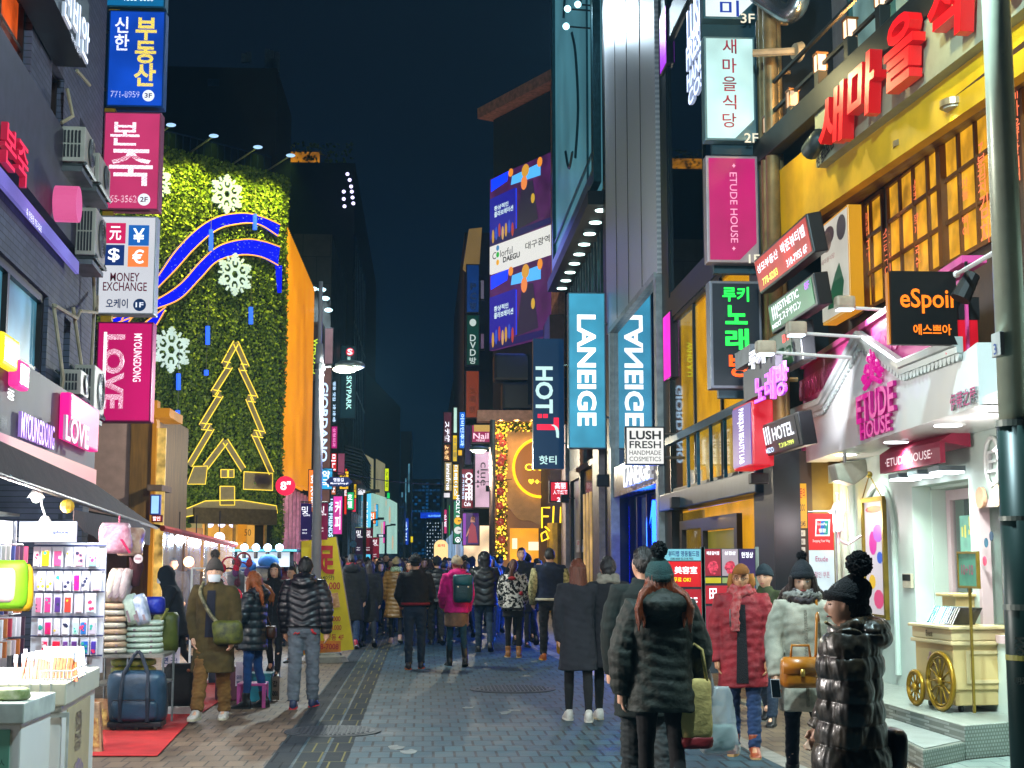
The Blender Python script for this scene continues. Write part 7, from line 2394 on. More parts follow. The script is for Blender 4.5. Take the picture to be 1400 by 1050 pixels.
t=thing('wire_basket','white wire basket in the right part of the counter tray','basket',(-2.6,9.3,.88))
mb=MB()
xa,xb=F92.uz(52,930)[0],F92.uz(95,930)[0]
for z_ in(.9,.95):
 mb.tube([(xa,9.3,z_),(xb,9.3,z_),(xb-.05,9.9,z_)],.006,5)
for i in range(9):
 x=xa+(xb-xa)*i/8
 mb.tube([(x,9.3,.88),(x,9.3,.95)],.005,4)
obj('wire',mb,WHITEPAINT,t)
t=thing('small_cabinet','small white cabinet with mint printed front at the lower left corner','cabinet',(-3.0,8.5,0))
F85=front(8.45)
x1=F85.uz(29,1000)[0]
zt=F85.uz(20,990)[1]
obj('cabinet',MB().box(x1-1.2,x1,8.45,9.1,0,zt),CWH,t,bevel=.01)
obj('basket_rim',MB().box(x1-1.2,x1+.02,8.42,9.12,zt+.001,zt+.12),M('basket white','b8c0b8',.5),t,bevel=.01)
obj('mint_print',MB().pb(F85,x1-1.0,x1-.06,.0,zt-.03,.008,.01),M('mint print','6aa890',.5,var=.1),t)
text(t,'아트박스\n정품\n케이스',F85,x1-.16,zt-.3,.16,.22,M('grey green ink','3a5a50',.5),off=.014,px_units=False,bold=0)
t=tag(obj('green_pack',softbox((x1-.1,8.6,zt+.122),.2,.14,.07,2.3),M('green pack','7a9a40',.5,two='c0c0a0',scale=20)),'small green pack lying on the small cabinet basket','pack')
for i,(x,y,w,h,c_,lab) in enumerate([(137,1000,.19,.3,'a86428','brown and orange picture box leaning beside the counter'),(131,1030,.1,.42,'6a4a3a','narrow brown picture box at the corner of the white counter')]):
 c=G(x,y)
 t=thing('picture_box',lab,'box',c)
 obj('box_body',MB().prism([c+Vector((-w/2,0,.002)),c+Vector((w/2,0,.002)),c+Vector((w/2-.05,.06,h)),c+Vector((-w/2-.05,.06,h))],(0,.08,0)),M('picture box '+c_,c_,.4,two='c8a078',scale=14),t)
 obj('box_label',MB().prism([c+Vector((-w/2+.02,-.004,.05)),c+Vector((w/2-.02,-.004,.05)),c+Vector((w/2-.05,.036,h*.7)),c+Vector((-w/2-.0,.036,h*.7))],(0,.002,0)),M('box label','8a3a18',.4,two='d8b060',scale=22),t)
SVL=thing('vinyl_stall','street stall with clear vinyl curtains and a red roof edge in the side street','stall',P(255,760,24))
pa,pb2=P(222,722,22.5),P(322,745,27)
obj('roof_edge',MB().tube([pa,pb2],.05,6),M('red roof edge','a83018',.6),SVL)
obj('roof',MB().prism([pa,pb2,pb2+Vector((-1.6,1.5,.3)),pa+Vector((-1.6,1.5,.3))],(0,0,.04)),CAN,SVL)
VIN=bpy.data.materials.new('clear vinyl')
VIN.use_nodes=True
_b=VIN.node_tree.nodes['Principled BSDF']
_b.inputs['Base Color'].default_value=(.7,.72,.75,1)
_b.inputs['Alpha'].default_value=.32
_b.inputs['Roughness'].default_value=.12
for i in range(4):
 a,b=pa.lerp(pb2,i/4+.01),pa.lerp(pb2,(i+1)/4-.01)
 mb=MB()
 for k in range(8):
  p0,p1=a.lerp(b,k/8),a.lerp(b,(k+1)/8)
  o0,o1=Vector((0,.06*math.sin(k*1.9+i),0)),Vector((0,.06*math.sin((k+1)*1.9+i),0))
  mb.poly([p0+o0,p1+o1,p1+o1*2-Vector((0,0,1.5)),p0+o0*2-Vector((0,0,1.5))])
 obj('vinyl_curtain',mb,VIN,SVL)
obj('stall_back',MB().box(-7.6,-4.6,30,30.1,0,2.3),E('warm stall depth','c08850',.6,True,.8,1.5),SVL)
for i,(x,y) in enumerate([(245,738),(268,742),(258,768),(300,735)]):
 c=P(x,y,26+i*.4)
 t=thing('stall_bulb',['cold bulb behind the first vinyl curtain','cold bulb behind the second vinyl curtain','warm orange bulb low behind the vinyl curtains','cold bulb at the right end of the red roof edge'][i],'lamp',c)
 obj('bulb',MB().ball(c,.1,8,6),E('warm bulb','ffc890',5) if i==2 else E('cold bulb','e8f0ff',5),t)
 obj('cord',MB().tube([c,c+Vector((0,0,.5))],.01,4),BLACK,t)
 if i in(1,2):
  lamp('POINT',c-Vector((0,.3,.2)),70,'ffd0a0' if i==2 else 'e8f0ff',.1,parent=t)
F27=front(27.5)
t=thing('canopy_stall','stall with white canopy board, blue lamps and blue hats in front of the green wall','stall',P(365,765,27.5))
u0,u1=F27.uz(322,750)[0],F27.uz(399,750)[0]
obj('fascia_board',MB().pb(F27,u0,u1,F27.uz(360,775)[1],F27.uz(360,755)[1],.1),E('white lit canopy board','d0dce4',.75,True,.15),t)
obj('canopy_top',MB().pb(F27,u0-.1,u1+.1,F27.uz(360,754)[1],F27.uz(360,751)[1],2.5,.1),M('teal canopy edge','2a6a70',.6),t)
mb=MB()
for x in(u0,u1):
 mb.tube([F27.at(x,0),F27.at(x,F27.uz(360,752)[1])],.04,6)
obj('post',mb,DARKSTEEL,t)
for i,x in enumerate((334,350,366,382)):
 c=F27.shift(.2).hit(x,749)
 tt=thing('stall_bulb',['blue white bulb on the white canopy, first from the left','blue white bulb on the white canopy, second from the left','blue white bulb on the white canopy, third from the left','blue white bulb on the white canopy, rightmost'][i],'lamp',c,0,'bulbs on the white canopy stall')
 obj('bulb',MB().ball(c,.075,8,6),E('blue white bulb','9cc8ff',5),tt)
 obj('socket',MB().tube([c,c-Vector((0,0,.2))],.04,6),BLACK,tt)
obj('back_cloth',MB().pb(F27,u0,u1,.3,1.5,.05,-1.5),M('blue goods cloth','1c4a78',.7,two='a8b0a0',scale=5),t)
lamp('AREA',F27.at((u0+u1)/2,2.0,.3),90,'dff0ff',(2,.4),F27.at((u0+u1)/2,0,1.5),parent=t)
for i,(x,y) in enumerate([(367,768),(336,774)]):
 c=F27.shift(.4).hit(x,y)
 t=thing('knit_hat',['round blue knit hat hung on the white canopy stall','dark blue knit hat at the left of the white canopy stall'][i],'hat',c)
 obj('hat_crown',MB().ball(c,(.2,.12,.14),14,8),M('blue knit','0c4a8a',.9,var=.3,bump=.5),t,smooth=True)
 obj('hat_band',MB().tube([c+Vector((.19*math.cos(a),.11*math.sin(a),-.1)) for a in[2*math.pi*k/16 for k in range(17)]],.03,6),M('navy knit','0a2a58',.9),t)
F17b=front(17.6)
t=thing('ear_muff_rack','white wire rack hung with red and pink ear muffs','rack',P(318,880,17.6))
mb=MB()
for x in(262,300,336):
 mb.tube([F17b.at(F17b.uz(x,800)[0],.0),F17b.at(F17b.uz(x,800)[0],F17b.uz(x,777)[1])],.015,6)
for y in(777,812,850):
 mb.tube([F17b.at(F17b.uz(262,y)[0],F17b.uz(300,y)[1]),F17b.at(F17b.uz(336,y)[0],F17b.uz(300,y)[1])],.012,6)
obj('wire_frame',mb,WHITEPAINT,t)
for i,(x,y,r_,c_) in enumerate([(314,772,10,'b01030'),(333,765,9,'8a2030'),(313,790,13,'401828'),(299,797,10,'d0a8a8'),(320,815,10,'c81838'),(316,830,9,'d05a28'),(318,848,11,'e01880'),(322,868,10,'e02078'),(330,778,9,'5a3060'),(303,830,9,'3a3038'),(306,858,9,'284888')]):
 c=F17b.shift(.08).hit(x,y)
 rr=r_/FPX*17.6
 t=thing('ear_muff',f'{cname(c_)} fluffy ear muffs on the white rack, {NTH[i]} counted from the top','ear muffs',c,0,'ear muffs on the white rack')
 obj('band',MB().tube([c+Vector((rr*math.cos(a),0,rr*math.sin(a))) for a in[R(-30+24*k) for k in range(11)]],.012,6),M('muff '+c_,c_,.8),t)
 for sx in(-1,1):
  obj('pad',MB().ball(c+Vector((sx*rr*.86,0,-rr*.5)),(.04,.05,.055),8,6),M('muff fur '+c_,c_,.95,var=.4,scale=60),t)
for(x,y,w,d_,h,c_,lab) in[(318,958,.42,.35,.36,'4a1830','dark magenta goods box under the ear muff rack'),(352,960,.3,.28,.3,'1a6a78','teal plastic crate behind the woman in jeans'),(300,935,.3,.3,.3,'1c2030','black goods bag under the ear muff rack')]:
 c=G(x,y)
 t=thing('goods_box',lab,'box',c)
 obj('box_body',MB().box(c.x-w/2,c.x+w/2,c.y,c.y+d_,0,h),M('goods '+c_,c_,.5,var=.3),t,bevel=.015)
 obj('box_rim',MB().box(c.x-w/2-.01,c.x+w/2+.01,c.y-.01,c.y+d_+.01,h+.001,h+.03),M('goods rim '+c_,c_,.5),t)
c=G(343,968)
t=thing('plastic_stool','pink plastic stool beside the woman in the navy down jacket','stool',c)
obj('seat',MB().box(c.x-.16,c.x+.16,c.y,c.y+.3,.24,.27),M('pink plastic','b84a88',.4),t,bevel=.01)
for sx in(-.14,.14):
 for sy in(.02,.28):
  obj('leg',MB().box(c.x+sx-.02,c.x+sx+.02,c.y+sy-.02,c.y+sy+.02,0,.239),M('pink plastic','b84a88',.4),t)
pl=front(G(374,958).y)
plate('price_card','white handwritten price card hung at the stall corner','price card',pl,(364,925,382,957),M('price card white','c8b8a8',.6),[('장갑',373,935,12,9,DARK_LETTER),('₩5000',373,948,14,7,DARK_LETTER)],.006)
plate('price_card','white price card with a blue picture beside the trench coat man','price card',front(16.8),(322,905,332,938),M('price card pale','c0c0d0',.6),[('모자',327,926,7,6,NI),('9900',327,933,7,4,NI)],.006)
plate('price_card','white printed shop card behind the black case','price card',front(16.5),(221,885,246,912),M('price card pale','c0c0d0',.6),[('면 곳!',233,903,18,9,NI),('여기서',233,892,16,6,NI)],.006)
bd=front(LPY+.35)
t=thing('standing_banner','tall yellow standing banner with red letters and prices beside the lamp pole','banner',P(448,897,LPY+.35))
q=[bd.uz(*p) for p in((412,740),(459,734),(484,888),(412,896))]
obj('cloth',MB().ppoly(bd,q,.02),M('yellow banner cloth','d8c010',.6,var=.06),t)
RB_=M('banner red','b01018',.5)
text(t,'足',bd,446,766,24,40,RB_,off=.005,bold=.04)
text(t,'(40分)',bd,448,790,18,7,DARK_LETTER,off=.005)
for y,s_ in((801,'18.000'),(846,'15.000'),(858,'30.000')):
 text(t,s_,bd,452+(y-800)*.1,y,26 if y<810 else 18,10 if y<810 else 7,RB_,off=.005,bold=.02)
text(t,'명동 4F',bd,458,871,24,9,RB_,off=.005)
obj('orange_strip',MB().ppoly(bd,[bd.uz(*p) for p in((413,876),(466,876),(466,891),(413,894))],.004,.004),M('orange strip','d07818',.6),t)
text(t,'02-778-7008',bd,440,884,46,8,RB_,off=.012,bold=.02)
obj('photo',MB().ppoly(bd,[bd.uz(*p) for p in((450,812),(462,810),(465,830),(452,832))],.003,.004),M('food photo','c07028',.5,two='e8c090',scale=14),t)
obj('stand_frame',MB().tube([bd.at(*q[0],-.02),bd.at(*q[3],-.02)],.02,6).tube([bd.at(*q[1],-.02),bd.at(*q[2],-.02)],.02,6),STEEL,t)
obj('water_base',MB().disc((bd.at(*q[3]).x+.4,bd.O.y+.1,.12),(0,0,1),.3,.12,20,r2=.24),M('grey base','6a6a60',.8),t)
# --- people
def fuse(mb,voxel,smooth=3):
 """join overlapping closed pieces into one continuous skin"""
 me=mb.mesh('skin')
 o=bpy.data.objects.new('skin',me)
 TMP.collection.objects.link(o)
 m=o.modifiers.new('r','REMESH')
 m.mode='VOXEL'
 m.voxel_size=voxel
 m.use_smooth_shade=True
 if smooth:
  s=o.modifiers.new('s','SMOOTH')
  s.factor=.5
  s.iterations=smooth
 out=bpy.data.meshes.new_from_object(o.evaluated_get(_tdg()))
 bpy.data.objects.remove(o)
 bpy.data.meshes.remove(me)
 return out
def sculpt(me,fn):
 n=len(me.vertices)
 co,no=np.empty(n*3),np.empty(n*3)
 me.vertices.foreach_get('co',co)
 me.vertices.foreach_get('normal',no)
 co,no=co.reshape(-1,3),no.reshape(-1,3)
 d=fn(co,no)
 co=co+(no*d[:,None] if d.ndim==1 else d)
 me.vertices.foreach_set('co',co.ravel())
 me.update()
 return me
def wob(c,f,seed,st=(1,1,1)):
 q=c*np.array(st)*f
 s=seed*1.7
 return(np.sin(q[:,0]*1.3+q[:,2]*.7+s+1.5*np.sin(q[:,1]*.9+s))+np.sin(q[:,1]*1.1-q[:,2]*1.2+2*s+1.3*np.sin(q[:,0]*1.4-s))+np.sin(q[:,2]*1.6+q[:,0]*.5-s+1.2*np.sin(q[:,1]*1.7+s)))/3
def head_dir(x,y,z,k=1.0):
 """head surface for unit directions: x right, y to the face, z up; in metres about the head centre"""
 X,Y,Z=x*.077,y*.097,z*.118
 lo=np.clip(-z,0,1)
 X=X*(1-.3*lo**1.4)
 Y=np.where(y>0,Y*.95+.012*np.clip((lo-.45)*2,0,1)*np.exp(-(x/.4)**2),Y)
 f=y>0
 Y=Y+np.where(f,.026*np.exp(-(x/.15)**2-((z+.2)/.17)**2)+.012*np.exp(-(x/.1)**2-((z-.02)/.2)**2),0)
 Y=Y-np.where(f,.007*np.exp(-((np.abs(x)-.4)/.2)**2-((z-.06)/.12)**2),0)
 Y=Y+np.where(f,.006*np.exp(-(x/.3)**2-((z+.52)/.08)**2)+.005*np.exp(-((np.abs(x)-.45)/.3)**2-((z-.25)/.1)**2),0)
 X=X+np.sign(x)*.016*np.exp(-((np.abs(x)-.98)/.12)**2-((y+.05)/.16)**2-((z+.02)/.2)**2)
 return X*k,Y*k,Z*k
def sphere_dirs(nu,nv):
 u=np.arange(nu)*2*np.pi/nu
 v=-np.pi/2+np.pi*np.arange(nv+1)/nv
 q=np.clip(np.cos(v),.02,1)
 return np.stack([np.outer(q,np.cos(u)),np.outer(q,np.sin(u)),np.outer(np.sin(v),np.ones(nu))],-1)
SKIN=[M('skin fair','d0a084',.5,var=.07,scale=30),M('skin tan','b88460',.5,var=.08,scale=30)]
EYEM=[M('eye white','c8c4bc',.2,var=.02),M('eye dark','120c0a',.15,var=.02)]
LIPM=M('lip','9a3c3c',.4,var=.05)
def fab(col,kind='wool'):
 r,b,bs,co={'wool':(.9,.25,260,0),'puff':(.42,.12,30,.12),'shiny':(.3,.2,22,.3),'denim':(.85,.3,320,0),'parka':(.7,.3,40,0),'knit':(.95,.6,120,0),'leather':(.35,.2,80,.3),'fur':(1,.8,160,0)}[kind]
 return M(f'{kind} cloth {col}',col,r,var=.3 if kind!='shiny' else .15,scale=9,bump=b,bscale=bs,coat=co)
def person(label,px,fy,hy,face=0,legs=((13,4),(-14,24)),arms=((8,9,22),(-8,8,14)),coat=None,leg=('jeans','1c2c48'),shoe=('black','shoe',None),hair=('short','14100e'),hat=None,head=(0,0),lean=0.0,skin=0,hands=True,extra=None,group=None,male=True,cat='person',loc=None,H=None):
 """px, fy: pixel of the feet; hy: pixel of the head top; face: 0 walks away, 180 towards the camera, 90 to the left"""
 base=G(px,fy) if loc is None else Vector(loc)
 d=base.y
 if H is None:
  H=(P(px,hy,d).z)*(1.0)
 k=H/1.70
 near=d<19.5
 vx=min(max(d*.00075,.0065),.016)/k
 t=thing('person',label,cat,base,R(face),group)
 t.scale=(k,k,k)
 sd=(px*7.3+fy*3.1)%50
 V=Vector
 hipz=.90
 J={}
 for s,(a,b) in zip((-1,1),legs):
  h=V((s*.09,0,hipz))
  kn=h+V((s*.01,math.sin(R(a)),-math.cos(R(a))))*.41
  an=kn+V((0,math.sin(R(a-b)),-math.cos(R(a-b))))*.41
  J[s]=(h,kn,an,a-b)
 drop=min(J[s][2].z for s in(-1,1))-.085
 def L(p):
  p=V(p)
  return V((p.x,p.y+lean*max(0,p.z-.9),p.z-drop))
 for s in(-1,1):
  h,kn,an,sh=J[s]
  J[s]=(L(h),L(kn),L(an),sh)
 shw=.195 if male else .172
 A={}
 for s,arm in zip((-1,1),arms):
  sw,ab,el=arm[:3]
  inw=arm[3] if len(arm)>3 else 0.05
  S=V((s*shw,0,1.385))
  Ed=S+V((s*math.sin(R(ab)),math.sin(R(sw))*math.cos(R(ab)),-math.cos(R(sw))*math.cos(R(ab))))*.28
  fd=V((s*(math.sin(R(ab))*.4-inw*2),math.sin(R(sw+el)),-math.cos(R(sw+el)))).normalized()
  W=Ed+fd*.25
  A[s]=(L(S),L(Ed),L(W),fd)
 HC=L((0,.015,1.585))+V((0,lean*.1,0))
 NK=L((0,-.005,1.44))
 hrot=Matrix.Rotation(R(head[0]),3,'Z')@Matrix.Rotation(R(-head[1]),3,'X')
 def hp(x,y,z):
  return HC+hrot@V((x,y,z))
 mb=MB()
 D=sphere_dirs(28 if near else 14,22 if near else 10)
 X,Y,Z=head_dir(D[...,0],D[...,1],D[...,2])
 mb.loft([[hp(X[j,i],Y[j,i],Z[j,i]) for i in range(D.shape[1])] for j in range(D.shape[0])])
 mb.tube([HC+V((0,-.02,-.04)),NK,NK-V((0,0,.08))],[.056,.056,.075],10)
 mb.tube([L((0,0,1.40)),L((0,0,1.2)),L((0,0,.98)),L((0,0,.86))],[.1,.11,.11,.1],10)
 for s in(-1,1):
  S,Ed,W,fd=A[s]
  mb.tube([L((0,0,1.36)),S,Ed,W],[.06,.045,.035,.027],8)
  h,kn,an,sh=J[s]
  mb.tube([h,kn,an],[.075,.05,.034],8)
  mb.tube([an,an+V((0,.1,-.05))],[.034,.03],6)
  if hands:
   side=fd.cross(V((0,1,0))).normalized() if abs(fd.y)<.9 else V((1,0,0))
   thk=side
   wid=fd.cross(thk).normalized()
   c=W+fd*.05
   mb.tube([W-fd*.01,W+fd*.03,W+fd*.085],[.027,.036,.034],8)
   cur=-s*thk*(1 if s*thk.x>0 else-1)
   cur=V((-s*.8,.25,0))
   for q in range(4):
    o_=wid*((q-1.5)*.019)
    ln=(.066,.075,.07,.054)[q]
    p0=W+fd*.082+o_
    p1=p0+(fd*.85+cur*.3).normalized()*ln*.55
    p2=p1+(fd*.5+cur*.8).normalized()*ln*.55
    mb.tube([p0,p1,p2],[.0105,.0098,.008] if near else[.012,.012,.01],6)
   tb=W+fd*.035+wid*(.03 if wid.y>0 else-.03)
   mb.tube([tb-fd*.01,tb+(fd+wid*(.8 if wid.y>0 else-.8)).normalized()*.035,tb+fd*.06+wid*(.02 if wid.y>0 else-.02)+cur*.012],[.013,.012,.009],6)
 body=obj('body',fuse(mb,vx,2),SKIN[skin],t,True,local=True)
 facing=abs(((face+head[0]+180)%360)-180)>55
 if facing and d<40:
  mb=MB()
  for s in(-1,1):
   mb.ball(hp(s*.031,.0845,.006),(.0115,.006,.0045),10,6)
  nface=len(mb.f)
  for s in(-1,1):
   mb.ball(hp(s*.031,.0875,.0065),(.0056,.005,.0046),8,6,1)
  obj('eye',mb,EYEM,t,True,local=True)
  mb=MB()
  for s in(-1,1):
   mb.tube([hp(s*.014,.092,.026),hp(s*.032,.0925,.031),hp(s*.05,.081,.026)],[.0035,.0045,.002],5)
  obj('eyebrow',mb,M('brow','1c1410',.8),t,True,local=True)
  obj('mouth',MB().tube([hp(-.023,.084,-.062),hp(-.01,.0935,-.0605),hp(0,.0945,-.062),hp(.01,.0935,-.0605),hp(.023,.084,-.062)],[.002,.005,.0045,.005,.002],6),LIPM,t,True,local=True)
 hood=coat.get('hood') if coat else None
 if hair and hood!='up':
  kind,hc=hair
  x,y,z=D[...,0],D[...,1],D[...,2]
  X,Y,Z=head_dir(x,y,z)
  faceness=1/(1+np.exp(-(y-.25+.0*z)*14))*1/(1+np.exp((z-(.52 if kind!='bob' else .36))*16))
  neck=1/(1+np.exp((z+(.55 if kind=='short' else .95))*14))
  side=1/(1+np.exp(-(y+.15)*14))*1/(1+np.exp((z+.02)*14)) if kind in('short','bun','pony') else 0
  g_=1.13-.4*np.clip(faceness+neck+side,0,1)
  mb=MB()
  mb.loft([[hp(X[j,i]*g_[j,i],Y[j,i]*g_[j,i],Z[j,i]*g_[j,i]+.006) for i in range(D.shape[1])] for j in range(D.shape[0])])
  if kind in('long','bob','mid'):
   zz={'long':-.40,'mid':-.27,'bob':-.13}[kind]
   n=16
   rings=[]
   for j in range(9):
    q=j/8
    z_=.05+(zz-.05)*q
    wv=.088+.018*math.sin(q*3.1)-.02*q*(kind!='bob')
    dp=.085-.03*q
    yb=-.035-.045*q*(kind!='bob')
    rings.append([hp(wv*math.cos(a),yb+dp*(.62 if math.sin(a)>0 else 1)*math.sin(a),z_) for a in[2*math.pi*i/n for i in range(n)]])
   mb.loft(rings[::-1])
   if kind=='bob' or facing:
    for s in(-1,1):
     mb.tube([hp(s*.078,.03,.05),hp(s*.088,.035,-.05),hp(s*.086,.035,zz*.8)],[.022,.026,.016],8)
  if kind=='mid':
   for s in(-1,1):
    for q in range(3):
     x_=s*(.07+.03*q)
     mb.tube([hp(s*.07,-.04,.0),hp(x_*1.1,-.06-.05*q,-.09),hp(x_*1.35,-.14-.03*q,-.17),hp(x_*1.3,-.165-.02*q,-.27-.03*q)],[.02,.03,.028,.006],7)
  if kind=='bun':
   mb.ball(hp(0,-.1,-.03),(.06,.045,.05),10,8)
  if kind=='pony':
   mb.ball(hp(0,-.11,.03),.03,8,6)
   mb.tube([hp(0,-.11,.03),hp(-.02,-.15,-.05),hp(-.04,-.14,-.16),hp(-.05,-.12,-.27)],[.03,.045,.045,.015],10)
  hm=fuse(mb,max(vx,.008),1)
  c0=np.array(HC)
  def strands(c,n_):
   q=c-c0
   a=np.arctan2(q[:,0],-q[:,1])
   return .0035*np.sin(a*34+2*np.sin(q[:,2]*18+a*3)+sd)+.003*np.sin(a*61+q[:,2]*9)
  sculpt(hm,strands)
  obj('hair',hm,M(f'hair {hc}',hc,.38,var=.45,scale=22,stretch=(6,6,.5),bump=.4,bscale=60),t,True,local=True)
 kind,lc=leg
 th,kn_,an_={'jeans':(.088,.066,.056),'slim':(.08,.056,.044),'leggings':(.078,.054,.038),'wide':(.095,.078,.07)}[kind]
 mb=MB()
 mb.ball(L((0,-.01,.9)),(.165 if male else .17,.115,.13),14,10)
 for s in(-1,1):
  h,kn,an,sh=J[s]
  mb.tube([h+V((0,-.01,.03)),h.lerp(kn,.5),kn,kn.lerp(an,.35)+V((0,-.012,0)),an+V((0,0,.0))],[th*1.06,th*.95,kn_,kn_*1.0,an_],12)
 lm=fuse(mb,vx,3)
 amp={'jeans':.006,'slim':.004,'leggings':.0015,'wide':.008}[kind]
 sculpt(lm,lambda c,n_:amp*wob(c,26,sd,(1,1,1.6))+amp*.7*wob(c,55,sd+3,(1,1,2)))
 obj('trousers' if kind!='leggings' else 'leggings',lm,fab(lc,'denim' if kind in('jeans','slim','wide') else 'wool'),t,True,local=True)
 sc_,sk,sole=shoe
 SC={'black':'0c0c0e','white':'b8b4ac','tan':'8a5a28','navyred':'16264a','brown':'5a2c18','orange':'a05010','dark':'181420'}.get(sc_,sc_)
 for s in(-1,1):
  h,kn,an,sh=J[s]
  pit=max(0,-sh-14)*1.0 if an.z>min(J[1][2].z,J[-1][2].z)+.015 else 0
  pit=min(pit,60)-(14 if sh>14 and an.z>min(J[1][2].z,J[-1][2].z)-.001 and sh>J[-s][3] else 0)*0
  rot=Matrix.Rotation(R(-pit),3,'X')@Matrix.Rotation(R(-s*6),3,'Z')
  def fp(x,y,z):
   return an+rot@V((x,y,z))
  def ring(y,w,zb,zt,n=12):
   out=[]
   for i in range(n):
    a=2*math.pi*i/n
    ca,sa=math.cos(a),math.sin(a)
    out.append(fp(w*math.copysign(abs(ca)**.7,ca),y,(zb+zt)/2+(zt-zb)/2*math.copysign(abs(sa)**.75,sa)))
   return out
  mb=MB().loft([ring(-.075,.012,-.07,-.02),ring(-.068,.036,-.082,.02),ring(-.03,.042,-.084,.045),ring(.03,.044,-.084,.025),ring(.09,.05,-.084,-.025),ring(.14,.048,-.084,-.04),ring(.175,.034,-.08,-.052),ring(.185,.01,-.074,-.06)])
  if sk in('boot','tall'):
   top=.12 if sk=='boot' else .3
   mb.tube([fp(0,-.02,-.03),an.lerp(kn,.1),an.lerp(kn,top/.41)],[.05,.052,an_+.018 if sk=='tall' else .056],12)
   sm=fuse(mb,max(vx,.007),1)
  else:
   sm=mb.mesh('shoe')
  so=obj('shoe' if sk=='shoe' else 'boot',sm,M('shoe '+SC,SC,.45,var=.2,scale=20,coat=.1),t,True,local=True)
  m2=MB().loft([[fp(w*ca,y,z_) for ca,y in((-.6,-.07),(.6,-.07),(1,-.03),(1.02,.03),(1.12,.09),(1.0,.15),(.45,.19),(-.45,.19),(-1.0,.15),(-1.12,.09),(-1.02,.03),(-1,-.03))] for z_,w in((-.088,.045),(-.064,.046))])
  obj('sole',m2,M('sole '+(sole or '1a1816'),sole or '1a1816',.7,var=.1),so,local=True)
 if coat:
  c=dict(hem=.72,puff=.0,style='wool',col='14161c',waist=1.0,flare=0.0,sleeve=None,neck=True)
  c.update(coat)
  pf=c['puff']
  hem=c['hem']
  wm=1.0 if male else .9
  secs=[(1.47,.075,.07,-.01),(1.435,.115*wm,.09,-.012),(1.39,.18*wm,.115,-.012),(1.28,.198*wm,.135,-.005),(1.12,.182*wm*c['waist'],.13,0),(.98,.185*wm,.135,0),(.86,.2*wm,.145,0)]
  if hem<.8:
   secs+=[(.86+(hem-.86)*.5,(.203+c['flare']*.5)*wm,.15+c['flare']*.4,0)]
  secs=[q for q in secs if q[0]>hem+.03]+[(hem,(.2+c['flare'])*wm+pf*.2,.148+c['flare']*.8,0)]
  n=28
  sway=(J[1][1].y+J[-1][1].y)*.5
  rings=[]
  for(z_,w,dp,cy) in secs:
   low=max(0,.9-z_)
   ring=[]
   for i in range(n):
    a=2*math.pi*i/n
    ca,sa=math.cos(a),math.sin(a)
    rr=(abs(ca)**2.5+abs(sa)**2.5)**(-1/2.5)
    p=V(((w+pf*.6)*rr*ca,cy+(dp+pf*.6)*rr*sa+low*sway,z_))
    ring.append(L(p))
   rings.append(ring)
  mb=MB().loft(rings[::-1])
  sw_=.062+pf*.55
  for s in(-1,1):
   S,Ed,W,fd=A[s]
   mb.tube([L((s*.08,-.005,1.385)),S+V((-s*.012,0,.002)),S.lerp(Ed,.35),Ed,Ed.lerp(W,.5),W+fd*.02],[.075,.078+pf*.5,sw_+.008,sw_,sw_*.93,sw_*.72],14)
  if hood=='down':
   mb.ball(L((0,-.1-pf*.5,1.43)),(.135+pf*.5,.07+pf*.4,.08+pf*.2),14,10)
   mb.tube([L((-.09,.03,1.46)),L((-.1,-.05,1.48)),L((0,-.1,1.5)),L((.1,-.05,1.48)),L((.09,.03,1.46))],[.03,.045,.05,.045,.03],8)
  elif hood=='up':
   mb.ball(HC+V((0,-.015,.01)),(.122,.135,.155),16,12)
   mb.tube([NK+V((0,-.01,-.06)),HC+V((0,-.02,-.05))],[.12,.11],14)
  elif c['neck']:
   mb.tube([L((0,-.008,1.42)),L((0,-.01,1.5))],[.1,.074+pf*.4],14)
  cm=fuse(mb,vx,4)
  st=c['style']
  cc=np.array(L((0,0,0)))
  def folds(p,n_):
   z_=p[:,2]-cc[2]
   hor=np.sqrt(np.clip(1-n_[:,2]**2,0,1))
   base_=.005*wob(p,16,sd,(1,1,.8))+.0035*wob(p,38,sd+5,(1,1,1.4))
   if st=='puffer':
    u=np.abs(np.sin(np.pi*(z_+.012*wob(p,7,sd))/c.get('pitch',.085)))
    return hor*(.015*u**.5-.0075)*c.get('amp',1)+base_*.8+.0025*wob(p,60,sd+1,(1.6,1.6,.35))
   if st=='chevron':
    u=np.abs(np.sin(np.pi*(z_-.45*np.abs(p[:,0])*(np.abs(p[:,0])<.17))/c.get('pitch',.075)))
    return hor*(.013*u**.5-.0065)+base_*.7
   if st=='parka':
    return 1.1*base_+.004*wob(p,24,sd+9,(1,1,2.2))+hor*.006*(np.abs(np.sin(np.pi*z_/.19))**.25-.7)
   return base_*1.1+.004*wob(p,18,sd+2,(1.6,1.6,.5))
  sculpt(cm,folds)
  mat_=c.get('mat') or fab(c['col'],{'puffer':'puff','chevron':'puff','parka':'parka'}.get(st,'wool'))
  co=obj('coat' if hem<.85 else 'jacket',cm,mat_,t,True,local=True)
  if c['sleeve']:
   mb=MB()
   for s in(-1,1):
    S,Ed,W,fd=A[s]
    mb.tube([S+V((s*.0,0,.01)),S.lerp(Ed,.35),Ed,Ed.lerp(W,.5),W+fd*.02],[.085,sw_+.014,sw_+.006,sw_*.98,sw_*.8],14)
   obj('sleeve',mb,c['sleeve'],t,True,local=True)
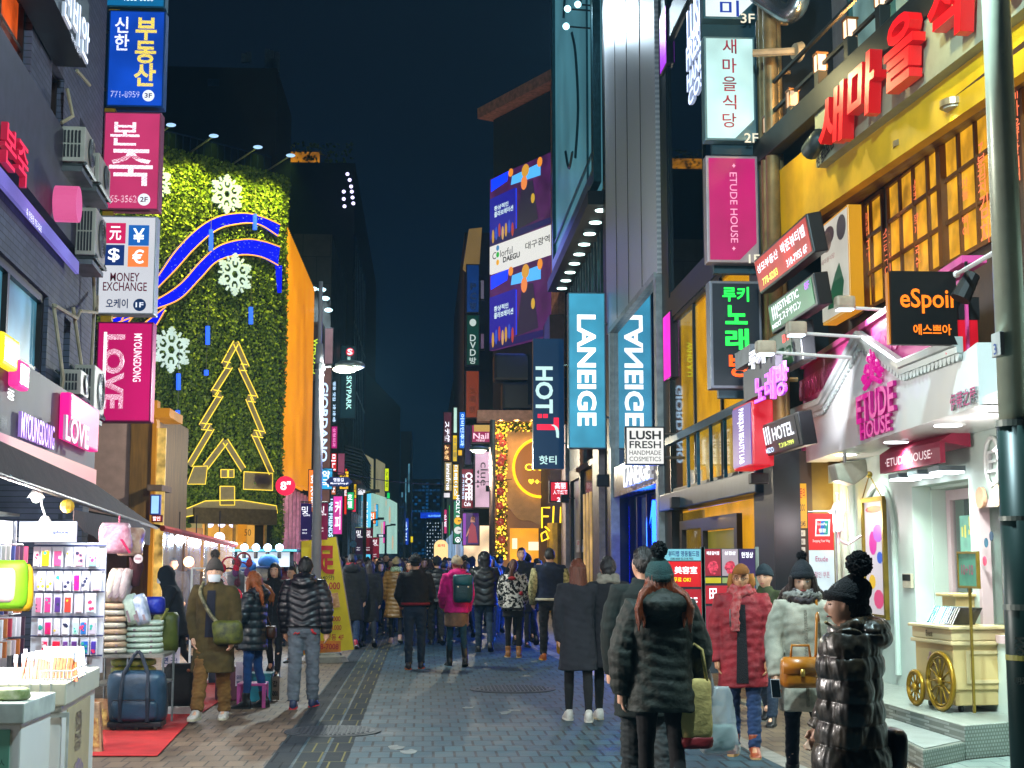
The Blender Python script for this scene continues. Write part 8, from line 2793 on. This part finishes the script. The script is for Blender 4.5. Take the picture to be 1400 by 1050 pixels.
  if c.get('front'):
   col,w0,w1,zt,zb_=c['front']
   pts=[]
   m3=MB()
   zs=[zt+(zb_-zt)*i/8 for i in range(9)]
   inv=[]
   from bisect import bisect
   co_=np.array([v.co[:] for v in cm.vertices])
   rowsL=[]
   for z_ in zs:
    w=w0+(w1-w0)*(zt-z_)/(zt-zb_)
    row=[]
    for x_ in(-w,-w/2,0,w/2,w):
     m_=(np.abs(co_[:,2]-(z_-drop))<.03)&(np.abs(co_[:,0]-x_)<.03)
     yy=co_[m_,1].max() if m_.any() else .15
     row.append((x_,yy+.006,z_-drop))
    rowsL.append(row)
   vs=[p for r_ in rowsL for p in r_]
   m3.add(vs,[(i*5+j,i*5+j+1,(i+1)*5+j+1,(i+1)*5+j) for i in range(8) for j in range(4)])
   obj('coat_front',m3,fab(col,'knit'),co,True,local=True)
  if c.get('fur'):
   mb=MB()
   ring=[L((.115*math.cos(a),-.02+.1*math.sin(a),1.475+.02*math.sin(a))) for a in[2*math.pi*i/20 for i in range(21)]]
   mb.tube(ring,.035,10)
   fm=fuse(mb,.01,1)
   sculpt(fm,lambda p,n_:.012*wob(p,130,3)+.008*wob(p,220,8))
   obj('fur_trim',fm,fab(c['fur'],'fur'),co,True,local=True)
  if c.get('hem_band'):
   z_=hem+.03
   m_=MB().loft([[L((p.x*1.015,p.y*1.015 if True else p.y,zz)) for p in[V(((.2*wm+pf*.7)*(abs(math.cos(a))**2.5+abs(math.sin(a))**2.5)**-.4*math.cos(a),(.15+pf*.6)*(abs(math.cos(a))**2.5+abs(math.sin(a))**2.5)**-.4*math.sin(a),0)) for a in[2*math.pi*i/24 for i in range(24)]]] for zz in(z_-.02,z_+.02)])
   obj('hem_band',m_,fab(c['hem_band'],'knit'),co,True,local=True)
 ex=extra or{}
 if 'skirt' in ex:
  col,zt,zb_=ex['skirt']
  mb=MB().loft([[L((w*math.cos(a),w*.74*math.sin(a),z_)) for a in[2*math.pi*i/20 for i in range(20)]] for z_,w in((zb_,.195),((zt+zb_)/2,.195),(zt,.18))])
  obj('skirt',fuse(mb,vx,1),fab(col,'wool'),t,True,local=True)
 if 'scarf' in ex:
  mb=MB()
  for dz,r_ in((0,.1),(.045,.088)):
   mb.tube([L((r_*math.cos(a),-.01+r_*.95*math.sin(a),1.46+dz+.012*math.sin(3*a))) for a in[2*math.pi*i/18 for i in range(19)]],.034,8)
  if ex.get('tail'):
   mb.tube([L((.03,.1,1.45)),L((.06,.165,1.3)),L((.06,.17,1.12))],[.04,.045,.045],8)
  fm=fuse(mb,max(vx,.008),1)
  sculpt(fm,lambda p,n_:.006*wob(p,60,sd))
  obj('scarf',fm,ex['scarf'] if not isinstance(ex['scarf'],str) else fab(ex['scarf'],'knit'),t,True,local=True)
 if 'mask' in ex:
  q=[]
  for z_ in(-.02,-.045,-.07,-.1):
   q.append([hp(.07*math.sin(a)*(1 if z_>-.09 else .8),.045+.065*math.cos(a)+(.006 if-.08<z_<-.03 else 0),z_) for a in[R(v) for v in(-75,-45,-20,0,20,45,75)]])
  mb=MB().add([p for r_ in q for p in r_],[(i*7+j,i*7+j+1,(i+1)*7+j+1,(i+1)*7+j) for i in range(3) for j in range(6)])
  obj('face_mask',mb,M('mask white','c8ccd0',.8,var=.04),t,True,local=True)
 if 'glasses' in ex:
  mb=MB()
  for s in(-1,1):
   mb.tube([hp(s*.032+.02*math.cos(a),.094,.004+.015*math.sin(a)) for a in[2*math.pi*i/12 for i in range(13)]],.002,5)
   mb.tube([hp(s*.052,.093,.006),hp(s*.076,.0,.01)],.002,4)
  mb.tube([hp(-.012,.096,.006),hp(.012,.096,.006)],.002,4)
  obj('glasses',mb,BLACK,t,local=True)
 if hat:
  kind,hcol=hat[:2]
  mb=MB()
  n=40 if near else 20
  if kind in('beanie','pompom'):
   rib=.003 if near else 0
   prof_=[(.036,1.13),(.06,1.15),(.09,1.12),(.12,.98),(.145,.72),(.16,.4),(.166,.08)]
   if kind=='pompom':
    prof_=[(.034,1.14),(.06,1.16),(.095,1.12),(.13,.95),(.16,.66),(.178,.36),(.186,.1)]
   bk=hat[4] if len(hat)>4 else 0
   mb.loft([[hp((.078*f+rib*math.cos(a*20))*math.cos(a),-.012-bk*max(0,(z_-.06)/.12)+(.099*f+rib*math.cos(a*20))*math.sin(a),z_-.035*(1-math.sin(a))/2) for a in[2*math.pi*i/n for i in range(n)]] for z_,f in prof_])
   ho=obj('hat',mb,fab(hcol,'knit'),t,True,local=True)
   mb=MB().loft([[hp((.078*f+rib*math.cos(a*20))*math.cos(a),-.012+(.099*f+rib*math.cos(a*20))*math.sin(a),z_-.035*(1-math.sin(a))/2) for a in[2*math.pi*i/n for i in range(n)]] for z_,f in((.036,1.14),(.04,1.2),(.058,1.22),(.08,1.2),(.084,1.12))])
   obj('hat_brim',mb,fab(hat[2] if len(hat)>2 and hat[2] else hcol,'knit'),ho,True,local=True)
   if kind=='pompom':
    r_=hat[3] if len(hat)>3 else .055
    back=hat[4] if len(hat)>4 else 0
    mb=MB().ball(hp(0,-.01-back,.175+r_*.75),r_,40,26)
    pm=mb.mesh('pompom')
    rsn=np.random.RandomState(int(px))
    sculpt(pm,lambda p,n_:rsn.uniform(-.013,.013,len(p)))
    obj('pompom',pm,fab(hat[5] if len(hat)>5 else hcol,'fur'),ho,False,local=True)
  if kind=='cap':
   x,y,z=D[...,0],D[...,1],D[...,2]
   X,Y,Z=head_dir(x,y,z)
   g_=1.2-.45/(1+np.exp((z-.36+.75*np.clip(-y,0,1)*0+.55*np.clip(-y,0,1))*14))
   mb.loft([[hp(X[j,i]*g_[j,i],Y[j,i]*g_[j,i],Z[j,i]*g_[j,i]+.004) for i in range(D.shape[1])] for j in range(D.shape[0])])
   ho=obj('hat',mb,fab(hcol,'wool'),t,True,local=True)
   mb=MB().loft([[hp(.075*math.sin(a)*r_,.07+.085*math.cos(a)*(r_-.72)*2.4,.065-.02*r_+dz) for a in[R(-80+16*i) for i in range(11)]]+[hp(.075*math.sin(a)*r_,.05,.065-.02*r_+dz) for a in[R(80),R(-80)]] for r_,dz in((1.0,.0),(1.02,.008))])
   obj('hat_peak',mb,fab(hcol,'wool'),ho,True,local=True)
 t['_k']=k
 PJ[t.name]=dict(A=A,J=J,HC=HC,NK=NK,L=L,k=k,t=t,hp=hp)
 return t
PJ={}
def wp(t,p):
 """a point of a person's own frame in world metres"""
 k=t['_k']
 a=t.rotation_euler.z
 p=Vector(p)*k
 return Vector((t.location.x+p.x*math.cos(a)-p.y*math.sin(a),t.location.y+p.x*math.sin(a)+p.y*math.cos(a),p.z))
def bagthing(label,mb,mat,name='bag',cat='bag',parts=()):
 v=np.array(mb.v)
 lo,hi=v.min(0),v.max(0)
 t=thing(name,label,cat,((lo[0]+hi[0])/2,(lo[1]+hi[1])/2,lo[2]))
 obj('bag_body',mb,mat,t,True)
 for(nm,m2,mat2) in parts:
  obj(nm,m2,mat2,t,True)
 return t
# --- foreground, right to left
p=person('woman in a glossy black puffer jacket and black pompom hat, seen in profile',1170,1228,794,72,legs=((16,4),(-14,20)),arms=((-6,6,14),(8,8,22)),male=False,coat=dict(col='06070a',hem=.70,style='puffer',pitch=.12,amp=1.0,puff=.075,hood='down',flare=.03,mat=M('glossy black nylon','07080d',.4,var=.2,two='3a2e1c',scale=5,bump=.12,bscale=30,coat=.15)),leg=('leggings','0a0a0c'),shoe=('black','boot',None),hair=('bun','140e0c'),hat=('pompom','0a0a0e',None,.068,.075),head=(4,0))  # tan shop reflections put into the nylon's colour
a,b=wp(p,(-.12,.1,1.4)),wp(p,(.16,-.16,.86))
bagthing('thin chain strap and small black bag of the woman in the glossy puffer',softbox(wp(p,(.2,-.22,.66)),.1,.26,.2,3),M('black leather','0c0c0e',.35),parts=[('strap',MB().tube(smooth_line([tuple(wp(p,(.02,.12,1.47))),tuple(wp(p,(.17,.06,1.4))),tuple(wp(p,(.262,-.02,1.15))),tuple(wp(p,(.262,-.16,.86)))],5),.009,6),M('chain metal','6a5a3a',.3,.8))])
p=person('young woman in a pale grey coat and dark pompom hat facing the camera at right',1104,1085,776,172,legs=((6,2),(-6,8)),arms=((4,8,10),(14,14,12)),male=False,coat=dict(col='b2aa98',hem=.62,style='wool',puff=.022,hood='down',fur='a8a29a',front=('948c7c',.012,.012,1.38,.66)),leg=('slim','141a28'),shoe=('black','boot',None),hair=('mid','2a1610'),hat=('pompom','23262c',None,.035),head=(-4,0),extra=dict(scarf=M('checked scarf','2c2c3a',.9,two='6a5a58',scale=40)))
W=wp(p,PJ[p.name]['A'][-1][2])
W2=wp(p,PJ[p.name]['A'][1][2])
c=P(1094,940,p.location.y-.3)
TANL=M('tan leather','b06a12',.35,var=.15,scale=6,coat=.3)
hb=softbox(c,.27,.13,.21,5,bulge=.05)
bagthing('tan leather handbag with small handles hanging at the pale grey coat',hb,TANL,parts=[('handle',MB().tube([c+Vector((-.07,-.03,.2)),c+Vector((-.06,-.03,.29)),c+Vector((.06,-.03,.29)),c+Vector((.07,-.03,.2))],.01,8),TANL),('flap',MB().box(c.x-.13,c.x+.13,c.y-.074,c.y-.06,c.z+.1,c.z+.2),TANL),('buckle',MB().box(c.x-.015,c.x+.015,c.y-.082,c.y-.074,c.z+.08,c.z+.13),M('brass','c8a050',.3,.8)),('strap',MB().tube(smooth_line([tuple(c+Vector((.12,.02,.19))),tuple(c+Vector((.14,.03,.5))),tuple(wp(p,(-.1,.13,1.3))),tuple(wp(p,(-.09,.06,1.48)))],4),.011,6),TANL)])
t=thing('mobile_phone','white mobile phone in the hand of the woman in the pale grey coat','phone',P(1045,925,W2.y))
c=wp(p,PJ[p.name]['A'][1][2]+PJ[p.name]['A'][1][3]*.1)
obj('phone_body',MB().prism([c+Vector((-.04,-.03,-.07)),c+Vector((.02,-.05,-.07)),c+Vector((.01,-.05,.06)),c+Vector((-.05,-.03,.06))],(.004,.008,0)),M('phone white','c8ccd0',.3),t)
obj('phone_screen',MB().prism([c+Vector((-.037,-.034,-.065)),c+Vector((.018,-.053,-.065)),c+Vector((.008,-.053,.055)),c+Vector((-.047,-.034,.055))],(.0,.001,0)),M('phone glass','101418',.1),t)
p=person('woman in a dark green parka and teal pompom hat carrying a cream tote',906,1128,772,0,legs=((8,3),(-5,8)),arms=((-4,17,8),(6,18,32)),male=False,coat=dict(col='10180f',hem=.74,style='parka',puff=.07,hood='down',flare=.0),leg=('leggings','08080b'),shoe=('black','boot',None),hair=('mid','6a2c0c'),hat=('pompom','1c3a3a',None,.052,0,'0a1416'))
d=p.location.y
c=P(952,1012,d-.05)
TOTE=M('cream canvas','b8a060',.85,var=.12,scale=8,bump=.3)
bagthing('cream canvas tote bag hanging beside the dark green parka',softbox(c,.2,.09,.38,4,36,16,bulge=.12,crumple=.02,seed=3),TOTE,parts=[('handle',MB().tube([c+Vector((-.06,-.02,.36)),c+Vector((-.05,-.02,.56)),c+Vector((-.01,-.02,.6)),c+Vector((.04,-.02,.56)),c+Vector((.07,-.02,.36))],.012,6),TOTE),('red_base',softbox(c+Vector((0,0,-.05)),.2,.085,.08,4,30,8,crumple=.02),M('dark red parcel','7a1018',.6))])
c=P(986,1030,d+.1)
VP=bpy.data.materials.new('translucent plastic')
VP.use_nodes=True
_b=VP.node_tree.nodes['Principled BSDF']
_b.inputs['Base Color'].default_value=(.62,.66,.68,1)
_b.inputs['Alpha'].default_value=.5
_b.inputs['Roughness'].default_value=.25
bagthing('translucent white plastic shopping bag carried beside the cream tote',softbox(c,.27,.12,.42,2.5,48,22,bulge=.25,seed=4,crumple=.035,taper=.55),VP,parts=[('handle',MB().tube([c+Vector((-.05,0,.36)),c+Vector((-.07,0,.5)),c+Vector((-.09,0,.55))],[.03,.016,.012],8),VP),('box_inside',softbox(c+Vector((.01,0,.02)),.16,.07,.16,5),M('pale mint box','9ab8b0',.5))])
person('man with short hair in a dark overcoat mostly hidden behind the green parka',884,1092,752,4,legs=((4,2),(-8,12)),arms=((-2,10,8),(4,9,10)),coat=dict(col='0e1815',hem=.56,style='wool',puff=.02),leg=('wide','23292a'),hair=('short','120d0a'),skin=0,head=(20,0))
p=person('man in a red parka with tan cap, glasses and red white scarf',1018,1034,775,166,legs=((6,2),(-4,6)),arms=((4,8,8),(-2,8,14)),coat=dict(col='7c0818',hem=.62,style='parka',puff=.03,hood='down',front=('0c0c12',.035,.055,1.36,.66)),leg=('jeans','1a3258'),shoe=('8a3c1c','boot','b08a58'),hair=('short','140e0a'),hat=('cap','7a4a16'),skin=1,extra=dict(scarf=M('red white scarf','a01822',.9,var=.2,two='985a58',scale=34),glasses=1,tail=1),head=(-6,-2))
hp=PJ[p.name]['hp']
mb=MB()
for s in(-1,1):
 mb.tube([hp(s*.085,-.01,.05),hp(s*.098,-.005,-.04),hp(s*.08,.0,-.11)],[.03,.034,.02],8)
obj('ear_flap',mb,fab('8a5418','wool'),p,True,local=True)
obj('drawstring',MB().tube([PJ[p.name]['L']((.1,.19,1.32)),PJ[p.name]['L']((.1,.2,1.16))],.006,5),M('cord grey','5a5a58',.6),p,True,local=True)
person('person in a camouflage jacket half hidden behind the red parka',1052,995,790,150,coat=dict(col='3a4020',hem=.8,style='wool',mat=M('camouflage cloth','3c4a1e',.9,two='1a1c10',scale=16)),leg=('jeans','16283c'),hair=('short','14100e'),hat=('beanie','20303a'),loc=(G(1050,990).x,G(1050,990).y,0),H=1.58)
# --- middle distance
person('woman with long brown hair in a dark grey coat and white sneakers, walking away',791,986,766,0,legs=((7,2),(-6,8)),arms=((-4,6,12),(14,10,60,.12)),male=False,coat=dict(col='1a1b22',hem=.54,style='wool',puff=.015,flare=.02),leg=('leggings','08080a'),shoe=('white','shoe','c8c4b8'),hair=('long','5a2810'))
person('woman with a dark hair bun and navy coat, one heel lifted',833,985,763,2,legs=((8,3),(-14,48)),arms=((-6,7,14),(6,8,20)),male=False,coat=dict(col='0a0c14',hem=.56,style='wool',puff=.012),leg=('leggings','08080a'),shoe=('white','shoe','b8a888'),hair=('bun','120c0c'),extra=dict(scarf='8a8478'))
p=person('man in a black chevron puffer jacket and grey jeans walking away',414,968,763,-4,legs=((-4,8),(9,2)),arms=((2,9,14),(-4,13,10)),coat=dict(col='0d0d16',hem=.92,style='chevron',puff=.03,hood='down'),leg=('wide','5c646e'),shoe=('navyred','shoe','b82830'),hair=('short','0c0a0a'))
L_=PJ[p.name]['L']
obj('pocket_print',MB().tube([L_((-.1,-.13,.84)),L_((-.08,-.132,.86)),L_((-.06,-.135,.845)),L_((-.03,-.135,.86))],.009,5).tube([L_((.1,-.11,.9)),L_((.12,-.1,.86)),L_((.15,-.08,.84))],.014,5),M('red print','b01820',.6),p,True,local=True)
p=person('man in an olive trench coat, grey beanie and white face mask walking towards the camera',290,984,768,172,legs=((-6,8),(22,6)),arms=((6,10,18),(-6,12,30,.14)),coat=dict(col='40340f',hem=.52,style='wool',puff=.02,flare=.02,front=('141726',.045,.06,1.4,.9)),leg=('wide','6a4a1c'),shoe=('white','shoe','b8b49c'),hair=('short','1a1210'),hat=('pompom','4a4440',None,.045),lean=.04,head=(14,-4),extra=dict(mask=1))
c=wp(p,(-.2,.2,.82))
bagthing('camouflage crossbody bag slung in front of the trench coat',softbox(c,.3,.14,.24,3,bulge=.2),M('camo nylon','6a7018',.6,two='1e2410',scale=14),parts=[('strap',MB().tube(smooth_line([tuple(c+Vector((-.1,-.02,.22))),tuple(wp(p,(.0,.2,1.15))),tuple(wp(p,(.12,.16,1.36))),tuple(wp(p,(.13,.0,1.48)))],4),.02,6),M('black webbing','101010',.7,two='8a8460',scale=20))])
p=person('woman with orange brown hair in a navy down jacket, looking left',344,968,783,74,legs=((4,2),(-5,8)),arms=((14,8,40),(6,8,30)),male=False,coat=dict(col='0a1820',hem=.72,style='puffer',pitch=.1,puff=.03,hood='down'),leg=('slim','123a70'),shoe=('black','boot',None),hair=('mid','8a4410'))
c=wp(p,(.2,-.16,.86))
bagthing('small brown shoulder bag of the woman in the navy down jacket',softbox(c,.12,.2,.14,3),M('brown leather','4a2410',.4),parts=[('strap',MB().tube([c+Vector((0,0,.13)),wp(p,(.2,-.1,1.15)),wp(p,(.16,.0,1.44))],.009,6),M('brown leather','4a2410',.4))])
person('person with a black bob in a black zipped coat facing the camera beside the stall',373,925,770,176,male=False,coat=dict(col='0a0b12',hem=.6,style='wool',puff=.02,front=('2a2c34',.006,.006,1.4,.7)),leg=('slim','0a0c14'),hair=('bob','0e0b0e'))
person('person in dark hooded clothes bending by the vinyl curtains at the left',240,940,776,100,lean=.22,arms=((30,8,30),(20,8,40)),coat=dict(col='06101c',hem=.75,style='wool',puff=.02,hood='up'),leg=('slim','0a0c14'),extra=dict(mask=1),hair=None)
person('man in a black jacket, black beanie and dark jeans walking away',567,915,760,0,legs=((-3,10),(8,3)),arms=((4,12,48,.16),(4,12,48,.16)),coat=dict(col='0c0c14',hem=.95,style='wool',puff=.025,hem_band='7a1020'),leg=('jeans','122236'),shoe=('dark','shoe','b05818'),hair=('short','100c0c'),hat=('beanie','10141a','10141a'))
p=person('woman in a magenta jacket, cream beanie and tall black boots walking away',624,911,762,8,legs=((10,3),(-12,14)),arms=((6,10,40,.1),(2,8,24)),male=False,coat=dict(col='d8107c',hem=.84,style='wool',puff=.03,hood='down'),leg=('leggings','123848'),shoe=('black','tall',None),hair=('short','6a4028'),hat=('beanie','a89a84'),extra=dict(skirt=('7a5c48',.95,.62)),head=(14,0))
c=wp(p,(.05,-.28,1.0))
TB=M('teal nylon','0c3a42',.5,var=.2,scale=8,bump=.3)
bagthing('dark teal backpack on the back of the magenta jacket',softbox(c,.3,.18,.42,4,bulge=.1),TB,'backpack','backpack',parts=[('flap',softbox(c+Vector((0,-.03,.26)),.3,.18,.17,4),M('teal flap','10505a',.5)),('strap',MB().tube([c+Vector((-.1,.08,.3)),wp(p,(-.12,-.02,1.46)),wp(p,(-.14,.14,1.3))],.016,6),TB),('clip',MB().ball(c+Vector((-.08,-.11,.24)),.015,6,4).ball(c+Vector((.08,-.11,.24)),.015,6,4),WHITEPAINT)])
person('person in a black chevron down jacket with hood up, walking in jeans',662,892,757,0,legs=((6,3),(-12,22)),arms=((4,10,20),(6,9,24)),coat=dict(col='0a0c10',hem=.8,style='chevron',pitch=.12,puff=.05,hood='up'),leg=('jeans','12283c'),hair=None)
PAT=M('black white print cloth','0c0c0c',.85,two='d0ccc4',scale=22)
PAT.node_tree.nodes['Color Ramp'].color_ramp.elements[0].position=.49
PAT.node_tree.nodes['Color Ramp'].color_ramp.elements[1].position=.52
p=person('woman with a ponytail in a black and white printed jacket and tan boots',702,899,766,-2,legs=((3,2),(-3,4)),arms=((2,10,30,.1),(4,10,40,.12)),male=False,coat=dict(hem=.82,style='wool',puff=.04,mat=PAT,hem_band='0a0a0c'),leg=('leggings','0a0a0e'),shoe=('tan','boot','c0a070'),hair=('pony','4a2410'),extra=dict(skirt=('0a0a0c',.9,.7)))
L_=PJ[p.name]['L']
obj('jacket_patch',MB().ball(L_((-.03,-.17,1.38)),(.07,.03,.035),10,6).ball(L_((.13,-.15,1.12)),(.035,.03,.04),8,6),M('red patch','98101c',.7),p,True,local=True)
person('tall young man in a black coat looking down, facing the camera before the gold shop',713,884,749,178,coat=dict(col='07070c',hem=.6,style='wool',puff=.02),leg=('slim','08090c'),hair=('short','0a0808'),head=(0,-14))
person('woman with long black hair in dark clothes facing the camera beside the varsity jacket',737,880,766,182,male=False,coat=dict(col='0a0a10',hem=.66,style='wool',puff=.01),leg=('leggings','08080a'),hair=('long','0a0709'))
p=person('man in a navy varsity jacket with patterned sleeves and orange shoes',752,903,751,0,legs=((6,2),(-20,42)),arms=((0,12,24),(0,12,24)),coat=dict(col='0c1a34',hem=.9,style='wool',puff=.035,hem_band='b8b4a4',sleeve=M('patterned sleeve','50521e',.9,two='c0b888',scale=26)),leg=('jeans','0c1018'),shoe=('orange','shoe','c88a20'),hair=('short','0a0808'))
QC=fab('7a5a2a','puff')
person('woman in a tan quilted coat and beige hat with green scarf, walking away',541,880,764,0,legs=((6,3),(-12,20)),male=False,coat=dict(hem=.52,style='puffer',pitch=.085,puff=.04,mat=QC,flare=.04),leg=('leggings','0c0c10'),shoe=('b08a80','shoe','a8a090'),hair=('short','2a1a10'),hat=('beanie','8a7a58'),extra=dict(scarf=M('green scarf','123a30',.9,two='a8c0a0',scale=36)))
person('man in a black padded jacket and dark beanie walking away behind the magenta jacket',597,882,762,2,legs=((12,3),(-16,20)),coat=dict(col='0a0e14',hem=.84,style='puffer',pitch=.13,puff=.05),leg=('wide','0a0c10'),hair=('short','100c0c'),hat=('beanie','0c1218'))
person('person in a long black coat with red hood lining and red shoes',480,887,757,0,legs=((10,3),(-12,18)),coat=dict(col='0a0c12',hem=.5,style='wool',puff=.03,hood='down'),leg=('jeans','122a48'),shoe=('a01830','shoe','a8a0a0'),hair=('short','120e0c'),extra=dict(scarf='8a0c1c'))
person('woman with long wavy dark hair in a black coat walking away',504,885,766,4,male=False,coat=dict(col='0a0b10',hem=.5,style='wool',puff=.02),leg=('slim','101826'),hair=('long','241a18'))
person('pale faced woman with long dark hair in mid crowd facing the camera',520,868,768,180,male=False,coat=dict(col='10202a',hem=.6,style='wool'),leg=('slim','101418'),hair=('long','0c0a0c'))
person('short haired man in a blue shirt and dark suit facing the camera',527,845,757,180,coat=dict(col='0a0c14',hem=.8,style='wool',front=('1c3a80',.05,.03,1.42,1.1)),leg=('slim','0a0c12'),hair=('short','0c0a0a'))
person('man with brown hair and dark coat behind the magenta jacket, left of the hood',637,872,768,10,coat=dict(col='141018',hem=.7,style='wool'),leg=('slim','0a0c12'),hair=('short','3a2418'))
person('man in an olive jacket seen from behind in mid crowd beside the black beanie',584,850,772,0,coat=dict(col='3a3014',hem=.8,style='wool',puff=.02),leg=('slim','0a0c12'),hair=('short','0c0a0a'))
person('short haired man in a black jacket between the bob haired person and grey jeans',397,905,775,150,coat=dict(col='0a0a12',hem=.7,style='wool'),leg=('slim','0a0c12'),hair=('short','0e0b0e'))
# --- the far crowd: a few of each kind, copied
protos=[]
for i,(lab,kw) in enumerate([('far person in a black coat with short hair walking away in the crowd',dict(coat=dict(col='090a10',hem=.65,style='wool',puff=.02),hair=('short','0c0a0a'))),('far person in a dark jacket with short hair coming towards the camera in the crowd',dict(face=180,coat=dict(col='0c0e16',hem=.75,style='wool',puff=.02),hair=('short','0c0a0a'))),('far woman with long dark hair in a dark coat coming towards the camera',dict(face=178,male=False,coat=dict(col='14121a',hem=.6,style='wool'),hair=('long','120c0c'))),('far woman with brown bob hair in a dark coat walking away',dict(male=False,coat=dict(col='121014',hem=.6,style='wool'),hair=('bob','3a2014'))),('far person in a brown coat coming towards the camera in the crowd',dict(face=182,coat=dict(col='3a2818',hem=.6,style='wool'),hair=('short','140e0c'))),('far person in a red jacket coming towards the camera in the crowd',dict(face=175,male=False,coat=dict(col='7a1018',hem=.75,style='puffer',puff=.03),hair=('mid','140e0c'))),('far person in a navy hooded jacket walking away in the crowd',dict(coat=dict(col='0a1428',hem=.75,style='wool',puff=.03,hood='up'),hair=None)),('far person in a grey coat and dark beanie walking away in the crowd',dict(coat=dict(col='2c2e34',hem=.65,style='wool',puff=.02),hair=('short','0c0a0a'),hat=('beanie','0c0e14')))]):
 protos.append((person(lab,500+i*22,850,770,group=lab.replace('far ','far crowd ',1)[:60],loc=(-2.2+.55*i,32+(i*7)%5,0),H=1.68,**kw),lab))
rs=random.Random(5)
spots=[]
for i in range(150):
 d=rs.choice([rs.uniform(27,36),rs.uniform(34,50),rs.uniform(45,75),rs.uniform(70,110)])
 lo,hi=(-2.4 if d<34 else-3.9 if d<45 else-4.6),(1.9 if d>46 else 2.5)
 x=rs.uniform(lo,hi)
 if all(math.hypot(x-a,(d-b))>.75 for a,b in spots):
  spots.append((x,d))
for i,(x,d) in enumerate(spots):
 p,lab=protos[i%8]
 c=copy_tree(p)
 c.location=(x,d,0)
 k=p['_k']*rs.uniform(.94,1.06)
 c.scale=(k,k,k)
 c.rotation_euler=(0,0,p.rotation_euler.z+R(rs.uniform(-14,14)))
for i,(x,y) in enumerate([(262,768),(275,772),(345,775),(352,772),(390,776)]):
 p,lab=protos[(i*3+1)%8]
 c=copy_tree(p)
 q=P(x,y,29)
 c.location=(q.x,27+i*.8-(2 if i>1 else 0),0)
hz_=struct('haze',MB().box(-70,70,-30,420,-1,46),[],'stuff')  # thin blue volume added to lift the dark far end
HM=bpy.data.materials.new('night haze')
HM.use_nodes=True
_n=HM.node_tree
_n.nodes.remove(_n.nodes['Principled BSDF'])
_v=_n.nodes.new('ShaderNodeVolumePrincipled')
_v.inputs['Color'].default_value=(.3,.7,1,1)
_v.inputs['Density'].default_value=.0006
_v.inputs['Anisotropy'].default_value=.3
_n.links.new(_v.outputs[0],_n.nodes['Material Output'].inputs['Volume'])
hz_.data.materials.append(HM)
bpy.data.scenes.remove(TMP)
for o in sc.objects:
 if '_k' in o.keys():
  del o['_k']
